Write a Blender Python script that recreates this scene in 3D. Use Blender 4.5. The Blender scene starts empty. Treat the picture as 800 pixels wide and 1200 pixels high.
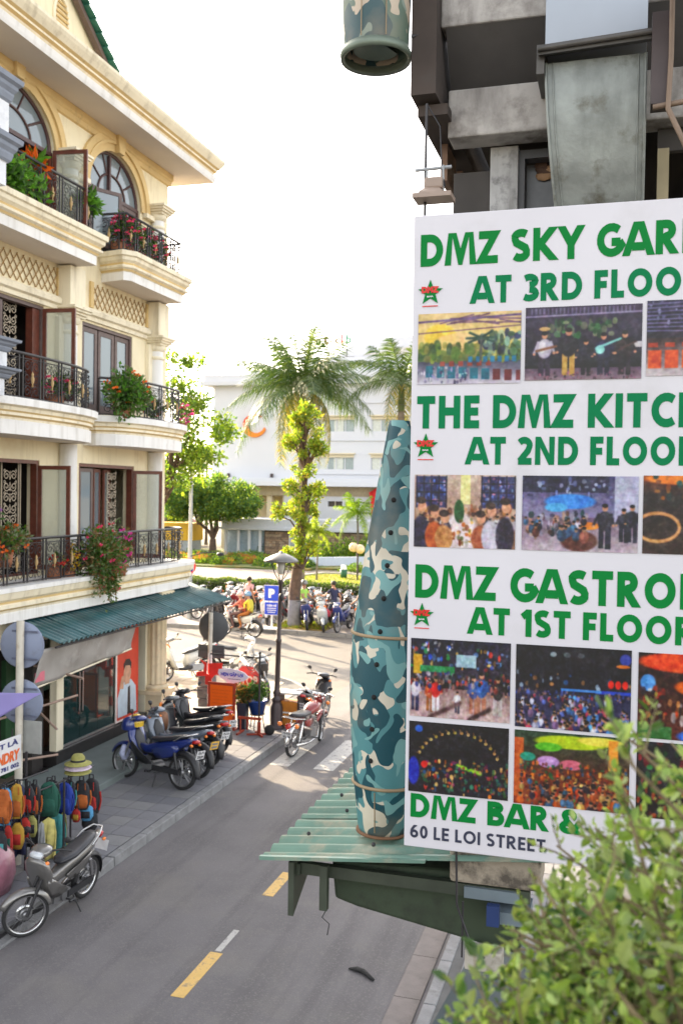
import bpy, bmesh, math, random
import numpy as np
from mathutils import Vector, Matrix, Euler
PI = math.pi
random.seed(7); rng = np.random.default_rng(11)
scene = bpy.context.scene
COL = scene.collection
R = math.radians

# ---------------------------------------------------------------- camera
yaw, pitch, roll = R(16.4005), R(-1.1226), 0.015
fw = Vector((-math.sin(yaw)*math.cos(pitch), math.cos(yaw)*math.cos(pitch), math.sin(pitch)))
rt = Vector((math.cos(yaw), math.sin(yaw), 0)); up = rt.cross(fw)
r2 = rt*math.cos(roll)+up*math.sin(roll); u2 = up*math.cos(roll)-rt*math.sin(roll)
cd = bpy.data.cameras.new('camera'); cam = bpy.data.objects.new('camera', cd); COL.objects.link(cam)
m = Matrix((r2, u2, -fw)).transposed().to_4x4(); m.translation = Vector((0, 0, 5.6)); cam.matrix_world = m
cd.sensor_fit = 'VERTICAL'; cd.sensor_height = 36; cd.lens = 1120/1200*36
cd.clip_start = 0.05; cd.clip_end = 3000
cd.dof.use_dof = True; cd.dof.focus_distance = 5.6; cd.dof.aperture_fstop = 4.2
scene.camera = cam
# ---------------------------------------------------------------- sky and sun
SUN_EL, SUN_AZ = R(24), R(-52)         # azimuth from +Y towards +X
w = bpy.data.worlds.new('World'); scene.world = w; w.use_nodes = True
nt = w.node_tree; bg = nt.nodes['Background']
sky = nt.nodes.new('ShaderNodeTexSky'); sky.sky_type = 'NISHITA'; sky.sun_disc = False
sky.sun_elevation = SUN_EL; sky.sun_rotation = SUN_AZ; sky.air_density = 1.0; sky.dust_density = 3.0; sky.ozone_density = 1.0
hs = nt.nodes.new('ShaderNodeHueSaturation'); hs.inputs['Saturation'].default_value = .42      # milky, hazy sky
wm = nt.nodes.new('ShaderNodeMix'); wm.data_type = 'RGBA'; wm.blend_type = 'MULTIPLY'; wm.inputs[0].default_value = 1; wm.inputs[7].default_value = (1.07,1.0,.92,1)
nt.links.new(sky.outputs[0], hs.inputs['Color']); nt.links.new(hs.outputs[0], wm.inputs[6]); nt.links.new(wm.outputs[2], bg.inputs[0]); bg.inputs[1].default_value = 0.15
sd = bpy.data.lights.new('sun', 'SUN'); sd.energy = 3.0; sd.angle = R(0.6); sd.color = (1, 0.80, 0.54)
sun = bpy.data.objects.new('sun', sd); COL.objects.link(sun)
sdir = Vector((math.sin(SUN_AZ)*math.cos(SUN_EL), math.cos(SUN_AZ)*math.cos(SUN_EL), math.sin(SUN_EL)))
sun.rotation_euler = sdir.to_track_quat('Z', 'Y').to_euler(); sun.location = sdir*200
vs = scene.view_settings; vs.view_transform = 'Standard'; vs.look = 'None'; vs.gamma = 1; vs.use_curve_mapping = False
vs.exposure = 2.38
try:
    scene.cycles.use_denoising = True; scene.cycles.max_bounces = 7; scene.cycles.transparent_max_bounces = 12
    scene.cycles.caustics_reflective = False; scene.cycles.caustics_refractive = False; scene.cycles.sample_clamp_indirect = 6
except Exception: pass

# ---------------------------------------------------------------- materials
def hexc(s):
    s = s.lstrip('#'); o = []
    for i in (0, 2, 4):
        c = int(s[i:i+2], 16)/255; o.append(c/12.92 if c <= .04045 else ((c+.055)/1.055)**2.4)
    return tuple(o)
MATS = {}
def mat(name, c, rough=0.7, metal=0.0, var=0.12, scale=6.0, bump=0.0, bscale=40.0, coat=0.0, dirt=None, dscale=1.5, dthr=.55, trans=0.0, emit=0.0, spec=None, streak=None):
    if name in MATS: return MATS[name]
    if isinstance(c, str): c = hexc(c)
    mt = bpy.data.materials.new(name); mt.use_nodes = True; MATS[name] = mt
    n = mt.node_tree; L = n.links; b = n.nodes['Principled BSDF']
    b.inputs['Roughness'].default_value = rough; b.inputs['Metallic'].default_value = metal
    if coat: b.inputs['Coat Weight'].default_value = coat; b.inputs['Coat Roughness'].default_value = .08
    if spec is not None: b.inputs['Specular IOR Level'].default_value = spec
    tc = n.nodes.new('ShaderNodeTexCoord')
    no = n.nodes.new('ShaderNodeTexNoise'); no.inputs['Scale'].default_value = scale; no.inputs['Detail'].default_value = 5
    L.new(tc.outputs['Object'], no.inputs['Vector'])
    mx = n.nodes.new('ShaderNodeMix'); mx.data_type = 'RGBA'
    mx.inputs[6].default_value = (*[x*(1-var) for x in c], 1); mx.inputs[7].default_value = (*[min(1, x*(1+var)) for x in c], 1)
    rp = n.nodes.new('ShaderNodeMapRange'); rp.inputs[1].default_value = .3; rp.inputs[2].default_value = .7
    L.new(no.outputs['Fac'], rp.inputs[0]); L.new(rp.outputs[0], mx.inputs[0])
    out = mx.outputs[2]
    if dirt:
        if isinstance(dirt, str): dirt = hexc(dirt)
        n2 = n.nodes.new('ShaderNodeTexNoise'); n2.inputs['Scale'].default_value = dscale; n2.inputs['Detail'].default_value = 8; n2.inputs['Roughness'].default_value = .65
        L.new(tc.outputs['Object'], n2.inputs['Vector'])
        r3 = n.nodes.new('ShaderNodeMapRange'); r3.inputs[1].default_value = dthr; r3.inputs[2].default_value = dthr+.15
        L.new(n2.outputs['Fac'], r3.inputs[0])
        m2 = n.nodes.new('ShaderNodeMix'); m2.data_type = 'RGBA'; m2.inputs[7].default_value = (*dirt, 1)
        L.new(r3.outputs[0], m2.inputs[0]); L.new(out, m2.inputs[6]); out = m2.outputs[2]
    if streak:                                    # rain streaks running down, or tracks along a stretch axis
        sc_, cc_, amt, st_ = streak; mp = n.nodes.new('ShaderNodeMapping'); mp.inputs['Scale'].default_value = st_; L.new(tc.outputs['Object'], mp.inputs[0])
        n6 = n.nodes.new('ShaderNodeTexNoise'); n6.inputs['Scale'].default_value = sc_; n6.inputs['Detail'].default_value = 7; n6.inputs['Roughness'].default_value = .6; L.new(mp.outputs[0], n6.inputs['Vector'])
        r6 = n.nodes.new('ShaderNodeMapRange'); r6.inputs[1].default_value = .50; r6.inputs[2].default_value = .74; r6.inputs[4].default_value = amt; L.new(n6.outputs['Fac'], r6.inputs[0])
        m6 = n.nodes.new('ShaderNodeMix'); m6.data_type = 'RGBA'; m6.inputs[7].default_value = (*cc_, 1); L.new(r6.outputs[0], m6.inputs[0]); L.new(out, m6.inputs[6]); out = m6.outputs[2]
    L.new(out, b.inputs['Base Color'])
    if bump:
        n4 = n.nodes.new('ShaderNodeTexNoise'); n4.inputs['Scale'].default_value = bscale; n4.inputs['Detail'].default_value = 6
        L.new(tc.outputs['Object'], n4.inputs['Vector'])
        bp = n.nodes.new('ShaderNodeBump'); bp.inputs['Strength'].default_value = bump; bp.inputs['Distance'].default_value = .02
        L.new(n4.outputs['Fac'], bp.inputs['Height']); L.new(bp.outputs[0], b.inputs['Normal'])
    if emit:
        L.new(out, b.inputs['Emission Color']); b.inputs['Emission Strength'].default_value = emit
    if trans:                                     # thin leaves let light through
        tr = n.nodes.new('ShaderNodeBsdfTranslucent'); ms = n.nodes.new('ShaderNodeMixShader'); ms.inputs[0].default_value = trans
        m3 = n.nodes.new('ShaderNodeMix'); m3.data_type = 'RGBA'; m3.blend_type = 'MULTIPLY'; m3.inputs[0].default_value = 1
        m3.inputs[7].default_value = (1.5, 1.5, .6, 1); L.new(out, m3.inputs[6])
        L.new(m3.outputs[2], tr.inputs[0]); L.new(b.outputs[0], ms.inputs[1]); L.new(tr.outputs[0], ms.inputs[2])
        L.new(ms.outputs[0], n.nodes['Material Output'].inputs[0])
    return mt
def glass(name, tint=(.8, .88, .9), tr=.5, rough=.05, dark=(.05, .06, .06)):
    if name in MATS: return MATS[name]
    mt = bpy.data.materials.new(name); mt.use_nodes = True; MATS[name] = mt
    n = mt.node_tree; L = n.links; b = n.nodes['Principled BSDF']
    b.inputs['Base Color'].default_value = (*dark, 1); b.inputs['Roughness'].default_value = rough; b.inputs['Specular IOR Level'].default_value = 1.0
    b.inputs['Coat Weight'].default_value = .6; b.inputs['Coat Roughness'].default_value = .03
    t = n.nodes.new('ShaderNodeBsdfTransparent'); t.inputs[0].default_value = (*tint, 1)
    ms = n.nodes.new('ShaderNodeMixShader'); ms.inputs[0].default_value = tr
    L.new(b.outputs[0], ms.inputs[1]); L.new(t.outputs[0], ms.inputs[2]); L.new(ms.outputs[0], n.nodes['Material Output'].inputs[0])
    return mt

# ---------------------------------------------------------------- mesh builder
class MB:
    def __init__(s): s.V = []; s.F = []; s.M = []; s.S = []
    def add(s, vs, fs, m=0, sm=False, X=None):
        o = len(s.V)
        if X is not None: vs = [X @ Vector(v) for v in vs]
        s.V += [tuple(v) for v in vs]; s.F += [tuple(i+o for i in f) for f in fs]; s.M += [m]*len(fs); s.S += [sm]*len(fs)
        return s
    def box(s, x0, x1, y0, y1, z0, z1, m=0, X=None):
        return s.add([(x0,y0,z0),(x1,y0,z0),(x1,y1,z0),(x0,y1,z0),(x0,y0,z1),(x1,y0,z1),(x1,y1,z1),(x0,y1,z1)],
              [(0,3,2,1),(4,5,6,7),(0,1,5,4),(1,2,6,5),(2,3,7,6),(3,0,4,7)], m, False, X)
    def cbox(s, c, d, m=0, rot=None):
        X = Matrix.Translation(c) @ (Euler(rot).to_matrix().to_4x4() if rot else Matrix())
        return s.box(-d[0]/2, d[0]/2, -d[1]/2, d[1]/2, -d[2]/2, d[2]/2, m, X)
    def tube(s, pts, r, n=6, m=0, cap=True, sm=True, closed=False):
        pts = [Vector(p) for p in pts]; k = len(pts)
        rs = r if isinstance(r, (list, tuple)) else [r]*k
        vs = []; prev = None
        for i, p in enumerate(pts):
            if closed: t = (pts[(i+1) % k]-pts[i-1]).normalized()
            else: t = (pts[min(i+1, k-1)]-pts[max(i-1, 0)]).normalized()
            if prev is None:
                a = Vector((0,0,1)) if abs(t.z) < .9 else Vector((1,0,0)); u = t.cross(a).normalized()
            else: u = (prev-t*prev.dot(t)).normalized()
            prev = u; v = t.cross(u)
            for j in range(n):
                a = 2*PI*j/n; vs.append(p+(u*math.cos(a)+v*math.sin(a))*rs[i])
        fs = []
        for i in range(k if closed else k-1):
            i2 = (i+1) % k
            for j in range(n): fs.append((i*n+j, i2*n+j, i2*n+(j+1) % n, i*n+(j+1) % n)[::-1])
        s.add(vs, fs, m, sm)
        if cap and not closed: s.add(vs[:n], [tuple(range(n))], m); s.add(vs[-n:], [tuple(range(n))[::-1]], m)
        return s
    def cyl(s, p0, p1, r0, r1=None, n=10, m=0, sm=True): return s.tube([p0, p1], [r0, r0 if r1 is None else r1], n, m, True, sm)
    def lathe(s, prof, n=16, m=0, X=None, sm=True, a0=0, a1=2*PI):
        full = abs(a1-a0-2*PI) < 1e-6; nn = n if full else n+1; vs = []
        for i in range(nn):
            a = a0+(a1-a0)*i/n; c, sn = math.cos(a), math.sin(a)
            vs += [(r*c, r*sn, z) for r, z in prof]
        k = len(prof); fs = []
        for i in range(n):
            i2 = (i+1) % nn
            for j in range(k-1): fs.append((i*k+j, i2*k+j, i2*k+j+1, i*k+j+1))
        return s.add(vs, fs, m, sm, X)
    def sphere(s, c, r, n=10, m=0, X=None):
        r = r if isinstance(r, (tuple, list)) else (r, r, r)
        h = n//2+1; T = Matrix.Translation(c) @ Matrix.Diagonal((*r, 1))
        prof = [(max(1e-4, math.sin(PI*i/h)), -math.cos(PI*i/h)) for i in range(h+1)]
        return s.lathe(prof, n, m, (X @ T) if X is not None else T)
    def loft(s, secs, n=12, m=0, p=2.4, cap=True, X=None):
        """secs: (centre, U half vector, V half vector)"""
        vs = []
        for c, U, V in secs:
            c, U, V = Vector(c), Vector(U), Vector(V)
            for j in range(n):
                a = 2*PI*j/n; ca, sa = math.cos(a), math.sin(a)
                ca = math.copysign(abs(ca)**(2/p), ca); sa = math.copysign(abs(sa)**(2/p), sa)
                vs.append(c+U*ca+V*sa)
        fs = []
        for i in range(len(secs)-1):
            for j in range(n): fs.append((i*n+j, i*n+(j+1) % n, (i+1)*n+(j+1) % n, (i+1)*n+j))
        if cap: fs.append(tuple(range(n))[::-1]); fs.append(tuple(range((len(secs)-1)*n, len(secs)*n)))
        return s.add(vs, fs, m, True, X)
    def prism(s, poly, f0, f1, m=0, sm=False):
        """poly: 2-D points; f0, f1 map (u,v) to the two 3-D ends"""
        k = len(poly); a = [f0(*p) for p in poly]; b = [f1(*p) for p in poly]
        fs = [tuple(range(k))[::-1], tuple(range(k, 2*k))]+[(i, (i+1) % k, k+(i+1) % k, k+i) for i in range(k)]
        return s.add(a+b, fs, m, sm)
    def prismz(s, poly, z0, z1, m=0): return s.prism(poly, lambda x, y: (x, y, z0), lambda x, y: (x, y, z1), m)
    def prismx(s, poly, x0, x1, m=0): return s.prism(poly, lambda y, z: (x0, y, z), lambda y, z: (x1, y, z), m)
    def prismy(s, poly, y0, y1, m=0): return s.prism(poly, lambda x, z: (x, y0, z), lambda x, z: (x, y1, z), m)
    def sweep(s, path, prof, m=0, sm=False, mfn=None):
        """path: XY points, prof: (outward offset, z); outward is to the right of travel"""
        path = [Vector(p) for p in path]; k = len(path); q = len(prof); vs = []
        for i, p in enumerate(path):
            d1 = (path[i]-path[i-1]).normalized() if i else (path[1]-path[0]).normalized()
            d2 = (path[i+1]-path[i]).normalized() if i < k-1 else d1
            n1 = Vector((d1.y, -d1.x)); n2 = Vector((d2.y, -d2.x)); nn = (n1+n2).normalized(); sc = 1/max(.3, nn.dot(n1))
            for o, z in prof: vs.append((p.x+nn.x*o*sc, p.y+nn.y*o*sc, z))
        for i in range(k-1):
            for j in range(q-1):
                s.add([vs[i*q+j], vs[(i+1)*q+j], vs[(i+1)*q+j+1], vs[i*q+j+1]], [(0,1,2,3)], mfn(j) if mfn else m, sm)
        return s
    def mesh(s, name, mats):
        me = bpy.data.meshes.new(name); me.from_pydata(s.V, [], s.F)
        for mm in (mats if isinstance(mats, (list, tuple)) else [mats]): me.materials.append(mm)
        me.polygons.foreach_set('material_index', s.M); me.polygons.foreach_set('use_smooth', s.S)
        me.update(); return me
    def build(s, name, mats, parent=None, bevel=0, **kw):
        return mkobj(name, s.mesh(name, mats), parent, bevel, **kw)
def mkobj(name, me, parent=None, bevel=0, loc=None, rot=None, label=None, cat=None, group=None, kind=None):
    o = bpy.data.objects.new(name, me); COL.objects.link(o)
    if parent is not None: o.parent = parent
    if loc is not None: o.location = loc
    if rot is not None: o.rotation_euler = rot
    if bevel:
        b = o.modifiers.new('bevel', 'BEVEL'); b.width = bevel; b.segments = 2; b.limit_method = 'ANGLE'; b.angle_limit = R(40)
    tag(o, label, cat, group, kind); return o
def tag(o, label=None, cat=None, group=None, kind=None):
    if label: o['label'] = label
    if cat: o['category'] = cat
    if group: o['group'] = group
    if kind: o['kind'] = kind
    return o
def empty(name, label=None, cat=None, loc=(0,0,0), rotz=0, group=None, kind=None):
    o = bpy.data.objects.new(name, None); COL.objects.link(o); o.empty_display_size = .2
    o.location = loc; o.rotation_euler = (0,0,rotz); return tag(o, label, cat, group, kind)
def copy_tree(o, parent=None):
    c = o.copy(); COL.objects.link(c); c.parent = parent
    for ch in list(o.children): copy_tree(ch, c)
    return c
def npmesh(name, V, F, mats, midx=None, smooth=False):
    me = bpy.data.meshes.new(name); F = np.asarray(F, dtype=np.int32); nf, k = F.shape
    me.vertices.add(len(V)); me.vertices.foreach_set('co', np.asarray(V, dtype=np.float32).ravel())
    me.loops.add(nf*k); me.loops.foreach_set('vertex_index', F.ravel())
    me.polygons.add(nf); me.polygons.foreach_set('loop_start', np.arange(0, nf*k, k, dtype=np.int32))
    for mm in mats: me.materials.append(mm)
    if midx is not None: me.polygons.foreach_set('material_index', np.asarray(midx, dtype=np.int32))
    if smooth: me.polygons.foreach_set('use_smooth', np.ones(nf, dtype=bool))
    me.update(calc_edges=True); return me
def leaves(name, P, D, L, W, mats, fold=.25, midx=None):
    """P positions (n,3), D directions (n,3); each leaf a folded diamond of two triangles-pairs"""
    n = len(P); D = D/np.linalg.norm(D, axis=1, keepdims=True)
    rv = rng.normal(size=(n,3)); S = np.cross(D, rv); S /= np.linalg.norm(S, axis=1, keepdims=True)+1e-9; N = np.cross(S, D)
    L = np.broadcast_to(np.asarray(L, float), (n,))[:,None]; W = np.broadcast_to(np.asarray(W, float), (n,))[:,None]
    a = P; b = P+D*L*.45+S*W*.5+N*W*fold; c = P+D*L-N*L*.12; d = P+D*L*.45-S*W*.5+N*W*fold
    V = np.stack([a,b,c,d], 1).reshape(-1,3); i = np.arange(n)*4
    F = np.concatenate([np.stack([i,i+1,i+2],1), np.stack([i,i+2,i+3],1)])
    if midx is None: midx = rng.integers(0, len(mats), n)
    return npmesh(name, V, F, mats, np.concatenate([midx, midx]))
def text_mesh(name, txt, w, h, m, depth=.004, off=.03, parent=None, X=None, shear=0):
    """flat lettering scaled to width w, height h, lower left at the origin, facing -Y"""
    cu = bpy.data.curves.new(name, 'FONT'); cu.body = txt; cu.size = 1; cu.offset = off; cu.extrude = .01; cu.resolution_u = 4; cu.shear = shear
    ob = bpy.data.objects.new(name, cu); COL.objects.link(ob)
    dg = bpy.context.evaluated_depsgraph_get(); me = bpy.data.meshes.new_from_object(ob.evaluated_get(dg))
    bpy.data.objects.remove(ob); bpy.data.curves.remove(cu)
    n = len(me.vertices); co = np.empty(n*3); me.vertices.foreach_get('co', co); co = co.reshape(-1,3)
    mn = co.min(0); mx = co.max(0)
    q = np.empty_like(co); q[:,0] = (co[:,0]-mn[0])/(mx[0]-mn[0])*w; q[:,2] = (co[:,1]-mn[1])/(mx[1]-mn[1])*h; q[:,1] = -(co[:,2]-mn[2])/(mx[2]-mn[2]+1e-9)*depth
    me.vertices.foreach_set('co', q.ravel()); me.materials.clear(); me.materials.append(m); me.name = name; me.update()
    o = mkobj(name, me, parent)
    if X is not None: o.matrix_local = X
    return o
def circle(cx, cy, r, n=20, a0=0, a1=2*PI): return [(cx+r*math.cos(a0+(a1-a0)*i/n), cy+r*math.sin(a0+(a1-a0)*i/n)) for i in range(n+(0 if abs(a1-a0-2*PI) < 1e-6 else 1))]

# bold block capitals drawn as mitred bands (flat print on signs)
def arcp(cx, cy, rx, ry, a0, a1, n=10): return [(cx+rx*math.cos(R(a0+(a1-a0)*i/n)), cy+ry*math.sin(R(a0+(a1-a0)*i/n))) for i in range(n+1)]
def glyph(c, t):
    h = t/2; q = 1-h
    G = {
    'A': (.86, [[(.0-.02,-.08),(.43,1.12),(.88,-.08)], [(.22,.27),(.64,.27)]]),
    'B': (.68, [[(h,0),(h,1)], [(h,q),(.36,q)]+arcp(.36,.755,.19,.245-h,90,-90,8)+[(h,.51)], [(h,.50),(.38,.50)]+arcp(.38,.25+h/2,.22,.25-h/2,90,-90,8)+[(h,h)]]),
    'C': (.76, [arcp(.50,.5,.50-h,.5-h,52,308,16)]),
    'D': (.84, [[(h,0),(h,1)], [(h,q),(.34,q)]+arcp(.34,.5,.50-h,.5-h,90,-90,14)+[(h,h)]]),
    'E': (.56, [[(h,0),(h,1)], [(h,q),(.56,q)], [(h,.51),(.52,.51)], [(h,h),(.56,h)]]),
    'F': (.54, [[(h,0),(h,1)], [(h,q),(.54,q)], [(h,.49),(.50,.49)]]),
    'G': (.84, [arcp(.50,.5,.50-h,.5-h,50,335,18)+[(.80-h*.3,.46)], [(.80,.44),(.50,.44)]]),
    'H': (.80, [[(h,0),(h,1)], [(.80-h,0),(.80-h,1)], [(h,.52),(.80-h,.52)]]),
    'I': (t, [[(h,0),(h,1)]]),
    'K': (.80, [[(h,0),(h,1)], [(.80,1.1),(.26,.50),(.84,-.1)]]),
    'L': (.52, [[(h,0),(h,1)], [(h,h),(.52,h)]]),
    'M': (1.02, [[(.04,-.05),(.17,1.25),(.51,.12),(.85,1.25),(.98,-.05)]]),
    'N': (.84, [[(h,-.3),(h,1.0),(.84-h,.0),(.84-h,1.3)]]),
    'O': (.98, [arcp(.49,.5,.49-h,.5-h,0,360,26)]),
    'P': (.66, [[(h,0),(h,1)], [(h,q),(.36,q)]+arcp(.36,.68,.30-h,.32-h,90,-90,8)+[(h,.36+h*.0)]]),
    'R': (.74, [[(h,0),(h,1)], [(h,q),(.36,q)]+arcp(.36,.70,.30-h,.30-h,90,-90,8)+[(h,.40+h*.0)], [(.30,.46),(.70,-.1)]]),
    'S': (.62, [arcp(.33,.73,.26-h*.2,.27-h,40,180,8)[:-1]+[(.09+h*.2,.68),(.16,.58),(.32,.50),(.48,.42),(.55-h*.2,.32)]+arcp(.30,.27,.26-h*.2,.27-h,0,-145,8)[1:]]),
    'T': (.68, [[(.34,0),(.34,q)], [(0,q),(.68,q)]]),
    'U': (.76, [[(h,1.0),(h,.36)]+arcp(.38,.36,.38-h,.36-h,180,360,10)+[(.76-h,1.0)]]),
    'Y': (.78, [[(-.02,1.1),(.39,.45),(.80,1.1)], [(.39,.55),(.39,0)]]),
    'Z': (.72, [[(.02,q),(.60,q),(.12,h),(.72,h)]]),
    '&': (.86, [arcp(.36,.74,.19,.26-h,-50,230,12)+[(.24,.56),(.80,-.05)], arcp(.34,.28,.27,.28-h,95,330,10)+[(.78,.5)]]),
    '0': (.62, [arcp(.31,.5,.31-h,.5-h,0,360,22)]),
    '1': (.40, [[(.28,0),(.28,1)], [(.28,.92),(.02,.72)]]),
    '2': (.62, [arcp(.30,.70,.27-h*.3,.30-h,150,-20,9)+[(.46,.5),(.10,h)], [(.04,h),(.62,h)]]),
    '3': (.60, [arcp(.27,.735,.25,.265-h,140,-90,10), arcp(.27,.28,.28,.28-h+.0,90,-140,10)]),
    '6': (.66, [arcp(.33,.32,.33-h,.32-h,0,360,18), [(h,.34),(.14,.62),(.30,.86),(.52,1.02)]])}
    return G[c]
def bold_text(name, txt, x, z, w_, h_, m, parent, y=-.003, t=.225):
    mb = MB(); cx = 0; segs = []
    for ch in txt:
        if ch == ' ': cx += .36; continue
        W, strokes = glyph(ch, t)
        for si, st in enumerate(strokes):
            P = [Vector(p) for p in st]; P = P[:1]+[b for a, b in zip(P, P[1:]) if (a-b).length > 1e-3]; k = len(P); closed = (P[0]-P[-1]).length < 1e-4
            if closed: P = P[:-1]; k -= 1
            Lf = []; Rt = []
            for i in range(k):
                d1 = (P[i]-P[i-1]).normalized() if (i or closed) else (P[1]-P[0]).normalized()
                d2 = (P[(i+1) % k]-P[i]).normalized() if (i < k-1 or closed) else d1
                n1 = Vector((-d1.y, d1.x)); n2 = Vector((-d2.y, d2.x)); nn = (n1+n2); nn = nn.normalized() if nn.length > .05 else n1; sc = min(3.2, 1/max(.2, nn.dot(n1)))
                Lf.append(P[i]+nn*t/2*sc); Rt.append(P[i]-nn*t/2*sc)
            for i in range(k if closed else k-1):
                j = (i+1) % k; poly = [Rt[i],Rt[j],Lf[j],Lf[i]]
                for lo, sg in ((0,1),(1,-1)):                       # clip to cap height
                    out = []
                    for a, b in zip(poly, poly[1:]+poly[:1]):
                        fa, fb = sg*(a.y-lo), sg*(b.y-lo)
                        if fa >= 0: out.append(a)
                        if fa*fb < 0: out.append(a+(b-a)*(fa/(fa-fb)))
                    poly = out
                    if len(poly) < 3: break
                if len(poly) >= 3: segs.append((cx, si, poly))
        cx += W+.14
    tot = cx-.14
    for c0, si, poly in segs: mb.add([(x+(c0+p.x)/tot*w_, y-.0003*si, z+p.y*h_) for p in poly], [tuple(range(len(poly)))])
    return mb.build(name, m, parent)
# ================================================================ GROUND
M_asph = mat('asphalt', (.135,.127,.131), .85, var=.12, scale=1.1, bump=.35, bscale=60, dirt=(.155,.145,.14), dscale=.7, dthr=.5, streak=(1.3,(.062,.058,.062),.9,(1,.06,1)))
_n = M_asph.node_tree; _b = _n.nodes['Principled BSDF']                     # coarse aggregate specks
_tc = _n.nodes.new('ShaderNodeTexCoord'); _v = _n.nodes.new('ShaderNodeTexVoronoi'); _v.inputs['Scale'].default_value = 55
_n.links.new(_tc.outputs['Object'], _v.inputs['Vector'])
_m = _n.nodes.new('ShaderNodeMix'); _m.data_type = 'RGBA'; _m.inputs[7].default_value = (.185,.175,.17,1)
_src = _b.inputs['Base Color'].links[0].from_socket
_r = _n.nodes.new('ShaderNodeMapRange'); _r.inputs[1].default_value = .80; _r.inputs[2].default_value = .9; _r.inputs[4].default_value = .45
_w = _n.nodes.new('ShaderNodeSeparateColor'); _n.links.new(_v.outputs['Color'], _w.inputs[0]); _n.links.new(_w.outputs[0], _r.inputs[0])
_n.links.new(_r.outputs[0], _m.inputs[0]); _n.links.new(_src, _m.inputs[6]); _n.links.new(_m.outputs[2], _b.inputs['Base Color'])
M_asph2 = mat('cross_asphalt', (.115,.108,.103), .85, var=.12, scale=.35, bump=.3, bscale=50, dirt=(.17,.15,.13), dscale=.25, dthr=.5)
M_drive = mat('drive_surface', (.24,.20,.17), .9, var=.12, scale=.3)
M_kerb = mat('kerb_stone', (.36,.35,.34), .8, var=.18, scale=5, bump=.3, dirt=(.2,.19,.18), dscale=3)
M_tile = [mat('pavement_tile_grey', (.17,.17,.185), .8, var=.12, scale=3, bump=.2, dirt=(.12,.12,.125), dscale=2),
          mat('pavement_tile_dark', (.145,.147,.165), .8, var=.12, scale=3, bump=.2),
          mat('pavement_tile_pale', (.195,.195,.20), .8, var=.12, scale=3, bump=.2)]
M_tileb = mat('corner_tile', (.40,.34,.28), .8, var=.15, scale=2, bump=.2, dirt=(.26,.23,.2), dscale=1.2)
M_joint = mat('joint_mortar', (.10,.10,.10), .9)
M_white = mat('road_white', (.44,.43,.41), .7, var=.2, scale=8, dirt=(.16,.15,.15), dscale=8, dthr=.5)
M_yel = mat('road_yellow', (.62,.40,.12), .7, var=.15, scale=8, dirt=(.18,.15,.12), dscale=8, dthr=.52)
M_earth = mat('earth', (.16,.14,.10), .95, var=.3, scale=.02)
M_grass = mat('grass_base', (.10,.13,.03), .95, var=.3, scale=1.2, dirt=(.28,.19,.04), dscale=.5, dthr=.5)

MB().box(-1500,1500,-200,2500,-.3,-.02).build('terrain', M_earth, kind='structure')
MB().box(-7.6,-1.6,-20,27.5,-.2,0).build('road', M_asph, kind='structure')
MB().box(-160,120,27.5,35.5,-.2,.001).box(-160,-7.6,19.0,27.5,-.2,.001).box(-1.6,120,19.0,27.5,-.2,.001).build('cross_road', M_asph2, kind='structure')
# lane dashes: yellow, 4 mm above the asphalt
for i, (a, b) in enumerate(((9.55,10.62),(12.35,13.2),(15.2,16.2))):
    mb = MB(); mb.box(-4.7,-4.54,a,b,.0005,.0045); mb.build('lane_dash', M_yel, kind='structure')
MB().box(-4.66,-4.58,10.66,11.25,.0005,.0042).build('lane_dash', M_white, kind='structure')
MB().box(-4.69,-4.55,4.2,6.2,.0005,.0045).build('lane_dash', M_yel, kind='structure')
for i in range(5):
    x = -6.87+i*.95; MB().box(x,x+.42,18.35,20.75,.0005,.0045).build('crossing_stripe', M_white, kind='structure')
cl_ = MB(); cl_.loft([((-2.98,10.74,.012),(.01,.02,0),(0,0,.008)),((-2.9,10.74,.02),(.01,.045,0),(0,0,.016)),((-2.8,10.70,.022),(.01,.04,0),(0,0,.02)),((-2.72,10.63,.02),(.01,.03,0),(0,0,.014)),((-2.64,10.56,.012),(.01,.02,0),(0,0,.008))], 8)
cl_.build('rag', mat('black_rag', (.015,.015,.015), .9, bump=.6), label='crumpled black rag lying on the road near the right kerb', cat='rag')
MB().box(-3.6,-2.6,7.5,9.0,.0005,.003).build('road_patch', mat('fresh_asphalt', (.08,.075,.078), .9, var=.2, scale=20, bump=.4), kind='structure')
# stop line / edge paint following the corner
# ---------------- left pavement (kerb at X=-7.13, corner radius to the cross street)
CX, CY, CR = -13.5, 21.6, 6.37
arc = [(CX+CR*math.cos(a), CY+CR*math.sin(a)) for a in [PI/2*i/10 for i in range(11)]]
pl = empty('left_pavement', kind='structure')
poly = [(-7.25,-10),(-7.45,21.6)]+[(CX+(CR-.12)*math.cos(PI/2*i/10), CY+(CR-.12)*math.sin(PI/2*i/10)) for i in range(1,11)]+[(-60,27.67),(-60,-10)]
MB().prismz(poly, -.1, .135).build('slab', M_joint, pl)
kst = MB().box(-.07,.07,.006,.994,-.1,.15).mesh('kerb_stone', mat('kerb_grey', (.21,.21,.215), .8, var=.18, scale=5, bump=.3, dirt=(.14,.14,.14), dscale=3))
def kerbrun(parent, x, y0, n, side=0, mesh=kst):
    for i in range(n): o = mkobj('kerb_stone', mesh, parent, .012, loc=(x, y0+i, -.115 if y0+i < 12.5 else 0), rot=(.115 if 11.5 <= y0+i < 12.5 else 0, 0, 0))
kerbrun(pl, -7.20, 6.6, 15)
ak = MB().box(-.07,.07,.006,.985,-.1,.15).mesh('kerb_stone_curved', MATS['kerb_grey'])
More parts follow.
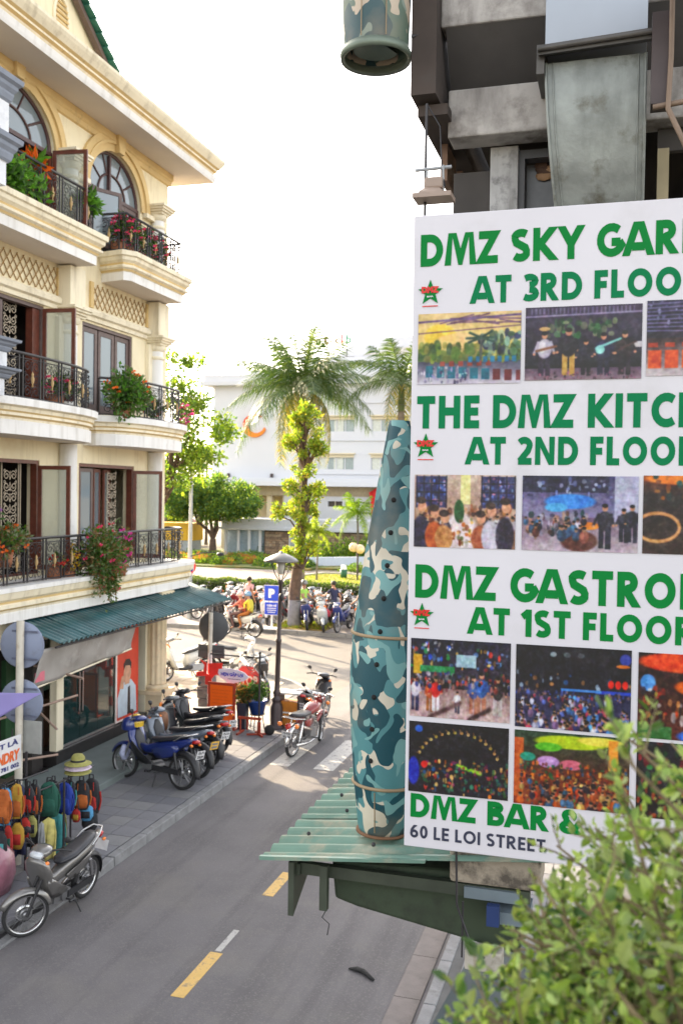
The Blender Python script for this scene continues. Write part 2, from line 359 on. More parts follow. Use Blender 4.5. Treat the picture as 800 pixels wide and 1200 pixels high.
for i in range(10):
    a = PI/2*(i+.0)/10; o = mkobj('kerb_stone', ak, pl, .012, loc=(CX+(CR-.07)*math.cos(a), CY+(CR-.07)*math.sin(a), 0), rot=(0,0,a+.08))
for i in range(12): mkobj('kerb_stone', kst, pl, .012, loc=(-13.5-i, 27.81, 0), rot=(0,0,PI/2))
tm = [MB().box(.004,.394,.004,.394,-.03,.016).mesh('pavement_tile', mm) for mm in M_tile]
k = 0
for i in range(8):
    for j in range(31):
        x = -7.68-i*.4; y = 8.6+j*.4
        if y > 20.8: continue
        k += 1; mkobj('tile', tm[rng.choice(3, p=[.6,.25,.15])], pl, loc=(x, y, .135+rng.uniform(0,.003)), rot=(rng.normal()*.003, rng.normal()*.003, 0))
V = MB()                                      # the many small tiles of the corner: one part
for i in range(24):
    for j in range(20):
        x = -8.0-i*.4; y = 21.0+j*.4
        if x > CX and (x+.4-CX)**2+(y+.4-CY)**2 > (CR-.35)**2 and y > CY: continue
        if y > 27.2: continue
        V.box(x+.005,x+.393,y+.005,y+.393,.12,.148+rng.uniform(0,.004))
V.build('corner_tile', M_tileb, pl, kind='stuff')
# entrance step along the shop
MB().prismz([(-10.4,14.1),(-8.95,14.6),(-8.95,17.2),(-9.5,20.0),(-10.4,20.0)], .13, .27).build('shop_step', mat('step_tile', (.17,.20,.195), .75, var=.1, scale=3, bump=.2), bevel=.015, kind='structure')
# ---------------- right pavement (kerb at X=-2.03)
pr = empty('right_pavement', kind='structure')
MB().box(-1.85,8,-10,18,-.1,.135).build('slab', M_joint, pr)
M_gut = mat('gutter_slab', (.20,.175,.165), .85, var=.15, scale=4, bump=.3, dirt=(.12,.11,.10), dscale=3)
gm = MB().box(-.15,.15,.006,.994,-.1,.012).mesh('gutter_slab', M_gut)
for i in range(12):
    mkobj('kerb_stone', kst, pr, .012, loc=(-1.88, 5+i, 0)); mkobj('gutter_slab', gm, pr, loc=(-2.19, 5+i+.3, 0))
for i in range(3):
    for j in range(28): mkobj('tile', tm[2-(i*j) % 2*1], pr, loc=(-1.68+i*.4, 6+j*.4, .135+rng.uniform(0,.003)))
# ---------------- far pavement (kerb at Y=35.5) with bed, hedge, drive, lawn, garden
pf = empty('far_pavement', kind='structure')
MB().box(-60,30,35.8,47.3,-.1,.135).build('slab', mat('far_paving', (.33,.29,.27), .85, var=.15, scale=.8, dirt=(.22,.2,.19), dscale=.6), pf)
for i in range(34): mkobj('kerb_stone', kst, pf, .012, loc=(-2.2-i, 35.66, 0), rot=(0,0,PI/2))
MB().box(-13.6,-11.2,36.0,38.2,.1,.16).build('planting_bed', mat('dry_grass', (.26,.19,.05), .95, var=.4, scale=6, dirt=(.14,.17,.04), dscale=2), kind='structure')
MB().box(-90,30,48.5,64.5,-.1,.02).build('driveway', M_drive, kind='structure')
M_lawn = mat('lawn_grass', (.30,.26,.03), .95, var=.25, scale=.6, dirt=(.16,.22,.03), dscale=.3, dthr=.52)
lawn = [(-19.4,53.2),(-18.6,51.2),(-16.5,50.2),(-5,50.0),(5,50.0),(5,66),(-15.0,61.0),(-17.6,62.5),(-19.6,62.3),(-20.4,59.5),(-20.3,56)]
MB().prismz(lawn, -.1, .10).build('lawn', M_lawn, kind='structure')
e = [Vector(p) for p in lawn[:3]]
MB().sweep([(-5,50.0),(-16.5,50.2),(-18.6,51.2),(-19.4,53.2),(-20.3,56),(-20.4,59.5),(-19.6,62.3),(-17.6,62.5),(-15.0,61.0),(-5,63.8)], [(.0,-.05),(.22,-.05),(.22,.2),(0,.2)]).build('lawn_kerb', M_kerb, kind='structure')
MB().box(-90,-21.5,64.6,84,-.1,.14).build('garden_ground', M_grass, kind='structure')
MB().box(-21.5,30,66.5,84,-.1,.12).build('garden_ground', M_grass, kind='structure')
# far hills and river bank
hv = []; hf = []
for i in range(40):
    x = -900+i*40; h = 9+7*math.sin(i*.7)+5*math.sin(i*1.9)+ (6 if i < 18 else 0)
    hv += [(x,620,-1),(x,640,max(3,h))]
for i in range(39): hf.append((i*2,i*2+2,i*2+3,i*2+1))
hb = MB(); hb.add(hv, hf)
hb.add([(v[0], v[1]+(60 if v[2] < 0 else 0), v[2]) for v in hv], [f[::-1] for f in hf]); hb.build('hills', mat('hill', (.18,.22,.24), .9, var=.2, scale=.02), kind='structure')
# ================================================================ CREAM HOTEL ON THE LEFT
M_cream = mat('cream_wall', (.83,.74,.52), .8, var=.05, scale=1.2, bump=.08, dirt=(.72,.59,.38), dscale=.8, dthr=.55, streak=(5,(.50,.40,.25),.45,(1,1,.12)))
M_ivory = mat('ivory_trim', (.82,.74,.56), .75, var=.06, scale=2, bump=.08, dirt=(.60,.50,.34), dscale=1.4, dthr=.6, streak=(5,(.36,.29,.18),.6,(1,1,.12)))
M_gold = mat('ochre_trim', (.66,.48,.22), .75, var=.08, scale=2, dirt=(.40,.28,.14), dscale=3, dthr=.6)
M_wht = mat('white_paint', (.80,.79,.77), .7, var=.05, scale=2, dirt=(.58,.56,.52), dscale=1.6, dthr=.6, streak=(5,(.42,.39,.33),.55,(1,1,.12)))
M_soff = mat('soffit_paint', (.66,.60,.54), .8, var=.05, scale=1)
M_wood = mat('window_wood', (.13,.035,.02), .45, var=.25, scale=9, coat=.2)
M_woodg = mat('grey_wood', (.115,.075,.068), .5, var=.2, scale=9)
M_iron = mat('wrought_iron', (.022,.02,.024), .45, var=.2)
M_brass = mat('old_gold_paint', (.50,.34,.16), .45, metal=.2, var=.3)
M_grille = mat('pale_grille', (.55,.47,.36), .5, metal=.2)
M_pane = glass('window_glass', (.62,.72,.78), .38, .03, (.30,.36,.40))  # pale blue base colour stands in for bright reflections in the panes
M_frost = glass('casement_glass', (.95,.97,.95), .62, .08, (.55,.58,.52))
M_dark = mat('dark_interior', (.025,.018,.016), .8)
M_curt = mat('curtain', (.30,.28,.25), .9, var=.2, scale=5)
WX = -10.9
B = empty('hotel_building', 'cream four storey hotel with curved balconies and arched top windows', 'building', (0,0,0))
# openings in the facade: (y0, y1, z0, z1)
OP = [(13.75,16.2,3.95,6.15),(17.6,19.95,3.95,6.15),(13.9,16.3,7.25,9.15),(17.68,19.8,7.25,9.12),(13.95,16.6,10.75,13.15),(17.85,20.1,10.75,13.02)]
def wallgrid(mb, y0, y1, z0, z1, ops, xa, xb, m=0):
    ys = sorted({y0,y1,*[o[0] for o in ops],*[o[1] for o in ops]}); zs = sorted({z0,z1,*[o[2] for o in ops],*[o[3] for o in ops]})
    for a, b in zip(ys, ys[1:]):
        run = None
        for c, d in list(zip(zs, zs[1:]))+[(None,None)]:
            hole = c is None or any(o[0] <= (a+b)/2 <= o[1] and o[2] <= (c+d)/2 <= o[3] for o in ops)
            if not hole and run is None: run = c
            if hole and run is not None: mb.box(xb, xa, a, b, run, prev, m); run = None
            prev = d
wb = MB(); wallgrid(wb, 6, 21.5, 3.45, 13.9, OP, WX, WX-.28)
for y0, y1, z0, z1 in OP[4:]:                                   # arch spandrels
    cy = (y0+y1)/2; r = (y1-y0)/2; h = .95; zs = z1-h
    for sgn in (-1, 1):
        pts = [(cy+sgn*r, zs)]+[(cy+sgn*r*math.cos(t), zs+h*math.sin(t)) for t in [PI/2*i/12 for i in range(13)]]+[(cy, z1+.01),(cy+sgn*r, z1+.01)]
        pts = [p for i, p in enumerate(pts) if i == 0 or p != pts[i-1]]
        if sgn < 0: pts = pts[::-1]
        wb.prismx(pts[::-1], WX-.28, WX)
wb.build('wall', M_cream, B)
eb = MB(); eb.box(-24,WX-.28,21.2,21.5,3.3,13.9); eb.box(-24,-23.7,6,21.2,0,13.9); eb.box(-24,WX-.28,6,6.3,0,13.9)
eb.build('end_wall', M_cream, B)
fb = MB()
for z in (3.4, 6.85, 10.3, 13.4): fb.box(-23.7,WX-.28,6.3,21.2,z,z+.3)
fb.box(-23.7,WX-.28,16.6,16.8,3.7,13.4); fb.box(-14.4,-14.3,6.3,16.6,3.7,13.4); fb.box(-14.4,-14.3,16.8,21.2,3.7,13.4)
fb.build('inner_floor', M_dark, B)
# roof cornice (eaves)
cor = [(0,13.38),(.82,13.38),(.84,13.44),(.86,13.54),(.80,13.56),(.83,13.62),(.88,13.66),(.88,13.70),(.93,13.74),(1.0,13.84),(1.03,13.9),(1.03,13.96),(0,14.06)]
pth = [(WX+.02,6),(WX+.02,21.55),(-24,21.55)]
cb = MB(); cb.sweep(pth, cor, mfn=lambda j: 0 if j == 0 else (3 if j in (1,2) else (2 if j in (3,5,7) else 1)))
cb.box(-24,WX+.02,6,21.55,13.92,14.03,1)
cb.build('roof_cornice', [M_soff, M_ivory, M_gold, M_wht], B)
MB().sweep([(WX,6),(WX,21.5),(-24,21.5)], [(0,13.08),(.05,13.1),(.06,13.2),(.10,13.24),(.10,13.377)]).build('frieze_moulding', M_gold, B)
# gable dormer with tiled roof
gy, gz0, gt = 15.4, 14.03, 17.6; hw = 5.0
MB().prismx([(gy-hw,gz0),(gy+hw,gz0),(gy+.0,gt)], WX-.55, WX-.35).build('gable_wall', M_cream, B)
vb = MB(); vb.tube([(WX-.33,17.32+.26*math.cos(a),15.25+.42*math.sin(a)) for a in [2*PI*i/24 for i in range(24)]], .035, 6, 0, closed=True)
vt = vb.build('gable_vent', M_ivory, B)
for i in range(7):
    z = 14.93+i*.105; hwv = .24*math.sqrt(max(0,1-((z-15.25)/.42)**2))
    if hwv > .04: MB().cbox((WX-.33,17.32,z),(.05,2*hwv,.035),rot=(0,.5,0)).build('louvre', M_gold, vt)
M_gtile = mat('green_roof_tile', (.035,.17,.12), .5, var=.3, scale=3, bump=.2, coat=.2)
sl = math.atan2(gt-gz0, hw); Ls = math.hypot(gt-gz0, hw)
for sgn in (1,-1):
    bb = MB(); d = Vector((0, sgn*math.cos(sl), -math.sin(sl))); nrm = Vector((0, sgn*math.sin(sl), math.cos(sl))); top = Vector((WX-.3, gy, gt))
    bb.prism([(0,-.16),(Ls+.5,-.16),(Ls+.5,-.05),(0,-.05)], lambda u, v: tuple(top+d*u+nrm*v), lambda u, v: tuple(top+d*u+nrm*v+Vector((.12,0,0))))
    bb.build('barge_board', mat('brown_board', (.13,.09,.075), .7), B)
    tmesh = None
    for i in range(22):
        tb = MB(); c = top+d*(i*.31)
        tb.prism([(0,.02),(.34,.075),(.34,.035),(0,-.03)], lambda u, v: tuple(c+d*u+nrm*v+Vector((.24,0,0))), lambda u, v: tuple(c+d*u+nrm*v-Vector((2.2,0,0))))
        tb.build('roof_tile', M_gtile, B)
# pilasters, columns, capitals
def column(y, z0, z1, r=.17, cap=True, x=WX+.12):
    p = [(r*1.25,z0),(r*1.25,z0+.08),(r*1.05,z0+.12),(r,z0+.2),(r*.95,z1-.30)]
    b = MB(); X = Matrix.Translation((x,y,0))
    b.lathe(p+[(r*.95,z1)], 20, 1, X)
    if cap:
        b.lathe([(r*.95,z1-.34),(r*1.12,z1-.32),(r*1.12,z1-.28),(r*.95,z1-.26)], 20, 0, X)
        b.lathe([(r*.95,z1-.14),(r*1.2,z1-.11),(r*1.3,z1-.04),(r*1.3,z1)], 20, 0, X)
        for k_, (o, a, c) in enumerate(((1.35,0,.05),(1.6,.05,.10),(1.85,.10,.15),(2.05,.15,.2))):
            b.box(x-r*o,x+r*o,y-r*o,y+r*o,z1+a+.001*k_,z1+c+.001*k_,0)
    return b.build('column', [M_ivory, M_wht], B)
for y in (17.0, 20.75): column(y, 3.9, 6.5, .19, False); column(y, 7.2, 9.05, .17); column(y, 10.7, 12.15, .16)
for y in (17.0, 20.75): MB().box(WX+.001,WX+.32,y-.28,y+.28,9.26,10.05).build('capital_block', M_ivory, B, bevel=.01); MB().box(WX,WX+.10,y-.32,y+.32,7.2,9.05).build('pilaster', M_ivory, B, bevel=.01)
# string courses above the second-floor windows and lattice bands
M_ssweep = [(0,9.16),(.06,9.17),(.07,9.25),(.13,9.28),(.15,9.36),(.09,9.42),(0,9.44)]
for a, b in ((6.5,16.71),(17.29,20.46)):
    MB().sweep([(WX,a),(WX,b)], M_ssweep, sm=False).build('string_course', M_ivory, B)
for a, b in ((13.0,16.7),(18.05,20.4)):
    L_ = empty('lattice_band'); L_.parent = B
    MB().box(WX+.001,WX+.05,a-.12,a,9.45,10.0).build('lattice_frame', M_gold, L_); MB().box(WX+.001,WX+.05,b,b+.08,9.45,10.0).build('lattice_frame', M_gold, L_)
    z0, z1 = 9.47, 9.98; st = .2; hgt = z1-z0; lm = None
    for sg in (1,-1):
        y = a-hgt*.8
        while y < b:
            # clip diagonal bar y..y+hgt*.8
            ya, yb = y, y+hgt*.8; za, zb = (z0, z1) if sg > 0 else (z1, z0)
            if ya < a: t = (a-ya)/(yb-ya); ya, za = a, za+(zb-za)*t
            if yb > b: t = (b-y)/(hgt*.8); yb = b; zb = ((z0, z1) if sg > 0 else (z1, z0))[0]+(((z1-z0) if sg > 0 else (z0-z1))*t)
            if yb-ya > .04:
                q = MB(); q.tube([(WX+.022+.008*sg,ya,za),(WX+.022+.008*sg,yb,zb)], .012, 4, sm=False); q.build('lattice_bar', mat('lattice_brown', (.36,.22,.08), .7), L_)
            y += st
# arch mouldings and keystones
for y0, y1, z0, z1 in OP[4:]:
    cy = (y0+y1)/2; r = (y1-y0)/2; h = .95; zs = z1-h
    ab = MB()
    for (o0, o1, xx, mi) in ((0,.16,.05,0),(.16,.22,.10,0),(.22,.38,.07,0)):
        n = 26; inn = [(cy-(r+o0)*math.cos(PI*i/n), zs+(h+o0)*math.sin(PI*i/n)) for i in range(n+1)]; out = [(cy-(r+o1)*math.cos(PI*i/n), zs+(h+o1)*math.sin(PI*i/n)) for i in range(n+1)]
        for i in range(n): ab.prism([inn[i],inn[i+1],out[i+1],out[i]], lambda u, v: (WX,u,v), lambda u, v: (WX+xx,u,v), mi)
    ab.build('arch_moulding', M_gold if y0 < 15 else M_gold, B)
    MB().prismx([(cy-.11,z1-.02),(cy+.11,z1-.02),(cy+.17,z1+.42),(cy-.17,z1+.42)], WX+.001, WX+.17).build('keystone', M_gold, B, bevel=.01)
    for ys in (y0-.55, y1+.1): MB().box(WX+.002,WX+.13,ys,ys+.45,zs-.10,zs-.002).build('impost', M_ivory, B)
# wrought-iron scrolls --------------------------------------------------------
def spiral(cx, cz, r, turns, a0, sgn, n=12):
    return [(cx+r*(1-.82*t)*math.cos(a0+sgn*turns*2*PI*t), cz+r*(1-.82*t)*math.sin(a0+sgn*turns*2*PI*t)) for t in [i/n for i in range(n+1)]]
def scroll_mesh(name, wd, hg, mt, r=.008, dense=True):
    b = MB(); T = lambda pts: [(x, 0, z) for x, z in pts]
    rr = wd*.24; rows = max(2, int(round(hg/(rr*2.1))))
    for i in range(rows):
        z = hg*(i+.5)/rows
        for s in (-1, 1):
            b.tube(T(spiral(s*wd*.26, z, rr*.95, 1.4, (PI if s > 0 else 0)+(.6 if i % 2 else -.6)*s, s*(1 if i % 2 else -1))), r, 4, cap=False)
            if dense: b.tube(T(spiral(s*wd*.40, z+hg*.5/rows*.8, rr*.42, 1.2, PI/2*s, -s, 8)), r*.8, 4, cap=False)
        if dense: b.tube(T([(0, z-hg*.4/rows), (wd*.07, z), (0, z+hg*.4/rows), (-wd*.07, z), (0, z-hg*.4/rows)]), r*.8, 4, cap=False)
    return b.mesh(name, mt)
SC = scroll_mesh('scroll_panel', .46, .66, M_iron, .0085)
ORN = MB().lathe([(.001,-.13),(.02,-.11),(.012,-.07),(.038,-.02),(.04,.03),(.018,.07),(.028,.10),(.001,.15)], 8, X=Matrix.Diagonal((1,.5,1,1))).mesh('ornament', M_brass)
GR = scroll_mesh('grille_scroll', .42, 1.9, M_grille, .011)
POST = MB().box(-.012,.012,-.012,.012,0,.78).mesh('baluster', M_iron)
def railing(path, z, parent, spans=None):
    """path XY, panels every .55 m"""
    r = empty('railing'); r.parent = parent
    P = [Vector(p) for p in path]
    MB().tube([(p.x,p.y,z+.80) for p in P], .028, 6).build('handrail', M_iron, r)
    MB().tube([(p.x,p.y,z+.72) for p in P], .010, 4).tube([(p.x,p.y,z+.04) for p in P], .014, 4).build('rail_bar', M_iron, r)
    seg = [(P[i+1]-P[i]).length for i in range(len(P)-1)]; tot = sum(seg)
    def at(s):
        s = max(0, min(tot-1e-6, s)); i = 0
        while s > seg[i]: s -= seg[i]; i += 1
        d = (P[i+1]-P[i]).normalized(); return P[i]+d*s, d
    n = max(1, int(round(tot/.58))); stp = tot/n
    for i in range(n+1):
        p, d = at(i*stp)
        for off in ((-.05,.05) if 0 < i < n else (0,)):
            q, _ = at(i*stp+off); mkobj('baluster', POST, r, loc=(q.x,q.y,z+.02))
        if i < n:
            c, d = at((i+.5)*stp); a = math.atan2(d.y, d.x)
            o = mkobj('scroll_panel', SC, r, loc=(c.x,c.y,z+.05), rot=(0,0,a))
            mkobj('ornament', ORN, r, loc=(c.x+.02*d.y,c.y-.02*d.x,z+.36))
    return r
def slab(name, path, layers, ztop, M=(None,)):
    """solid balcony plate: path is the outer edge; layers = (offset, z below top, material)"""
    prof = [(o, ztop-d) for o, d, mi in layers]; b = MB()
    b.sweep(path, prof, mfn=lambda j: layers[j+1][2])
    inner = lambda o, z: None
    for (o, d, mi), flip in ((layers[0], False), (layers[-1], True)):
        t = MB(); t.sweep(path, [(o, ztop-d), (o, ztop-d-.001)]); pts = [t.V[4*i] for i in range(len(path)-1)]+[t.V[-3]]
        b.add(pts, [tuple(range(len(pts)))[::(-1 if flip else 1)]], mi)
    return b.build(name, [M_ivory, M_gold, M_wht, M_soff], B)
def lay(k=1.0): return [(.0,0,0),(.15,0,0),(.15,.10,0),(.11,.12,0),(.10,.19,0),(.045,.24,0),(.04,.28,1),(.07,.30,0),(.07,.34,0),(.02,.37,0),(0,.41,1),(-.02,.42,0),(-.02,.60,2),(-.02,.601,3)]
# fourth floor: two straight balconies
XO = -10.17
for a, b in ((13.35,17.05),(18.15,20.95)):
    pth = [(WX,a+.25),(XO-.12,a+.12),(XO,a+.28),(XO,b),(WX,b)] if a > 17 else [(WX,a),(XO,a),(XO,b),(WX,b)]
    slab('balcony_slab', pth, lay(), 10.68)
    q = .06; railing([(WX,a+.1),(XO-q,a+.1),(XO-q,b-.08),(WX,b-.08)], 10.68, B)
# third floor: two bowed balconies
def bow(a, b, depth, n=16, flat=.12):
    cy = (a+b)/2; pts = []
    for i in range(n+1):
        t = -1+2*i/n; pts.append((WX+.30+(depth-.30)*math.sqrt(max(0, 1-(abs(t))**2.6)), cy+(b-a)/2*t))
    return [(WX,a)]+pts+[(WX,b)]
for a, b in ((12.6,17.3),(17.75,21.3)):
    slab('balcony_slab', bow(a, b, .93), [(.0,0,2),(.13,0,2),(.13,.13,2),(.06,.16,0),(.05,.22,0),(.02,.25,1),(.03,.30,0),(-.03,.33,1),(-.04,.37,0),(.0,.38,2),(.0,.62,2),(-.001,.621,3)], 7.15)
    railing(bow(a+.1, b-.1, .87)[1:-1], 7.15, B)
# second floor: one continuous balcony with rounded far end
pth = [(XO+.05,6),(XO+.05,21.1)]+[(XO-.3+.35*math.cos(t), 21.1+.5*math.sin(t)) for t in (.4,.8,1.2,PI/2)]+[(WX-.4,21.6)]
slab('balcony_slab', pth, [(.0,0,2),(.16,0,2),(.16,.08,2),(.15,.09,0),(.12,.20,0),(.07,.24,0),(.06,.28,1),(.09,.30,0),(.09,.36,0),(.03,.40,1),(.02,.44,0),(.03,.46,2),(.03,.62,2),(.02,.621,3)], 3.9)
railing([(XO-.02,9.5),(XO-.02,21.0),(XO-.4,21.35),(WX+.1,21.35)], 3.9, B)
for (a, b, z) in ((13.0,16.8,6.84),(17.7,21.3,6.84)): pass
# windows --------------------------------------------------------------------
def leaf(parent, w_, h_, fm, gm, name='casement', fr=.075, grille=False):
    """window leaf in its own XZ plane, hinge at x=0"""
    b = MB(); t = .045
    b.box(0,fr,-t/2,t/2,0,h_); b.box(w_-fr,w_,-t/2,t/2,0,h_); b.box(fr,w_-fr,-t/2,t/2,0,fr*1.3); b.box(fr,w_-fr,-t/2,t/2,h_-fr,h_)
    o = b.build(name, fm, parent)
    MB().box(fr-.005,w_-fr+.005,-.006,.006,fr*1.3-.005,h_-fr+.005).build('pane', gm, o)
    return o
def place(o, x, y, z, a): o.location = (x,y,z); o.rotation_euler = (0,0,a); return o
YA = PI/2        # leaf lying in the facade plane
def frame(y0, y1, z0, z1, m=M_woodg):
    b = MB(); f = .07; x0, x1 = WX-.16, WX-.02
    b.box(x0,x1,y0,y0+f,z0,z1); b.box(x0,x1,y1-f,y1,z0,z1); b.box(x0,x1,y0+f,y1-f,z1-f,z1); b.box(x0,x1,y0+f,y1-f,z0,z0+f*.6)
    return b.build('window_frame', m, B)
# floor 2 A: open, one leaf swung out, grille behind
frame(*OP[0], M_wood); frame(*OP[1], M_wood)
for (y0,y1,z0,z1), hin in ((OP[0],-.0),(OP[1],0)):
    o = leaf(B, .66, z1-z0-.18, M_wood, M_frost); place(o, WX+.01, y1-.05, z0+.08, .12 if y0 < 15 else .42)
g = mkobj('window_grille', GR, B, loc=(WX-.2,15.55,4.05), rot=(0,0,YA))
MB().box(WX-.21,WX-.19,15.28,15.30,4,6.1).box(WX-.21,WX-.19,15.80,15.82,4,6.1).box(WX-.21,WX-.19,15.86,15.88,4,6.1).build('grille_bar', M_grille, B)
for y in (17.72,): o = leaf(B, .55, 2.0, M_woodg, M_pane); place(o, WX-.09, y, 4.05, YA)
for y, ang in ((18.35,YA),(18.95,YA),): o = leaf(B, .5, 2.0, M_wood, M_pane); place(o, WX-.12-.1*(y > 18.5), y, 4.05, YA+.25)
MB().box(WX-.3,WX-.27,18.25,18.29,4,6.05).box(WX-.3,WX-.27,18.85,18.89,4,6.05).box(WX-.3,WX-.27,19.2,19.23,4,6.05).build('grille_bar', M_grille, B)
for y in (17.98,19.35): mkobj('window_grille', GR, B, loc=(WX-.24,y,4.1), rot=(0,0,YA))
# floor 3
frame(*OP[2]); frame(*OP[3])
o = leaf(B, .68, 1.8, M_wood, M_frost); place(o, WX+.01, 16.26, 7.30, .10)
o = leaf(B, .85, 1.78, M_woodg, M_pane); place(o, WX-.09, 14.25, 7.28, YA)
mkobj('window_grille', GR, B, loc=(WX-.2,15.5,7.3), rot=(0,0,YA)).scale = (1,1,.93)
MB().box(WX-.2,WX-.05,16.0,16.22,7.3,9.1).build('reveal_board', M_wood, B)
for y, w_ in ((17.75,.62),(18.42,.66),(19.12,.60)):
    o = leaf(B, w_, 1.74, M_woodg, M_pane, fr=.1); place(o, WX-.08, y, 7.30, YA)
for y in (18.05,19.42): mkobj('window_grille', GR, B, loc=(WX-.26,y,7.3), rot=(0,0,YA)).scale = (.9,1,.9)
# floor 4: arched frames with fanlight bars
for y0, y1, z0, z1 in OP[4:]:
    cy = (y0+y1)/2; r = (y1-y0)/2-.02; h = .93; zs = z1-.95; b = MB()
    for rr, t in ((1.0,.045),(.52,.03)): b.tube([(WX-.10,cy-r*rr*math.cos(PI*i/24),zs+h*rr*math.sin(PI*i/24)) for i in range(25)], t, 6)
    for a in (PI*.2,PI*.38,PI*.62,PI*.8): b.tube([(WX-.10,cy-r*.5*math.cos(a),zs+h*.5*math.sin(a)),(WX-.10,cy-r*math.cos(a),zs+h*math.sin(a))], .025, 4)
    b.box(WX-.15,WX-.04,y0,y1,zs-.05,zs+.03); b.box(WX-.15,WX-.04,y0,y0+.07,z0,zs-.05); b.box(WX-.15,WX-.04,y1-.07,y1,z0,zs-.05)
    b.box(WX-.14,WX-.03,cy-.2,cy-.14,z0,z1-.1)
    b.build('window_frame', mat('dark_brown_wood', (.07,.03,.028), .45), B)
    n = 20; fan = [(cy-r*math.cos(PI*i/n), zs+.03+(h-.03)*math.sin(PI*i/n)) for i in range(n+1)]
    MB().prismx(fan, WX-.115, WX-.105).build('fanlight_pane', M_pane, B)
    hh = zs-.08-z0
    if y0 > 17:
        for y, w_ in ((19.0-.05,.52),(19.5-.02,.53)): o = leaf(B, w_, hh, M_woodg, M_pane, fr=.09); place(o, WX-.08, y, z0+.03, YA)
        o = leaf(B, .8, hh, M_woodg, M_pane); place(o, WX-.05, y0+.1, z0+.03, YA-.5)
        mkobj('window_grille', GR, B, loc=(WX-.28,y0+.45,z0+.05), rot=(0,0,YA)).scale = (1,1,.66)
    else:
        o = leaf(B, .72, hh+.1, M_wood, M_frost); place(o, WX+.01, y1-.05, z0+.03, .12)
        MB().box(WX-.25,WX-.02,y1-.12,y1-.06,z0,zs-.06).box(WX-.5,WX-.45,y1-.75,y1-.1,z0,zs-.06).build('reveal_board', M_wood, B)
        o = leaf(B, .6, hh, M_woodg, M_pane); place(o, WX-.1, y0+.55, z0+.03, YA)
for y0, y1, z0, z1 in OP: MB().box(WX-1.5,WX-1.45,y0+.2,y0+.75,z0,z1-.15).box(WX-1.4,WX-1.35,y1-.5,y1-.1,z0,z1-.15).build('curtain', M_curt, B)
# ---------------- ground floor
GX = -10.45
gb = MB(); gb.box(GX-.3,GX,19.75,20.28,.1,3.28); gb.box(-24,GX-.3,20.1,20.3,.1,3.28); gb.build('ground_wall', M_ivory, B)
MB().box(GX-.3,GX+.05,16.1,19.95,.1,.50).box(GX-.28,GX+.06,13.2,16.1,.1,.2).build('plinth', mat('black_granite', (.03,.028,.028), .3, var=.2), B, bevel=.01)
MB().box(GX-.12,GX+.03,16.12,16.36,.51,3.2).build('doorpost', M_ivory, B)
MB().box(GX-.3,GX+.02,13.0,19.8,2.75,3.27).build('lintel', M_ivory, B)
sf = empty('shopfront'); sf.parent = B
M_sg = glass('shop_glass', (.35,.55,.55), .5, .04, (.02,.06,.06))
for a, b in ((16.38,17.06),(17.08,17.76),(17.78,18.42)): MB().box(GX-.06,GX-.045,a,b,.51,2.9).build('pane', M_sg, sf)
MB().box(GX-.03,GX-.01,17.0,17.03,1.1,1.9).box(GX-.03,GX-.01,17.12,17.15,1.1,1.9).box(GX-.07,GX-.03,16.38,18.42,.51,.55).build('door_pull', mat('steel', (.5,.5,.5), .3, metal=.9), sf)
MB().box(-14,-13.9,13.5,20,.2,3.2).build('back_wall', mat('shop_back', (.10,.17,.16), .6), B); MB().box(-14,GX-.32,13.5,20,.1,.2).build('shop_floor', mat('shop_floor', (.15,.11,.09), .3), B)
MB().box(-12.2,-11.5,17.3,18.3,.2,1.2).box(-13.2,-12.8,16.2,17.2,.2,2.2,1).box(-12.2,-11.6,17.4,18.1,1.35,1.9,1).build('counter', [mat('counter_wood', (.3,.1,.06), .5), mat('shelf_cream', (.5,.45,.33), .6)], B)
# poster of a man in a white shirt against red
M_red = mat('poster_red', (.60,.05,.02), .5, var=.15, scale=3)
po = MB().box(GX-.05,GX-.02,18.5,19.45,.56,2.62).build('poster', M_red, B)
X0 = GX-.018
def flat(pts, name, m, d=.002): return MB().prismx(pts, X0, X0+d).build(name, m, po)
MB().box(GX-.03,GX-.012,18.44,18.5,.52,2.66).box(GX-.03,GX-.012,18.5,19.47,.52,.56).build('poster_edge', mat('poster_white', (.8,.7,.65), .5), po)
flat([(18.55,.62),(18.53,1.05),(18.68,1.32),(18.95,1.42),(19.12,1.38),(19.33,1.2),(19.38,.62)], 'shirt', mat('poster_shirt', (.50,.60,.68), .5, var=.1), .002)
flat([(18.84,1.3),(18.78,1.55),(18.82,1.68),(18.95,1.76),(19.08,1.68),(19.12,1.53),(19.04,1.3)], 'face', mat('poster_skin', (.55,.30,.19), .5, var=.2, scale=8), .003)
flat([(18.80,1.64),(18.78,1.76),(18.88,1.86),(19.04,1.85),(19.13,1.75),(19.12,1.62),(19.06,1.70),(18.86,1.72)], 'hair', mat('poster_black', (.015,.013,.013), .5), .004)
flat([(18.96,.62),(18.98,1.22),(19.07,1.25),(19.10,.62)], 'tie', MATS['poster_black'], .0045)
flat([(18.60,1.25),(18.70,1.50),(18.82,1.52),(18.78,1.22)], 'hand', MATS['poster_skin'], .0035)
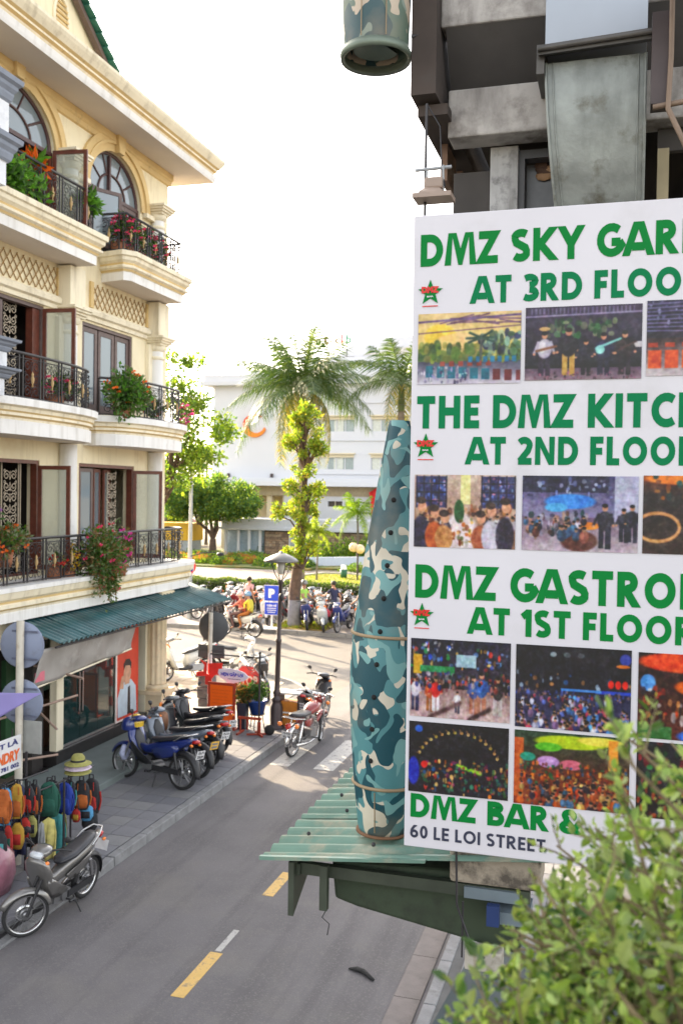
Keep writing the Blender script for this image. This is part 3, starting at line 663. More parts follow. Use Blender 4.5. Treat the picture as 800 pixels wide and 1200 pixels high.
# fluted corner column on pedestal
cc = MB(); cx, cy = GX+.12, 20.05; n = 48
ring = [(cx+(.235-(.016 if (i//2) % 2 else 0))*math.cos(2*PI*i/n), cy+(.235-(.016 if (i//2) % 2 else 0))*math.sin(2*PI*i/n)) for i in range(n)]
cc.prismz(ring, 1.12, 3.1); cc.lathe([(.27,1.0),(.30,1.04),(.30,1.08),(.25,1.12)], 24, 0, Matrix.Translation((cx,cy,0)))
cc.box(cx-.29,cx+.29,cy-.29,cy+.29,.13,.9); cc.box(cx-.34,cx+.34,cy-.34,cy+.34,.13,.28); cc.box(cx-.33,cx+.33,cy-.33,cy+.33,.9,1.0); cc.box(cx-.30,cx+.30,cy-.30,cy+.30,3.1,3.27)
cc.build('corner_column', mat('column_cream', (.72,.60,.40), .75, var=.06, dirt=(.5,.42,.3), dscale=2), B, bevel=.008)
# ================================================================ AWNING, BANNER, NEIGHBOUR, STALL
M_gsheet = mat('green_sheet_metal', (.02,.085,.095), .5, var=.3, scale=2, coat=.3, dirt=(.14,.25,.24), dscale=2.5, dthr=.6)
def corrugate(mb, p00, du, dv, nu, amp=.022, lam=.11, nv=1, m=0):
    """sheet: ridges run along dv, waves along du; du, dv full vectors"""
    p00, du, dv = Vector(p00), Vector(du), Vector(dv); nr = du.cross(dv).normalized()
    if nr.z < 0: nr = -nr
    L = du.length; k = int(L/lam*6); vs = []
    for i in range(k+1):
        s = L*i/k; w_ = amp*math.sin(2*PI*s/lam); w_ = amp*math.tanh(2*math.sin(2*PI*s/lam))
        for q in (0, 1): vs.append(p00+du*(i/k)+dv*q+nr*w_)
    mb.add(vs, [(2*i,2*i+2,2*i+3,2*i+1) for i in range(k)], m, True); return mb
aw = empty('shop_awning', 'dark green corrugated metal awning running under the lowest balcony of the cream hotel', 'awning')
for i in range(8):
    y = 14.35+i*.93; b = MB(); corrugate(b, (GX+.12,y,3.30+.004*(i % 2)), (0,.95,0), (1.12,0,-.36), 1, amp=.026, lam=.155); o = b.build('corrugated_sheet', M_gsheet, aw)
    sm = o.modifiers.new('thick', 'SOLIDIFY'); sm.thickness = .004
b = MB(); b.tube([(-9.27,14.3,2.88),(-9.27,21.9,2.88)], .02, 6)
for i in range(7): y = 14.6+i*1.15; b.tube([(GX+.06,y,3.25),(-9.28,y,2.88)], .016, 5); b.tube([(GX+.06,y,2.8),(-9.6,y,2.96)], .012, 5)
b.build('frame', M_iron, aw)
M_tarp = mat('grey_tarpaulin', (.30,.28,.26), .55, var=.15, scale=2, dirt=(.42,.40,.38), dscale=3, dthr=.55)
def cloth(name, fn, nu, nv, m, **kw):
    vs = [fn(i/nu, j/nv) for i in range(nu+1) for j in range(nv+1)]
    b = MB(); b.add(vs, [(i*(nv+1)+j,(i+1)*(nv+1)+j,(i+1)*(nv+1)+j+1,i*(nv+1)+j+1) for i in range(nu) for j in range(nv)], 0, True)
    o = b.build(name, m, **kw); s = o.modifiers.new('thick', 'SOLIDIFY'); s.thickness = .004; return o
bn = cloth('hanging_banner', lambda u, v: (-9.40-.10*v+.015*math.sin(u*22+v*3)+.02*math.sin(u*9-v*6)*v, 14.1+3.25*u-.2*v*(1-u), 2.87-(.66-.18*u)*v+.01*math.sin(u*13)*v), 60, 10, M_tarp,
      label='grey tarpaulin banner hanging along the front edge of the green corrugated awning', cat='banner')
MB().tube([(-9.50,13.9+3.45*u,2.205+.18*u) for u in (0,.25,.5,.75,1)], .018, 5).build('hem', M_ivory, bn)
MB().box(-9.46,-9.45,13.98,14.25,2.32,2.48).build('printed_patch', mat('pink_patch', (.6,.15,.2), .6), bn)

# neighbour house, cut by the left edge of the picture
NB = empty('neighbour_house', 'narrow neighbouring house with grey-blue cornices at the left edge above the stall', 'building')
M_nb = mat('neighbour_white', (.74,.76,.80), .75, var=.06, dirt=(.5,.52,.56), dscale=2)
M_nbg = mat('neighbour_greyblue', (.22,.25,.31), .7, var=.1)
for z0, z1 in ((10.5,11.75),(7.25,7.85)):
    b = MB(); pth = [(-8.98,6),(-8.98,12.48),(-11,12.48)]
    for zz, h in ((z0,.36),(z1-.36,.36)) if z0 > 9 else ((z0,.16),(z1-.2,.2)):
        b.sweep(pth, [(0,zz),(.03,zz+h*.1),(.05,zz+h*.3),(.05,zz+h*.4),(.09,zz+h*.55),(.10,zz+h*.7),(.15,zz+h*.8),(.16,zz+h),(0,zz+h)], 1)
    b.box(-11,-8.98,6,12.48,z0,z1,0); b.build('balcony_box', [M_nb, M_nbg], NB)
MB().box(-11,-9.0,6,12.45,10.15,10.5).box(-11,-9.0,6,12.45,7.0,7.25).build('soffit_slab', M_nb, NB)
MB().sphere((-8.97,12.15,11.12),(.04,.08,.13),8).sphere((-8.97,12.15,10.98),(.03,.13,.05),8).build('stucco_ornament', M_nb, NB)
MB().box(-16,-11.0,6,13.4,3.2,12.6).build('wall', M_nb, NB)
MB().box(-16,-10.4,6,12.9,2.9,3.3).build('floor_slab', M_nb, NB)
MB().box(-16,-12,6,16.0,.1,2.9).box(-12,-10.6,15.6,15.95,.13,2.9).box(-12,-11.6,13.3,15.7,.1,2.9).build('dark_shop_wall', mat('shop_dark', (.035,.03,.028), .7), NB)
MB().box(-11.0,-10.9,15.2,15.6,.2,2.4).build('green_shutter', mat('green_paint', (.02,.07,.025), .5), NB)
for i in range(3): MB().tube([(-9.6,8.0+i*1.5,7.95),(-9.6,8.0+i*1.5,8.5)], .03, 6).sphere((-9.6,8+i*1.5,8.3),(.07,.07,.12),8).build('baluster', M_nbg, NB)
MB().box(-10.2,-9.6,8.5,12.6,.13,.75).build('low_plinth', mat('brown_concrete', (.19,.15,.11), .85, var=.2, dirt=(.1,.09,.08), dscale=2), NB, bevel=.02)
# purple tarpaulin
cloth('purple_tarpaulin', lambda u, v: (-8.15+.25*v*(1-u)+.25*u, 9.2+2.65*u, 3.30-.16*u-.46*u**1.5-(1.15*(1-u))*v-.10*math.sin(u*PI)*(1-v)), 24, 10, mat('purple_tarp', (.19,.16,.40), .6, var=.1, scale=2),
      label='purple tarpaulin stretched over the stall at the left edge', cat='tarpaulin')
for k_, (a, b_) in enumerate((((-10.3,15.2,2.35),(-9.1,14.9,2.25)),((-10.3,15.0,1.75),(-9.3,14.4,1.45)),((-10.3,13.9,1.6),(-9.2,14.9,1.95)),((-10.2,13.8,.9),(-9.4,14.6,.95)))):
    MB().tube([a, b_], .022, 6).build('awning_pole', mat('rusty_pole', (.36,.25,.2), .6, var=.2), label=['straight upper bar sticking out from the cream doorpost beside the round signs','lower bar slanting out below the purple tarpaulin','thin bar crossing diagonally between the two straight bars','short dark bar just above the stacked hats'][k_], cat='pole', group='bars sticking out beside the shop')
# two round traffic signs seen from behind on one pole
M_sback = mat('sign_back_grey', (.26,.30,.42), .55, metal=.3, var=.08, scale=3, dirt=(.2,.21,.26), dscale=4)
M_pole = mat('painted_pole', (.62,.58,.50), .6, var=.1, dirt=(.38,.3,.22), dscale=5)
rs = empty('road_sign', 'pole with two round traffic signs seen from behind above the stall', 'road sign', (-8.32,11.90,.14))
b = MB(); b.cyl((0,0,0),(.02,0,3.55),.055,.055,12); b.build('pole', M_pole, rs)
for z, r in ((3.19,.33),(2.36,.32)):
    X = Matrix.Translation((.0,.075,z)) @ Euler((R(-90),0,R(8))).to_matrix().to_4x4()
    b = MB(); b.lathe([(.001,-.008),(r,-.008),(r+.012,0),(r,.008),(.001,.008)], 36, 0, X); d = b.build('disc', M_sback, rs)
    for dz in (-.2,.2): MB().box(-.27,.27,.045,.062,z+dz-.015,z+dz+.015).build('bracket', mat('bracket_dark', (.15,.17,.25), .5, metal=.4), d)
MB().box(-.04,.34,.06,.08,1.62,2.1).build('notice_board', mat('notice_grey', (.33,.34,.33), .6, dirt=(.2,.2,.2), dscale=3), rs, bevel=.01)
# laundry sign
ls = empty('laundry_sign', 'white laundry sign with orange lettering hanging at the left edge', 'sign', (-8.22,11.40,1.60), R(88)); ls.scale = (.98,1,.78)
MB().box(-.50,.40,-.015,.015,0,.62).build('board', mat('sign_white', (.72,.72,.74), .5, var=.05, dirt=(.5,.45,.4), dscale=5, dthr=.62), ls, bevel=.01)
M_navy = mat('navy_letter', (.02,.03,.18), .5); M_or = mat('orange_letter', (.75,.13,.02), .5)
def put(txt, x, z, w_, h_, m, parent, off=.03, y=-.018, name='lettering', sh=0):
    return text_mesh(name, txt, w_, h_, m, .003, off, parent, Matrix.Translation((x,y,z)), sh)
put('GIẶT LÀ', -.42, .44, .74, .15, M_navy, ls); put('LAUNDRY', -.46, .18, .82, .20, M_or, ls, .045, sh=.1); put('0 0382 781 002', -.44, .05, .78, .08, M_navy, ls)
MB().cyl((-.1,.03,.3),(-.1,.03,.75),.012).cyl((.25,.03,.3),(.25,.03,.75),.012).build('hanger', M_iron, ls)

# clothes and backpack stall ---------------------------------------------------
def fabric(n, c): return mat('fabric_'+n, c, .85, var=.2, scale=14, bump=.3, bscale=25)
FB = dict(navyb=fabric('navyb',(.02,.03,.09)), green=fabric('green',(.012,.08,.055)), blue=fabric('blue',(.012,.035,.26)), orange=fabric('orange',(.36,.09,.015)), yellow=fabric('yellow',(.38,.22,.025)), red=fabric('red',(.36,.02,.015)),
          black=fabric('black',(.02,.02,.024)), teal=fabric('teal',(.05,.25,.26)), paleyellow=fabric('pale_yellow',(.62,.55,.18)), olive=fabric('olive',(.28,.27,.08)), grey=fabric('grey',(.35,.36,.37)), sky=fabric('sky',(.08,.28,.5)), lilac=fabric('lilac',(.55,.45,.55)), navy=fabric('navy',(.02,.025,.07)))
def crease(o, sd):
    md = o.modifiers.new('sub', 'SUBSURF'); md.levels = 1; md.render_levels = 1
    tx = bpy.data.textures.get('bag_folds') or bpy.data.textures.new('bag_folds', 'CLOUDS'); tx.noise_scale = .09; tx.noise_depth = 2
    dm = o.modifiers.new('folds', 'DISPLACE'); dm.texture = tx; dm.strength = .05; dm.mid_level = .5; dm.texture_coords = 'GLOBAL'
def backpack(loc, w_, h_, c1, c2, label, rot=0, group='backpacks and bags hanging on the stall'):
    t = empty('backpack', label, 'backpack', loc, rot, group); b = MB(); d = w_*.55; t.scale = (1.0,1.0,.92)
    b.loft([((0,0,-h_),(w_*.34,0,0),(0,d*.3,0)),((0,0,-h_*.93),(w_*.48,0,0),(0,d*.46,0)),((0,0,-h_*.5),(w_*.5,0,0),(0,d*.5,0)),((0,0,-h_*.2),(w_*.44,0,0),(0,d*.42,0)),((0,0,-h_*.05),(w_*.28,0,0),(0,d*.28,0)),((0,0,0),(w_*.08,0,0),(0,d*.1,0))], 14, p=3.2)
    o_ = b.build('body', FB[c1], t); crease(o_, abs(loc[1])*3)
    b = MB(); b.loft([((0,-d*.48,-h_*.90),(w_*.3,0,0),(0,d*.1,0)),((0,-d*.52,-h_*.75),(w_*.38,0,0),(0,d*.17,0)),((0,-d*.5,-h_*.5),(w_*.34,0,0),(0,d*.14,0)),((0,-d*.42,-h_*.45),(w_*.1,0,0),(0,d*.03,0))], 12, p=3)
    b.build('front_pocket', FB[c2], t)
    MB().tube([(-w_*.12,0,-.02),(-w_*.1,0,.06),(w_*.1,0,.06),(w_*.12,0,-.02)], .012, 5).build('strap', FB['black'], t)
    b = MB()
    for s in (-1, 1): b.tube([(s*w_*.2,-d*.42,-h_*.08),(s*w_*.22,-d*.55,-h_*.3)], .007, 4); b.tube([(s*w_*.5,-d*.1,-h_*.35),(s*w_*.56,-d*.15,-h_*.6),(s*w_*.47,-d*.2,-h_*.85)], .014, 5)
    b.build('side_strap', FB[c2], t)
    return t
rk = empty('clothes_rack', 'dark metal clothes rack standing on the pavement beside the silver motorbike', 'rack', (-7.90,12.35,.15))
b = MB(); b.cyl((-.05,.35,0),(-.05,.35,1.12),.016).cyl((.12,-.1,0),(.12,-.1,1.15),.018).build('pole', M_iron, rk)
MB().tube([(-.2,-1.4,1.1),(.02,-.2,1.13),(-.02,.95,1.10)], .013, 6).build('rail', M_iron, rk)
MB().tube([(-.3,.35,.02),(.25,.35,.02)], .014, 5).tube([(-.1,-.1,.02),(.4,-.1,.02)], .014, 5).tube([(-.05,.35,1.1),(-.05,.38,1.32),(-.02,.45,1.35),(0,.5,1.28)], .01, 5).build('foot', M_iron, rk)
rk2 = empty('clothes_rack', 'dark metal rack at the left edge holding the bags in two rows', 'rack', (-8.08,11.75,.15))
MB().cyl((0,0,0),(0,0,1.7),.02).cyl((-.1,-.9,0),(-.1,-.9,1.7),.02).build('pole', M_iron, rk2); MB().tube([(-.1,-1.2,1.35),(.12,.35,1.35)], .013).tube([(-.1,-1.2,.8),(.12,.35,.8)], .013).build('rail', M_iron, rk2)
backpack((-7.95,12.13,1.33), .30, .56, 'green', 'green', 'dark green backpack hanging next to the bright blue one', .3)
backpack((-7.92,12.50,1.22), .26, .54, 'blue', 'blue', 'bright blue backpack hanging right of the dark green one', .2)
backpack((-7.90,12.92,1.13), .26, .50, 'black', 'orange', 'black backpack with yellow and orange straps at the right end of the stall', .5)
backpack((-7.9,13.2,1.08), .30, .62, 'black', 'red', 'black backpack with a red front hanging at the far end of the stall', .2)
backpack((-8.0,11.10,1.52), .24, .52, 'orange', 'orange', 'orange backpack in the upper row at the left edge', .3)
backpack((-7.97,11.36,1.52), .20, .54, 'yellow', 'orange', 'yellow backpack with an orange pocket in the upper row', .4)
backpack((-7.95,11.62,1.42), .20, .44, 'black', 'red', 'small black bag with a red pocket in the upper row beside the yellow backpack', .1)
backpack((-8.06,11.24,1.50), .20, .6, 'sky', 'navy', 'sky blue bag partly behind the orange backpack at the left edge', .2)
def pouch(loc, w_, h_, c1, c2, label):
    t = empty('waist_bag', label, 'bag', loc, .3, 'small waist bags in the lower row'); MB().loft([((0,0,-h_),(w_*.3,0,0),(0,w_*.16,0)),((0,0,-h_*.7),(w_*.5,0,0),(0,w_*.25,0)),((0,0,-h_*.25),(w_*.46,0,0),(0,w_*.22,0)),((0,0,0),(w_*.2,0,0),(0,w_*.08,0))], 12).build('body', FB[c1], t)
    MB().loft([((0,-w_*.24,-h_*.8),(w_*.3,0,0),(0,w_*.06,0)),((0,-w_*.26,-h_*.4),(w_*.3,0,0),(0,w_*.06,0))], 10).build('pocket', FB[c2], t)
    MB().tube([(-w_*.3,0,-.03),(-w_*.15,0,.18),(w_*.15,0,.18),(w_*.3,0,-.03)], .008, 4).build('strap', FB['black'], t)
for q, (x, y, z, a, b_, c, d, l) in enumerate(((-7.96,11.00,.98,.2,.4,'black','teal','black waist bag in the lower row at the very left edge'),(-7.95,11.16,1.0,.14,.42,'red','green','red and green bag in the lower row'),(-7.93,11.34,.98,.2,.36,'yellow','red','yellow waist bag with a red pocket in the lower row'),(-7.92,11.50,1.0,.16,.28,'red','black','bright red waist bag in the lower row'),(-7.92,11.66,.98,.16,.3,'olive','black','olive waist bag right of the bright red one'),
        (-7.86,13.0,.74,.22,.26,'sky','black','light blue pouch hanging under the black and orange backpack'),(-7.88,12.74,.74,.14,.2,'red','yellow','red pouch hanging under the bright blue backpack'),(-7.86,13.1,.62,.26,.34,'black','black','black fringed pouch lowest on the right end of the stall'))): pouch((x,y,z), a, b_, c, d, l)
for q, (x, y, z, c1, c2, l) in enumerate(((-8.02,11.48,1.48,'navy','red','navy backpack with a red pocket squeezed in behind the yellow one'),(-7.98,11.82,1.38,'black','orange','narrow black bag with an orange pocket left of the dark green backpack'),(-7.99,12.3,1.3,'black','black','plain black backpack between the green and the blue one'),(-7.97,12.7,1.2,'black','teal','black and teal backpack right behind the blue one'))): backpack((x,y,z), .2, .5, c1, c2, l, .2)
def garment(loc, w_, h_, c, label):
    cx, cy, cz = loc
    cloth('hanging_garment', lambda u, v: (cx+(u-.5)*w_*(.55+.5*min(1,v*3))+.025*math.sin(u*14+cy*5)*v, cy+(u-.5)*w_*.6+.04*math.cos(u*15+v*2)*v, cz-h_*v+.05*abs(u-.5)*2*(1-v)*-1+.03*math.sin(u*9+cx*7)*v), 20, 10, FB[c], label=label, cat='clothing', group='long garments hanging on the stall')
garment((-7.93,12.08,.82), .22, .62, 'paleyellow', 'pale yellow garment hanging below the green backpack')
garment((-7.9,12.28,.82), .22, .62, 'teal', 'teal garment hanging right of the pale yellow one')
garment((-7.96,11.95,.80), .10, .55, 'grey', 'narrow grey garment left of the pale yellow one')
garment((-7.9,12.42,.80), .10, .5, 'olive', 'narrow olive garment right of the teal one')
garment((-8.1,11.45,1.45), .30, 1.0, 'navy', 'long navy cloth hanging behind the small bags')
garment((-8.04,11.84,1.38), .18, .95, 'black', 'narrow black cloth hanging left of the dark green backpack')
garment((-8.05,12.3,1.3), .22, .9, 'black', 'long black cloth hanging between the two racks')
M_h = [FB['olive'], FB['lilac'], FB['olive']]
for i in range(3):
    t = empty('hat', ['topmost olive brimmed hat of the stack','lilac grey brimmed hat in the middle of the stack','lowest olive hat of the stack above the black backpack'][i], 'hat', (-7.88,12.78,1.44-.065*i), 0, 'hats stacked on the rack')
    MB().lathe([(.001,.13),(.07,.125),(.10,.09),(.11,.02),(.20-.0*i,-.01),(.205,-.02),(.11,.005)], 20, X=Matrix.Diagonal((1,1,1,1))).build('felt', M_h[i], t)
    MB().lathe([(.112,.02),(.108,.05)], 20).build('hat_band', FB['black'], t)
b = MB(); random.seed(3)
b.loft([((0,0,0),(.32,0,0),(0,.28,0)),((0,0,.25),(.38,0,0),(0,.34,0)),((.02,0,.5),(.33,0,0),(0,.3,0)),((0,.03,.68),(.2,0,0),(0,.18,0)),((.03,0,.75),(.06,0,0),(0,.05,0))], 18, p=2.6)
o = b.build('plastic_sack', mat('pink_plastic', (.30,.12,.16), .3, var=.35, scale=5, bump=.9, bscale=7, coat=.5), loc=(-8.15,10.95,.15), label='large pinkish plastic sack standing under the bags at the left edge', cat='sack')
md = o.modifiers.new('d', 'DISPLACE'); tx = bpy.data.textures.new('crumple', 'CLOUDS'); tx.noise_scale = .15; md.texture = tx; md.strength = .05

# ================================================================ CORNER FURNITURE
M_lamp = mat('lamp_post_brown', (.06,.045,.045), .45, var=.15, metal=.3)
lp = empty('street_lamp', 'dark classical street lamp with a dish shade on the pavement corner', 'street lamp', (-7.6,20.7,.14))
b = MB(); b.lathe([(.001,0),(.20,0),(.20,.05),(.155,.08),(.15,.5),(.12,.58),(.10,.62),(.12,.66),(.12,.70),(.085,.74),(.075,.78),(.095,.83),(.068,.90),(.062,1.0),(.058,2.0),(.072,2.02),(.072,2.06),(.052,2.09),(.045,3.35),(.075,3.38),(.05,3.44)], 20, X=Matrix.Identity(4))
b.build('post', M_lamp, lp, rot=(0,R(1.3),0))
b = MB()
for i in range(4):
    a = PI/4+i*PI/2; b.tube([(.08+.04*math.cos(a),.04*math.sin(a),3.42),(.08+.16*math.cos(a),.16*math.sin(a),3.6),(.08+.24*math.cos(a),.24*math.sin(a),3.86)], .013, 5)
b.build('shade_arm', M_lamp, lp)
T = Matrix.Translation((.08,0,0))
MB().lathe([(.38,3.86),(.40,3.88),(.36,3.93),(.24,4.0),(.12,4.05),(.04,4.07),(.03,4.1),(.001,4.11)], 28, X=T).lathe([(.37,3.865),(.3,3.9),(.001,3.95)], 28, X=T).build('lamp_shade', mat('shade_grey', (.17,.165,.16), .35, metal=.5, var=.1), lp)
MB().lathe([(.001,3.56),(.07,3.58),(.10,3.72),(.09,3.85),(.001,3.87)], 16, X=T).build('bulb', mat('opal', (.6,.58,.52), .3), lp)
MB().sphere((.12,-.06,3.05),(.07,.06,.10),10).tube([(.05,-.03,3.1),(.12,-.05,3.2)], .01).build('camera_box', M_iron, lp)
# red and white pole with signs seen from behind
ps = empty('road_sign', 'red and white striped pole with a round and a rectangular sign seen from behind', 'road sign', (-9.2,20.55,.14))
for i in range(7):
    MB().cyl((0,0,i*.24),(0,0,(i+1)*.24-.001),.05,n=14).build('pole_band', mat('band_red', (.55,.03,.02), .5) if i % 2 else mat('band_white', (.75,.74,.72), .5), ps)
MB().cyl((0,0,1.68),(.015,0,2.62),.05,n=14).build('pole', M_pole, ps)
X = Matrix.Translation((.05,.07,2.28)) @ Euler((R(-90),0,R(5))).to_matrix().to_4x4()
MB().lathe([(.001,-.008),(.35,-.008),(.365,0),(.35,.008),(.001,.008)], 36, 0, X).build('disc', mat('sign_back_dark', (.10,.105,.11), .5, metal=.3, var=.1), ps)
MB().box(-.33,.34,.05,.07,1.55,1.86).build('plate', MATS['sign_back_dark'], ps, bevel=.01)
MB().cyl((-.33,-.02,1.74),(.33,-.02,1.74),.006).build('bolt_bar', M_iron, ps)
ar = empty('red_sign', 'bright red metal arrow plates around the striped pole above the orange board', 'sign', (-9.2,20.5,1.3))
MB().prismy([(-.28,.08),(-.10,.10),(-.08,.25),(-.20,.38),(-.02,.30),(-.02,0),(-.28,-.02)], -.09,-.075).build('arrow_plate', mat('bright_red', (.72,.03,.02), .5), ar)
MB().prismy([(.05,.30),(.38,.33),(.36,.02),(.2,.04),(.12,-.05),(.05,0)], -.10,-.085).build('arrow_plate', MATS['bright_red'], ar)
MB().prismy([(-.06,.05),(.1,.02),(.1,-.22),(-.06,-.2)], -.075,-.06).build('arrow_plate', MATS['band_red'], ar)
# orange menu board
ob = empty('menu_board', 'orange standing menu board in a dark red wooden frame', 'menu board', (-8.72,20.15,.15), R(-4))
MB().box(-.35,-.29,-.02,.02,.0,1.08).box(.29,.35,-.02,.02,0,1.08).box(-.29,.29,-.02,.02,1.02,1.08).box(-.29,.29,-.02,.02,.12,.18).build('frame', mat('red_brown_frame', (.35,.04,.015), .5), ob, bevel=.005)
MB().box(-.29,.29,-.012,.012,.18,1.02).build('panel', mat('orange_panel', (.86,.125,.004), .5, var=.04), ob)
for i in range(9): MB().box(-.24,.24-.05*(i % 3),-.015,-.0125,.9-i*.075,.908-i*.075).build('text_line', mat('orange_dark', (.62,.07,.005), .5), ob)
MB().box(-.34,-.30,.0,.35,.0,.04).box(.30,.34,0,.35,0,.04).build('foot', MATS['red_brown_frame'], ob)
# HEN GAP LAI sign
hs = empty('farewell_sign', 'white pointed sign with blue HẸN GẶP LẠI lettering above the orange board', 'sign', (-8.55,20.35,1.34), R(-3))
MB().prismy([(-.36,.06),(-.30,-.05),(-.16,-.10),(-.10,-.18),(.02,-.16),(.14,-.12),(.3,-.08),(.42,.02),(.3,.12),(.12,.17),(-.1,.18),(-.34,.15)], -.012,.012).build('plate', mat('lilac_white', (.66,.64,.76), .5, var=.04), hs)
put('HẸN GẶP LẠI', -.28, -.01, .56, .12, mat('blue_letter', (.02,.03,.45), .5), hs, .05, -.0125); 
MB().box(-.1,.22,-.0145,-.0125,-.06,-.048).build('small_print', M_navy, hs)
MB().cyl((.0,.03,-1.2),(.0,.03,.1),.016).build('pole', M_iron, hs)
# STOP sign
ss = empty('stop_sign', 'red octagonal stop sign partly hidden behind the white pointed sign', 'road sign', (-8.33,20.75,.14), R(-6))
o8 = [(.36*math.cos(PI/8+i*PI/4), 1.05+.36*math.sin(PI/8+i*PI/4)) for i in range(8)]; o9 = [(.385*math.cos(PI/8+i*PI/4), 1.05+.385*math.sin(PI/8+i*PI/4)) for i in range(8)]
MB().prismy(o9, -.005,.005).build('rim', M_white, ss); MB().prismy(o8, -.012,.0).build('plate', mat('stop_red', (.55,.03,.02), .5), ss)
put('STOP', -.27, .93, .54, .24, mat('stop_letter', (.72,.55,.42), .5), ss, .04, -.0125)
MB().cyl((0,.03,0),(0,.03,1.3),.025).build('pole', M_iron, ss)
# wrought iron sign frame on red wheeled foot
ir = empty('iron_frame', 'black iron hanging frame with scroll corner on a red foot beside the lamp', 'sign stand', (-7.72,19.95,.15))
MB().cyl((0,0,0),(0,0,1.82),.022).sphere((0,0,1.85),.035,8).build('pole', M_iron, ir)
MB().tube([(0,0,1.74),(-1.25,.1,1.74)], .016).cyl((-1.25,.1,1.74),(-1.25,.1,1.5),.008).build('arm', M_iron, ir)
MB().tube([(-.19+x,0,1.55+z) for x, z in [(.15*math.cos(a)*(1-a/14),.16*math.sin(a)*(1-a/14)) for a in [i*.5 for i in range(22)]]], .009, 5).tube([(-.02,0,1.3),(-.12,0,1.34),(-.2,0,1.38),(-.12,0,1.44)], .008, 4).build('scroll', M_iron, ir)
M_redm = mat('red_metal', (.36,.045,.02), .5, var=.3, scale=8)
MB().cbox((0,0,.03),(.55,.04,.04),rot=(0,0,.5)).cbox((0,0,.03),(.5,.04,.04),rot=(0,0,-.9)).cyl((0,0,.0),(0,0,.3),.04).box(-.5,.05,-.03,.03,.34,.39).cyl((-.45,0,.02),(-.45,0,.36),.02).cyl((-.28,0,.1),(-.28,0,.36),.02).cbox((-.45,0,.03),(.04,.4,.04)).build('foot', M_redm, ir)
MB().lathe([(.001,-.03),(.10,-.03),(.12,0),(.10,.03),(.001,.03)], 16, 0, Matrix.Translation((.22,.08,.12)) @ Euler((PI/2,0,.3)).to_matrix().to_4x4()).build('wheel', mat('rubber', (.02,.02,.02), .7), ir)
# stone block
sb = empty('stone_pillar', 'short grey stone block pillar behind the striped pole', 'pillar', (-9.45,20.95,.14))
M_stone = mat('grey_stone', (.13,.135,.145), .85, var=.25, scale=4, bump=.6, bscale=14, dirt=(.25,.25,.26), dscale=5)
z = 0
for i, (h, dx) in enumerate(((.30,0),(.24,.02),(.28,-.01),(.22,.02))): MB().box(-.17+dx,.15+dx,-.18,.18,z,z+h-.012).build('stone', M_stone, sb, bevel=.015); z += h
MB().box(-.21,.19,-.22,.22,z,z+.07).build('cap', M_stone, sb, bevel=.01)
# flower pots
M_pot = mat('blue_plastic', (.02,.07,.30), .4, var=.1); M_potd = mat('dark_pot', (.02,.028,.05), .5)
GREEN = [mat('leaf_a', (.055,.13,.025), .55, var=.3, scale=20, trans=.35), mat('leaf_b', (.085,.17,.03), .55, var=.3, scale=20, trans=.35), mat('leaf_c', (.04,.09,.022), .55, var=.3, scale=20, trans=.3)]
def bush(name, loc, rad, n, ls, mats, parent, up_=.3, seed=0, midx=None, droop=0):
    g = np.random.default_rng(seed+5); q = g.normal(size=(n,3)); q /= np.linalg.norm(q,axis=1,keepdims=True)
    rr = (g.random(n)**.45)[:,None]; lump = 1+.22*np.sin(q[:,:1]*5+seed)+.18*np.sin(q[:,1:2]*7+1+seed)+.15*np.sin(q[:,2:3]*6+2)
    P = q*rr*lump*np.array(rad)[None]+np.array(loc)[None]; D = q+g.normal(size=(n,3))*.6; D[:,2] += up_; 
    if droop: P[:,2] -= droop*np.abs(g.normal(size=n))*.3
    me = leaves(name, P, D, ls*(.7+.6*g.random(n)), ls*.5*(.7+.6*g.random(n)), mats, midx=midx); return mkobj(name, me, parent)
def blossoms(name, loc, rad, n, s, m, parent, seed=0):
    g = np.random.default_rng(seed+50); b = MB()
    for i in range(n):
        q = g.normal(size=3); q /= np.linalg.norm(q); c = Vector(loc)+Vector(q*np.array(rad)*(.8+.3*g.random())); 
        for k_ in range(5):
            a = 2*PI*k_/5+g.random(); d = Vector((math.cos(a),math.sin(a)*.8,.5*math.sin(a)+.3)).normalized(); e_ = d.cross(Vector(g.normal(size=3))).normalized()
            b.add([c, c+d*s*.6+e_*s*.35, c+d*s, c+d*s*.6-e_*s*.35], [(0,1,2,3)])
    return b.build(name, m, parent)
def pot(loc, r, h, m, label, cat='potted plant', br=.3, ls=.08, n=700, group=None, mats=None, square=False, fz=None):
    t = empty('potted_plant', label, cat, loc, 0, group); MB().lathe([(.001,0),(r*.72,0),(r,h*.92),(r*1.08,h*.93),(r*1.08,h),(r*.96,h),(r*.9,h*.9),(.001,h*.88)], 4 if square else 20, sm=not square, X=Euler((0,0,PI/4)).to_matrix().to_4x4()).build('pot', m, t)
    b = MB()
    for i in range(6):
        a = i*1.1; b.tube([(0,0,h*.9),(br*.3*math.cos(a),br*.3*math.sin(a),h+br*.6),(br*.6*math.cos(a),br*.6*math.sin(a),h+br*1.0)], [.012,.008,.004], 4)
    b.build('stem', mat('stem_green', (.10,.09,.03), .7), t); bush('foliage', (0,0,h+br*.85), (br,br,br*.85), n, ls, mats or GREEN, t, seed=int(abs(loc[0]*17+loc[1]*3))); return t
pot((-8.28,20.35,.15), .16, .62, M_potd, 'tall dark square planter with a reddish shrub beside the orange board', br=.22, n=700, mats=[mat('rust_leaf', (.20,.11,.03), .6, trans=.3, var=.3), GREEN[2]], square=True)
pot((-7.98,20.5,.50), .22, .32, M_pot, 'round blue pot with a green shrub raised on a small stand', br=.22, n=600)
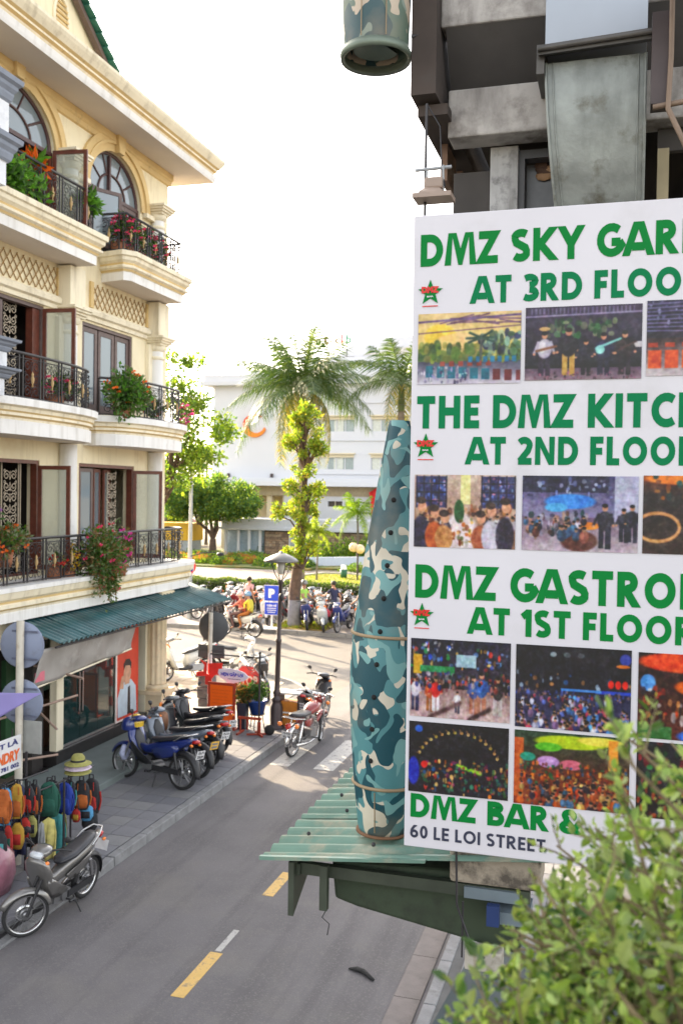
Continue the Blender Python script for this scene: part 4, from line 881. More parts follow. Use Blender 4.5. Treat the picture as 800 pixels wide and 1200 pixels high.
MB().tube([(-8.15,20.5,.15),(-8.1,20.5,.5)], .012).tube([(-7.8,20.5,.15),(-7.86,20.5,.5)], .012).tube([(-7.98,20.3,.15),(-7.98,20.36,.5)], .012).tube([(-7.98+.17*math.cos(a),20.5+.17*math.sin(a),.49) for a in [i*2*PI/12 for i in range(12)]], .012, closed=True).build('plant_stand', M_iron, label='thin dark metal stand under the round blue pot', cat='stand')
# litter bin, orange-brown with white rim
bn2 = empty('litter_bin', 'orange litter bin with a pale top rim behind the street lamp', 'bin', (-7.32,20.95,.15)); bn2.scale = (.85,.85,.85)
MB().prismz([(-.26,-.2),(.26,-.2),(.26,.2),(-.26,.2)], .06, .72).build('bin_body', mat('orange_bin', (.50,.18,.02), .5, var=.15, scale=5), bn2, bevel=.03)
for s in (-.28,.28): MB().box(s-.02,s+.02,-.22,.22,0,.95).build('side_post', M_lamp, bn2)
MB().box(-.31,.31,-.24,.24,.92,.97).build('lid', mat('bin_top', (.55,.54,.52), .5), bn2, bevel=.01); MB().box(-.2,.2,-.205,-.2,.4,.44).box(-.2,.2,-.205,-.2,.3,.33).build('bin_band', MATS['band_white'], bn2)
for i, (x, y, c, l) in enumerate(((-7.2,20.45,'grey','crumpled pale rag lying by the lamp base on the kerb side'),(-7.05,20.1,'grey','small piece of pale litter at the kerb near the red motorcycle'))):
    cloth('litter', lambda u, v: (x+.3*u, y+.22*v, .17+.04*abs(math.sin(9*u+5*v))), 8, 8, FB[c], label=l, cat='litter')
# far street furniture on the river side
pk = empty('parking_sign', 'blue parking sign with white P and a smaller blue plate below', 'road sign', (-13.35,35.75,.14))
MB().cyl((0,0,0),(0,0,1.2),.04).build('pole', mat('band_white', 0), pk); MB().cyl((0,0,.55),(0,0,.80),.045).build('pole_band', mat('bright_red', 0), pk)
M_pb = mat('sign_blue', (.01,.06,.60), .4, var=.05); M_pw = mat('sign_letter', (.80,.80,.82), .4)
b = MB().box(-.31,.29,-.06,-.045,1.13,1.74).build('plate', M_pb, pk, bevel=.01); MB().box(-.29,.29,-.06,-.045,.58,1.07).build('plate', M_pb, pk, bevel=.01)
MB().box(-.33,.31,-.05,-.047,1.11,1.76).box(-.31,.31,-.05,-.047,.56,1.09).build('rim', M_pw, pk)
put('P', -.13, 1.25, .26, .36, M_pw, pk, .06, -.061); put('TRÊN HÈ', -.21, .90, .42, .10, M_pw, pk, .04, -.061)
for i in range(3): MB().box(-.2+.04*(i == 2),.2-.04*(i == 2),-.0635,-.061,.82-i*.08,.85-i*.08).build('small_print', M_pw, pk)
MB().prismz([(-.4,-.28),(.4,-.28),(.28,.28),(-.28,.28)], -.0, .05).build('base', MATS['band_white'], pk)
np_ = empty('street_light', 'tall grey curved street light pole with a round no-parking sign low on it', 'street light', (-17.65,37.24,.14))
M_gp = mat('galvanised_pole', (.36,.39,.41), .5, metal=.3, var=.1)
MB().tube([(0,0,0),(0,0,3),(.02,0,6.2),(-.05,0,6.8),(-.3,0,7.25),(-.75,0,7.62)], [.11,.09,.065,.055,.045,.04], 10).build('pole', M_gp, np_)
MB().loft([((-.62,0,7.52),(0,.06,0),(0,0,.03)),((-.85,0,7.66),(0,.14,0),(.02,0,.06)),((-1.15,0,7.80),(0,.13,0),(.02,0,.05)),((-1.3,0,7.84),(0,.04,0),(0,0,.02))], 10).build('lamp_head', mat('lamp_head_grey', (.28,.24,.24), .5), np_)
X = Matrix.Translation((.0,-.13,2.25)) @ Euler((PI/2,0,0)).to_matrix().to_4x4()
MB().lathe([(.001,0),(.34,0),(.34,.02),(.001,.02)], 28, 0, X).build('sign_ring', mat('bright_red', 0), np_); MB().lathe([(.001,0),(.25,0),(.25,.026),(.001,.026)], 28, 0, X).build('sign_face', M_pb, np_)
MB().cbox((0,-.16,2.25),(.05,.006,.5),rot=(0,PI/4,0)).build('sign_bar', mat('bright_red', 0), np_)
# ================================================================ MOTORBIKES
M_tyre = mat('tyre_rubber', (.02,.02,.021), .8, var=.2, scale=20); M_chr = mat('chrome', (.55,.55,.56), .22, metal=.95, var=.05)
M_alu = mat('cast_alloy', (.30,.30,.31), .4, metal=.8, var=.1); M_blk = mat('black_plastic', (.022,.022,.025), .45, var=.15); M_seat = mat('seat_vinyl', (.028,.029,.036), .35, var=.15, scale=5)
M_lens = mat('headlight_glass', (.55,.58,.62), .08, coat=1, spec=1); M_tail = mat('tail_red', (.45,.01,.01), .2, coat=.6); M_ind = mat('indicator_orange', (.85,.22,.02), .2, coat=.6)
M_plate = mat('plate_white', (.70,.70,.72), .5); M_ink = mat('plate_ink', (.02,.02,.03), .5)
def paint(n, c): return mat('paint_'+n, c, .28, var=.04, coat=.9)
PT = dict(silver=paint('silver',(.19,.182,.175)), blue=paint('blue',(.012,.028,.17)), brightblue=paint('brightblue',(.02,.05,.32)), black=paint('black',(.018,.018,.022)), grey=paint('grey',(.10,.11,.125)), red=paint('red',(.22,.012,.01)), white=paint('white',(.62,.62,.62)),
          orange=paint('orange',(.7,.14,.03)), steel=paint('steel',(.16,.19,.24)), pale=paint('pale',(.42,.45,.47)), wine=paint('wine',(.22,.02,.03)), yellow=paint('yellow',(.7,.45,.03)), lightblue=paint('lightblue',(.12,.25,.42)))
PT['silver'].node_tree.nodes['Principled BSDF'].inputs['Metallic'].default_value = .5
RY = Euler((PI/2,0,0)).to_matrix().to_4x4()
def wheel_meshes(r, tw, style):
    X = RY; k = tw
    ty = MB().lathe([(r-k*1.15,-k*.62),(r-k*.5,-k*.95),(r-k*.12,-k*.6),(r,0),(r-k*.12,k*.6),(r-k*.5,k*.95),(r-k*1.15,k*.62)], 32, 0, X).mesh('tyre', M_tyre)
    rm = MB().lathe([(r-k*1.1,-k*.6),(r-k*1.3,-k*.66),(r-k*1.6,-k*.35),(r-k*1.6,k*.35),(r-k*1.3,k*.66),(r-k*1.1,k*.6)], 32, 0, X); sp = MB(); ri = r-k*1.55
    sp.lathe([(.001,-k*.9),(.035,-k*.9),(.045,0),(.035,k*.9),(.001,k*.9)], 12, 0, X)
    if style == 'wire':
        for i in range(24):
            a = 2*PI*i/24; s = (-1)**i*k*.7; a2 = a+.35*(-1)**(i//2); sp.tube([(.04*math.cos(a2),s,.04*math.sin(a2)),(ri*math.cos(a),0,ri*math.sin(a))], .0025, 3, cap=False)
        sp.lathe([(.05,-k*.3),(.075,-k*.3),(.075,k*.3),(.05,k*.3)], 16, 0, X)
    else:
        for i in range(5):
            a = 2*PI*i/5; 
            for da in (-.16,.16): sp.tube([(.035*math.cos(a),0,.035*math.sin(a)),(ri*math.cos(a+da),0,ri*math.sin(a+da))], [.014,.009], 5, cap=False)
    dk = MB().lathe([(.06,k*.95),(.115,k*.95),(.115,k*1.05),(.06,k*1.05)], 20, 0, X)
    return ty, rm.mesh('rim', M_alu if style != 'wire' else M_chr), sp.mesh('spokes', M_alu if style != 'black' else M_blk), dk.mesh('brake_disc', M_chr)
WM = {}
def add_wheel(t, x, r, tw, style, name='wheel', steer=0):
    key = (r, tw, style)
    if key not in WM: WM[key] = wheel_meshes(r, tw, style)
    ty, rm, sp, dk = WM[key]
    wv = empty(name); wv.parent = t; wv.location = (x,0,r); wv.rotation_euler = (0,0,steer)
    for n, me in (('tyre',ty),('rim',rm),('spokes',sp),('brake_disc',dk)): mkobj(n, me, wv)
    return wv
def fender(b, x, r, a0, a1, w_, off=.035, m=0, thick=.012):
    """arc shell about the wheel axis at (x, r)"""
    n = 14; k = 7; vs = []
    for q in (0, 1):
        for i in range(n+1):
            a = a0+(a1-a0)*i/n; ww = w_*(.55+.45*math.sin(PI*min(1,max(0,(i+1)/(n+2)))))
            for j in range(k):
                t_ = -1+2*j/(k-1); rr = r+off+.018*(1-t_*t_)-(.03*abs(t_)**3)-q*thick
                vs.append((x+rr*math.cos(a), ww*t_, r+rr*math.sin(a)))
    N = (n+1)*k; fs = []
    for i in range(n):
        for j in range(k-1):
            f = (i*k+j, i*k+j+1, (i+1)*k+j+1, (i+1)*k+j); fs.append(f); fs.append(tuple(N+v for v in f)[::-1])
        for j in (0, k-1): f = (i*k+j,(i+1)*k+j,N+(i+1)*k+j,N+i*k+j); fs.append(f if j == 0 else f[::-1])
    for i in (0, n):
        for j in range(k-1): f = (i*k+j,i*k+j+1,N+i*k+j+1,N+i*k+j); fs.append(f[::-1] if i == 0 else f)
    b.add(vs, fs, m, True)
def plate(t, x, z, tilt, text=None, m=None):
    o = MB().box(-.002,.002,-.095,.095,-.07,.07).build('number_plate', m or M_plate, t); o.location = (x,0,z); o.rotation_euler = (0,tilt,0)
    if text:
        for s, dz in zip(text, (.008,-.058)):
            q = text_mesh('plate_number', s, .15, .05, M_ink, .002, .03, o); q.matrix_local = Matrix.Translation((-.0025,.075,dz)) @ Euler((0,0,-PI/2)).to_matrix().to_4x4()
    else: MB().box(-.004,-.002,-.07,.07,.01,.045).box(-.004,-.002,-.07,.07,-.05,-.012).build('plate_number', mat('plate_grey', (.2,.2,.22), .5), o)
def mirrors(t, x, z, yw=.26):
    for s in (-1, 1):
        o = MB().tube([(x,s*yw*.8,z),(x-.02,s*yw,z+.06),(x-.03,s*(yw+.02),z+.10)], .006, 5).build('mirror', M_blk, t)
        g = MB().loft([((x-.03,s*(yw+.02),z+.09),(0,.02,0),(.008,0,0)),((x-.03,s*(yw+.03),z+.12),(0,.045,0),(.014,0,0)),((x-.03,s*(yw+.04),z+.155),(0,.045,0),(.012,0,0)),((x-.03,s*(yw+.04),z+.17),(0,.02,0),(.006,0,0))], 10).build('mirror_glass', M_blk, o)
def turn(o, a): o.location = (.60-.60*math.cos(a), -.60*math.sin(a), 0); o.rotation_euler = (0,0,a)
def cub(t, c, c2=None, wire=False, basket=False, platetxt=None, plm=None, steer=0, lean=True):
    P1 = PT[c]; P2 = PT[c2] if c2 else M_blk; st = 'wire' if wire else 'alloy'
    add_wheel(t, .62, .285, .038, st, steer=steer); add_wheel(t, -.62, .285, .046, st)
    b = MB(); fender(b, .62, .285, R(20), R(165), .07); o = b.build('front_mudguard', P1, t); turn(o, steer)
    b = MB(); 
    for s in (-1, 1): b.cyl((.62,s*.075,.285),(.47,s*.06,.72),.019,.022)
    turn(b.build('fork', P2 if wire else M_alu, t), steer)
    # leg shield and head cowl
    b = MB(); b.loft([((.50,0,.95),(0,.10,0),(.05,0,.03)),((.47,0,.88),(0,.17,0),(.06,0,0)),((.42,0,.75),(0,.19,0),(.06,0,.0)),((.36,0,.60),(0,.16,0),(.07,0,0)),((.29,0,.46),(0,.115,0),(.08,0,0)),((.22,0,.36),(0,.07,0),(.07,0,0))], 16, p=2.8)
    b.build('leg_shield', P1, t)
    b = MB(); b.loft([((.40,0,.86),(0,.045,0),(.02,0,.02)),((.35,0,.74),(0,.11,0),(.02,0,.01)),((.27,0,.58),(0,.10,0),(.02,0,.01)),((.20,0,.47),(0,.05,0),(.02,0,.01))], 12); b.build('inner_shield', M_blk, t)
    b = MB(); b.loft([((.52,0,1.0),(0,.05,0),(0,0,.035)),((.47,0,1.01),(0,.12,0),(0,0,.07)),((.38,0,1.03),(0,.14,0),(0,0,.06)),((.30,0,1.04),(0,.09,0),(0,0,.035)),((.27,0,1.04),(0,.04,0),(0,0,.015))], 16); b.build('head_cowl', P1 if not wire else P1, t)
    MB().loft([((.545,0,.99),(0,.04,0),(0,0,.02)),((.53,0,.99),(0,.085,0),(0,0,.045)),((.49,0,1.0),(0,.10,0),(0,0,.055))], 14).build('headlight', M_lens, t)
    b = MB()
    for s in (-1, 1): b.tube([(.38,0,1.03),(.38,s*.1,1.03),(.33,s*.22,1.06),(.26,s*.34,1.05)], .014, 6); b.tube([(.33,s*.2,1.045),(.36,s*.3,1.04)], .006, 4)
    b.build('handlebar', M_blk, t); mirrors(t, .33, 1.06)
    for s in (-1, 1): MB().sphere((.46,s*.13,.90),(.04,.03,.03),8).build('indicator', M_ind, t)
    # body
    b = MB(); b.loft([((.32,0,.60),(0,.055,0),(.02,0,.05)),((.15,0,.56),(0,.065,0),(.0,0,.07)),((-.02,0,.60),(0,.085,0),(0,0,.10)),((-.25,0,.65),(0,.115,0),(0,0,.115)),((-.50,0,.72),(0,.115,0),(0,0,.09)),((-.72,0,.80),(0,.08,0),(0,0,.055)),((-.86,0,.85),(0,.035,0),(0,0,.02))], 16, p=2.8); b.build('side_cover', P1, t)
    b = MB(); b.loft([((.06,0,.735),(0,.05,0),(.01,0,.02)),((.0,0,.755),(0,.10,0),(0,0,.04)),((-.18,0,.765),(0,.13,0),(0,0,.045)),((-.40,0,.81),(0,.125,0),(0,0,.045)),((-.62,0,.87),(0,.10,0),(0,0,.035)),((-.72,0,.89),(0,.05,0),(0,0,.015))], 16, p=2.6); b.build('seat', M_seat, t)
    b = MB(); b.tube([(-.50,.14,.80),(-.66,.13,.89),(-.82,.07,.935),(-.82,-.07,.935),(-.66,-.13,.89),(-.50,-.14,.80)], .013, 6); b.build('grab_rail', M_chr, t)
    MB().loft([((-.82,0,.81),(0,.07,0),(0,0,.04)),((-.89,0,.82),(0,.055,0),(0,0,.03)),((-.92,0,.82),(0,.02,0),(0,0,.01))], 12).build('tail_light', M_tail, t)
    for s in (-1, 1): MB().sphere((-.84,s*.10,.76),(.035,.025,.025),8).build('indicator', M_ind, t)
    b = MB(); fender(b, -.62, .285, R(60), R(190), .075, .05); b.build('rear_mudguard', M_blk, t); plate(t, -.955, .62, R(-14), platetxt, plm)
    b = MB()                                                       # side wings of the leg shield and lower cowls
    for s in (-1, 1): b.loft([((.40,s*.15,.66),(.04,0,0),(0,.02,.03)),((.30,s*.145,.55),(.10,0,.02),(0,.025,.06)),((.16,s*.13,.42),(.13,0,.03),(0,.03,.09)),((.02,s*.12,.38),(.06,0,.02),(0,.02,.05)),((-.04,s*.11,.40),(.01,0,0),(0,.01,.01))], 12)
    b.build('leg_wing', M_blk if c2 == 'black' else P1, t)
    b = MB()
    for s in (-1, 1): b.loft([((-.05,s*.10,.56),(.03,0,0),(0,.02,.03)),((-.18,s*.125,.55),(.10,0,0),(0,.03,.10)),((-.38,s*.13,.60),(.10,0,0),(0,.03,.10)),((-.55,s*.115,.68),(.05,0,0),(0,.02,.05))], 12)
    b.build('side_fairing', P1, t)
    # mechanics
    b = MB(); b.cyl((-.05,-.11,.30),(-.05,.11,.30),.095,n=14).cbox((.05,0,.30),(.24,.17,.12)).loft([((.12,0,.34),(0,.06,0),(0,0,.06)),((.27,0,.38),(0,.055,0),(0,0,.055))], 10)
    for i in range(6): b.cbox((.13+.025*i,0,.345+.008*i),(.008,.15,.15),rot=(0,-.25,0))
    b.build('engine', M_alu, t)
    b = MB(); b.cbox((-.33,.09,.29),(.58,.03,.035)).cbox((-.33,-.09,.29),(.58,.03,.035)).cbox((-.35,.115,.295),(.56,.02,.09)); b.build('swing_arm', M_blk, t)
    for s in (-1, 1): MB().tube([(-.60,s*.115,.31),(-.50,s*.115,.66)], .012).tube([(-.585,s*.115,.36),(-.515,s*.115,.60)], .026, 8).build('shock_absorber', M_chr if wire else M_blk, t)
    b = MB(); b.tube([(.14,-.08,.26),(.06,-.10,.17),(-.25,-.13,.20)], .016).tube([(-.25,-.14,.22),(-.40,-.15,.26),(-.78,-.155,.36)], [.025,.042,.045], 12); b.build('exhaust', M_chr, t)
    MB().tube([(-.05,-.26,.24),(-.05,.26,.24)], .012).cyl((.0,.2,.24),(-.1,.2,.24),.018).cyl((0,-.2,.24),(-.1,-.2,.24),.018).tube([(-.18,.12,.25),(-.22,.24,.01)], .012).build('foot_peg', M_blk, t)
    if basket:
        MB().prismz([(.55,-.13),(.80,-.15),(.80,.15),(.55,.13)], .78, .80).build('basket', M_iron, t)
        b = MB()
        for i in range(9): 
            for x, y in ((.80,-.15+.0375*i),(.55,-.13+.0325*i)): b.tube([(x,y,.79),(x+.01,y*1.1,.98)], .004, 3)
        b.tube([(.55,-.14,.98),(.82,-.165,.98),(.82,.165,.98),(.55,.14,.98)], .007, 4, closed=True); b.build('basket_wire', M_iron, t)
def scooter(t, c, c2=None, platetxt=None, steer=0, plm=None):
    P1 = PT[c]; P2 = PT[c2] if c2 else P1
    add_wheel(t, .62, .25, .045, 'black', steer=steer); add_wheel(t, -.60, .25, .05, 'black')
    b = MB(); fender(b, .62, .25, R(15), R(150), .075); b.build('front_mudguard', P1, t)
    MB().cyl((.62,.08,.25),(.52,.07,.55),.02).cyl((.62,-.08,.25),(.52,-.07,.55),.02).build('fork', M_blk, t)
    b = MB(); b.loft([((.52,0,1.0),(0,.07,0),(.03,0,.02)),((.55,0,.90),(0,.15,0),(.06,0,0)),((.56,0,.76),(0,.19,0),(.08,0,0)),((.50,0,.60),(0,.20,0),(.08,0,0)),((.42,0,.42),(0,.19,0),(.06,0,0)),((.33,0,.28),(0,.17,0),(.06,0,0))], 18, p=2.6); b.build('front_apron', P1, t)
    b = MB(); b.loft([((.655,0,.82),(0,.03,0),(0,0,.04)),((.63,0,.80),(0,.13,0),(0,0,.06)),((.60,0,.77),(0,.15,0),(0,0,.07))], 12); b.build('headlight', M_lens, t)
    b = MB(); b.loft([((.56,0,1.03),(0,.06,0),(0,0,.03)),((.48,0,1.06),(0,.15,0),(0,0,.055)),((.38,0,1.08),(0,.13,0),(0,0,.045)),((.32,0,1.08),(0,.05,0),(0,0,.02))], 14); b.build('head_cowl', P2, t)
    b = MB()
    for s in (-1, 1): b.tube([(.42,0,1.06),(.42,s*.1,1.06),(.38,s*.22,1.08),(.31,s*.34,1.07)], .015, 6)
    b.build('handlebar', M_blk, t); mirrors(t, .42, 1.08)
    for s in (-1, 1): MB().loft([((.62,s*.08,.98),(0,.01,0),(0,0,.01)),((.585,s*.13,.94),(0,.05,0),(.01,0,.03)),((.55,s*.17,.88),(0,.02,0),(0,0,.02))], 8).build('indicator', M_ind, t)
    b = MB(); b.loft([((.38,0,.30),(0,.16,0),(0,0,.04)),((.1,0,.27),(0,.17,0),(0,0,.05)),((-.1,0,.30),(0,.16,0),(0,0,.06))], 14, p=4); b.build('floorboard', M_blk, t)
    b = MB(); b.loft([((.06,0,.48),(0,.10,0),(.01,0,.16)),((-.05,0,.52),(0,.15,0),(0,0,.17)),((-.25,0,.58),(0,.175,0),(0,0,.15)),((-.50,0,.66),(0,.165,0),(0,0,.13)),((-.75,0,.76),(0,.12,0),(0,0,.08)),((-.92,0,.83),(0,.06,0),(0,0,.03))], 18, p=2.7); b.build('side_cover', P1, t)
    b = MB(); b.loft([((.07,0,.66),(0,.06,0),(.01,0,.02)),((.0,0,.70),(0,.12,0),(0,0,.045)),((-.2,0,.73),(0,.155,0),(0,0,.05)),((-.42,0,.79),(0,.145,0),(0,0,.05)),((-.66,0,.87),(0,.10,0),(0,0,.04)),((-.76,0,.89),(0,.04,0),(0,0,.015))], 18, p=2.6); b.build('seat', M_seat, t)
    b = MB(); b.tube([(-.55,.15,.83),(-.72,.14,.93),(-.88,.07,.95),(-.88,-.07,.95),(-.72,-.14,.93),(-.55,-.15,.83)], .014, 6); b.build('grab_rail', M_alu, t)
    MB().loft([((-.86,0,.79),(0,.10,0),(0,0,.05)),((-.93,0,.80),(0,.07,0),(0,0,.035)),((-.96,0,.81),(0,.02,0),(0,0,.01))], 12).build('tail_light', M_tail, t)
    for s in (-1, 1): MB().sphere((-.87,s*.13,.76),(.04,.03,.03),8).build('indicator', M_ind, t)
    b = MB(); fender(b, -.60, .25, R(70), R(195), .085, .05); b.build('rear_mudguard', M_blk, t); plate(t, -.93, .60, R(-14), platetxt, plm)
    b = MB(); b.cbox((-.3,.06,.27),(.5,.16,.18)).cyl((-.56,.1,.25),(-.56,.17,.25),.10,n=14).cbox((-.12,0,.33),(.2,.2,.2)); b.build('engine', M_alu, t, bevel=.02)
    MB().tube([(-.15,-.1,.2),(-.3,-.15,.24),(-.75,-.18,.34)], [.02,.05,.05], 12).build('exhaust', M_blk, t)
    MB().tube([(-.1,.12,.22),(-.14,.27,.01)], .013).tube([(-.25,-.16,.2),(-.3,-.2,.02)], .012).build('kick_stand', M_blk, t)
def moto(t, c, platetxt=None):
    P1 = PT[c]; add_wheel(t, .68, .30, .030, 'wire', steer=.3); add_wheel(t, -.60, .30, .036, 'wire')
    for xx, a in ((.68,.3),(-.60,0)):
        b = MB(); fender(b, xx, .30, R(35) if xx > 0 else R(30), R(150) if xx > 0 else R(185), .06, .04); b.build('mudguard', P1 if xx > 0 else M_chr, t)
    MB().cyl((.68,.08,.30),(.46,.08,.95),.018).cyl((.68,-.08,.30),(.46,-.08,.95),.018).build('fork', M_chr, t)
    b = MB(); b.loft([((.40,0,.80),(0,.07,0),(.01,0,.05)),((.30,0,.82),(0,.13,0),(0,0,.10)),((.12,0,.80),(0,.14,0),(0,0,.10)),((-.04,0,.76),(0,.09,0),(0,0,.07)),((-.10,0,.73),(0,.04,0),(0,0,.03))], 16); b.build('fuel_tank', P1, t)
    MB().sphere((.54,0,.90),(.10,.10,.10),14).build('headlight_shell', P1, t); MB().lathe([(.001,.07),(.06,.055),(.09,.02),(.095,0)], 16, 0, Matrix.Translation((.59,0,.90)) @ Euler((0,PI/2,0)).to_matrix().to_4x4()).build('headlight', M_lens, t)
    b = MB(); b.tube([(.44,.0,.97),(.42,.12,1.0),(.36,.24,1.08),(.27,.36,1.07)], .012).tube([(.44,.0,.97),(.42,-.12,1.0),(.36,-.24,1.08),(.27,-.36,1.07)], .012)
    for s in (-1, 1): b.tube([(.31,s*.30,1.075),(.24,s*.40,1.065)], .02, 8)
    b.build('handlebar', M_chr, t); mirrors(t, .34, 1.06, .25)
    MB().lathe([(.001,-.03),(.05,-.03),(.05,.03),(.001,.03)], 14, 0, Matrix.Translation((.43,.06,1.02))).lathe([(.001,-.03),(.05,-.03),(.05,.03),(.001,.03)], 14, 0, Matrix.Translation((.43,-.06,1.02))).build('gauge', M_chr, t)
    b = MB(); b.loft([((-.04,0,.75),(0,.08,0),(.01,0,.03)),((-.12,0,.77),(0,.12,0),(0,0,.045)),((-.40,0,.78),(0,.13,0),(0,0,.05)),((-.66,0,.82),(0,.11,0),(0,0,.045)),((-.74,0,.84),(0,.05,0),(0,0,.02))], 14, p=2.8); b.build('seat', M_seat, t)
    b = MB(); b.tube([(-.45,.15,.72),(-.78,.15,.80),(-.90,.13,.82),(-.90,-.13,.82),(-.78,-.15,.80),(-.45,-.15,.72)], .011); b.tube([(-.80,.14,.80),(-.80,-.14,.80)], .008).tube([(-.86,.13,.82),(-.86,-.13,.82)], .008); b.build('rear_rack', M_chr, t)
    MB().loft([((-.86,0,.66),(0,.055,0),(0,0,.055)),((-.92,0,.66),(0,.05,0),(0,0,.05)),((-.935,0,.66),(0,.02,0),(0,0,.02))], 12).build('tail_light', M_tail, t)
    for s in (-1, 1):
        MB().sphere((-.88,s*.17,.68),(.05,.045,.045),10).build('indicator', M_ind, t); MB().sphere((.48,s*.19,.86),(.04,.04,.04),10).build('indicator', M_ind, t)
        MB().tube([(-.60,s*.12,.32),(-.48,s*.12,.68)], .012).tube([(-.58,s*.12,.38),(-.50,s*.12,.62)], .028, 8).build('shock_absorber', M_chr, t)
        MB().loft([((.02,s*.09,.58),(0,.02,0),(0,0,.06)),((-.15,s*.11,.58),(0,.025,0),(0,0,.09)),((-.3,s*.10,.6),(0,.02,0),(0,0,.06))], 10).build('side_cover', P1, t)
    b = MB(); b.cyl((.0,-.13,.33),(.0,.13,.33),.11,n=16).cbox((.12,0,.32),(.26,.18,.16)).cyl((.15,0,.38),(.20,0,.64),.06)
    for i in range(7): b.cbox((.155+.007*i,0,.43+.03*i),(.15,.15,.008),rot=(0,.15,0))
    b.build('engine', M_alu, t)
    MB().tube([(.42,0,.86),(.38,0,.5),(.26,0,.25),(-.1,0,.22),(-.2,0,.5),(-.12,0,.72),(.4,0,.86)], .018).tube([(-.15,.09,.33),(-.6,.09,.30)], .016).tube([(-.15,-.09,.33),(-.6,-.09,.30)], .016).build('frame', M_blk, t)
    MB().tube([(.24,-.06,.55),(.34,-.09,.4),(.25,-.12,.22),(-.1,-.13,.2),(-.35,-.14,.22)], .018).tube([(-.35,-.14,.22),(-.85,-.16,.30)], [.03,.04], 12).build('exhaust', M_chr, t)
    MB().tube([(-.05,-.28,.28),(-.05,.28,.28)], .013).tube([(-.1,.12,.24),(-.16,.27,.01)], .012).build('foot_peg', M_blk, t); plate(t, -.92, .50, R(-12), platetxt)
def bike(kind, label, x, y, heading, lean=0, z=0, cat='motorbike', group=None, **kw):
    t = empty({'cub':'motorbike','scooter':'scooter','moto':'motorcycle'}[kind], label, cat, (x,y,z), 0, group); t.rotation_euler = (lean,0,heading); t.scale = (1.03,1.03,1.0) if y < 12 else ((1.14,1.14,1.10) if y < 30 else (1.08,1.08,1.08))
    {'cub':cub,'scooter':scooter,'moto':moto}[kind](t, **kw); return t
H = lambda d: R(d)
# near the picture's lower left, on the road edge
bike('cub', 'silver motorbike with black seat standing on its stand at the kerb beside the stall', -7.04,10.9, H(-93), R(-5), c='silver', wire=True, steer=-.62)
bike('cub', 'blue and black motorbike with a helmet on its bars, nearest in the kerbside row', -8.30,16.0, H(165), R(6), .15, group='motorbikes parked in the kerbside row', c='blue', c2='black', platetxt=('75-F1','238.04'))
bike('cub', 'dark motorbike with a yellow number plate, second in the kerbside row', -8.32,16.75, H(162), R(6), .15, group='motorbikes parked in the kerbside row', c='steel', platetxt=None, plm=mat('plate_yellow', (.72,.42,.05), .5))
bike('scooter', 'black scooter with a brown bag at its front, third in the kerbside row', -8.42,17.6, H(160), R(7), .15, group='motorbikes parked in the kerbside row', c='black', c2='grey', platetxt=('75-X4','519.7'))
bike('cub', 'dark grey motorbike farthest back in the kerbside row, nearest the orange board', -8.65,18.5, H(158), R(7), .15, group='motorbikes parked in the kerbside row', c='black', c2='grey', platetxt=('75-K1','06.52'))
bike('moto', 'red classic motorcycle with orange indicators standing on the zebra crossing', -6.55,19.75, H(84), R(4), 0, cat='motorcycle', c='red', platetxt=('75-H2','41.38'))
bike('cub', 'black motorbike just beyond the red motorcycle at the road edge', -7.05,21.9, H(88), R(3), 0, c='black')
bike('scooter', 'silver scooter standing on the sunlit corner paving beyond the fluted column', -12.05,25.3, H(-122), R(6), .15, group='scooters on the corner paving', c='pale', c2='grey')
bike('scooter', 'dark scooter half hidden behind the fluted column', -13.3,25.6, H(-78), R(5), .15, group='scooters on the corner paving', c='steel')
bike('cub', 'white and blue motorbike with a black box behind the round sign of the striped pole', -11.3,27.1, H(18), R(5), .0, c='white', c2='blue')
bike('cub', 'dark motorbike behind the iron frame and the farewell sign', -9.2,23.6, H(-50), R(5), .15, c='black')
# helmets and bags near
def helmet(loc, c, label, rot=0, v=True):
    t = empty('helmet', label, 'helmet', loc, rot, 'helmets left on motorbikes')
    MB().lathe([(.135,-.09),(.14,-.02),(.13,.05),(.10,.10),(.05,.13),(.001,.14)], 20).lathe([(.125,-.09),(.12,0),(.001,.10)], 16).build('shell', PT[c], t)
    if v: MB().lathe([(.142,-.06),(.148,-.01),(.143,.03)], 14, a0=-1.1, a1=1.1).build('visor', M_blk, t)
    return t
helmet((-8.87,16.14,1.18), 'blue', 'blue helmet with a yellow patch on the nearest motorbike of the kerbside row', 2.5)
helmet((-8.77,16.25,1.22), 'yellow', 'yellow cap-like helmet beside the blue helmet', 2.2, False)
MB().loft([((-8.93,17.62,.72),(.10,0,0),(0,.12,0)),((-8.95,17.62,.9),(.14,0,0),(0,.15,0)),((-8.93,17.62,1.05),(.10,0,0),(0,.12,0)),((-8.93,17.62,1.1),(.03,0,0),(0,.04,0))], 14).build('bag', mat('brown_bag', (.22,.10,.05), .6, bump=.3), label='brown bag hanging in front of the black scooter of the kerbside row', cat='bag')
MB().loft([((-8.97,16.22,.5),(.05,0,0),(0,.12,0)),((-9.0,16.22,.62),(.07,0,0),(0,.15,0)),((-8.97,16.22,.78),(.04,0,0),(0,.11,0))], 14, p=3).build('plastic_bag', mat('lilac_plastic', (.45,.48,.68), .4, var=.25, scale=12, bump=.6), label='pale lilac plastic bag hung on the blue motorbike nearest in the row', cat='bag')
MB().cbox((-12.0,26.85,1.12),(.38,.36,.34)).build('delivery_box', M_blk, bevel=.03, label='black box on the white and blue motorbike behind the round sign', cat='box')
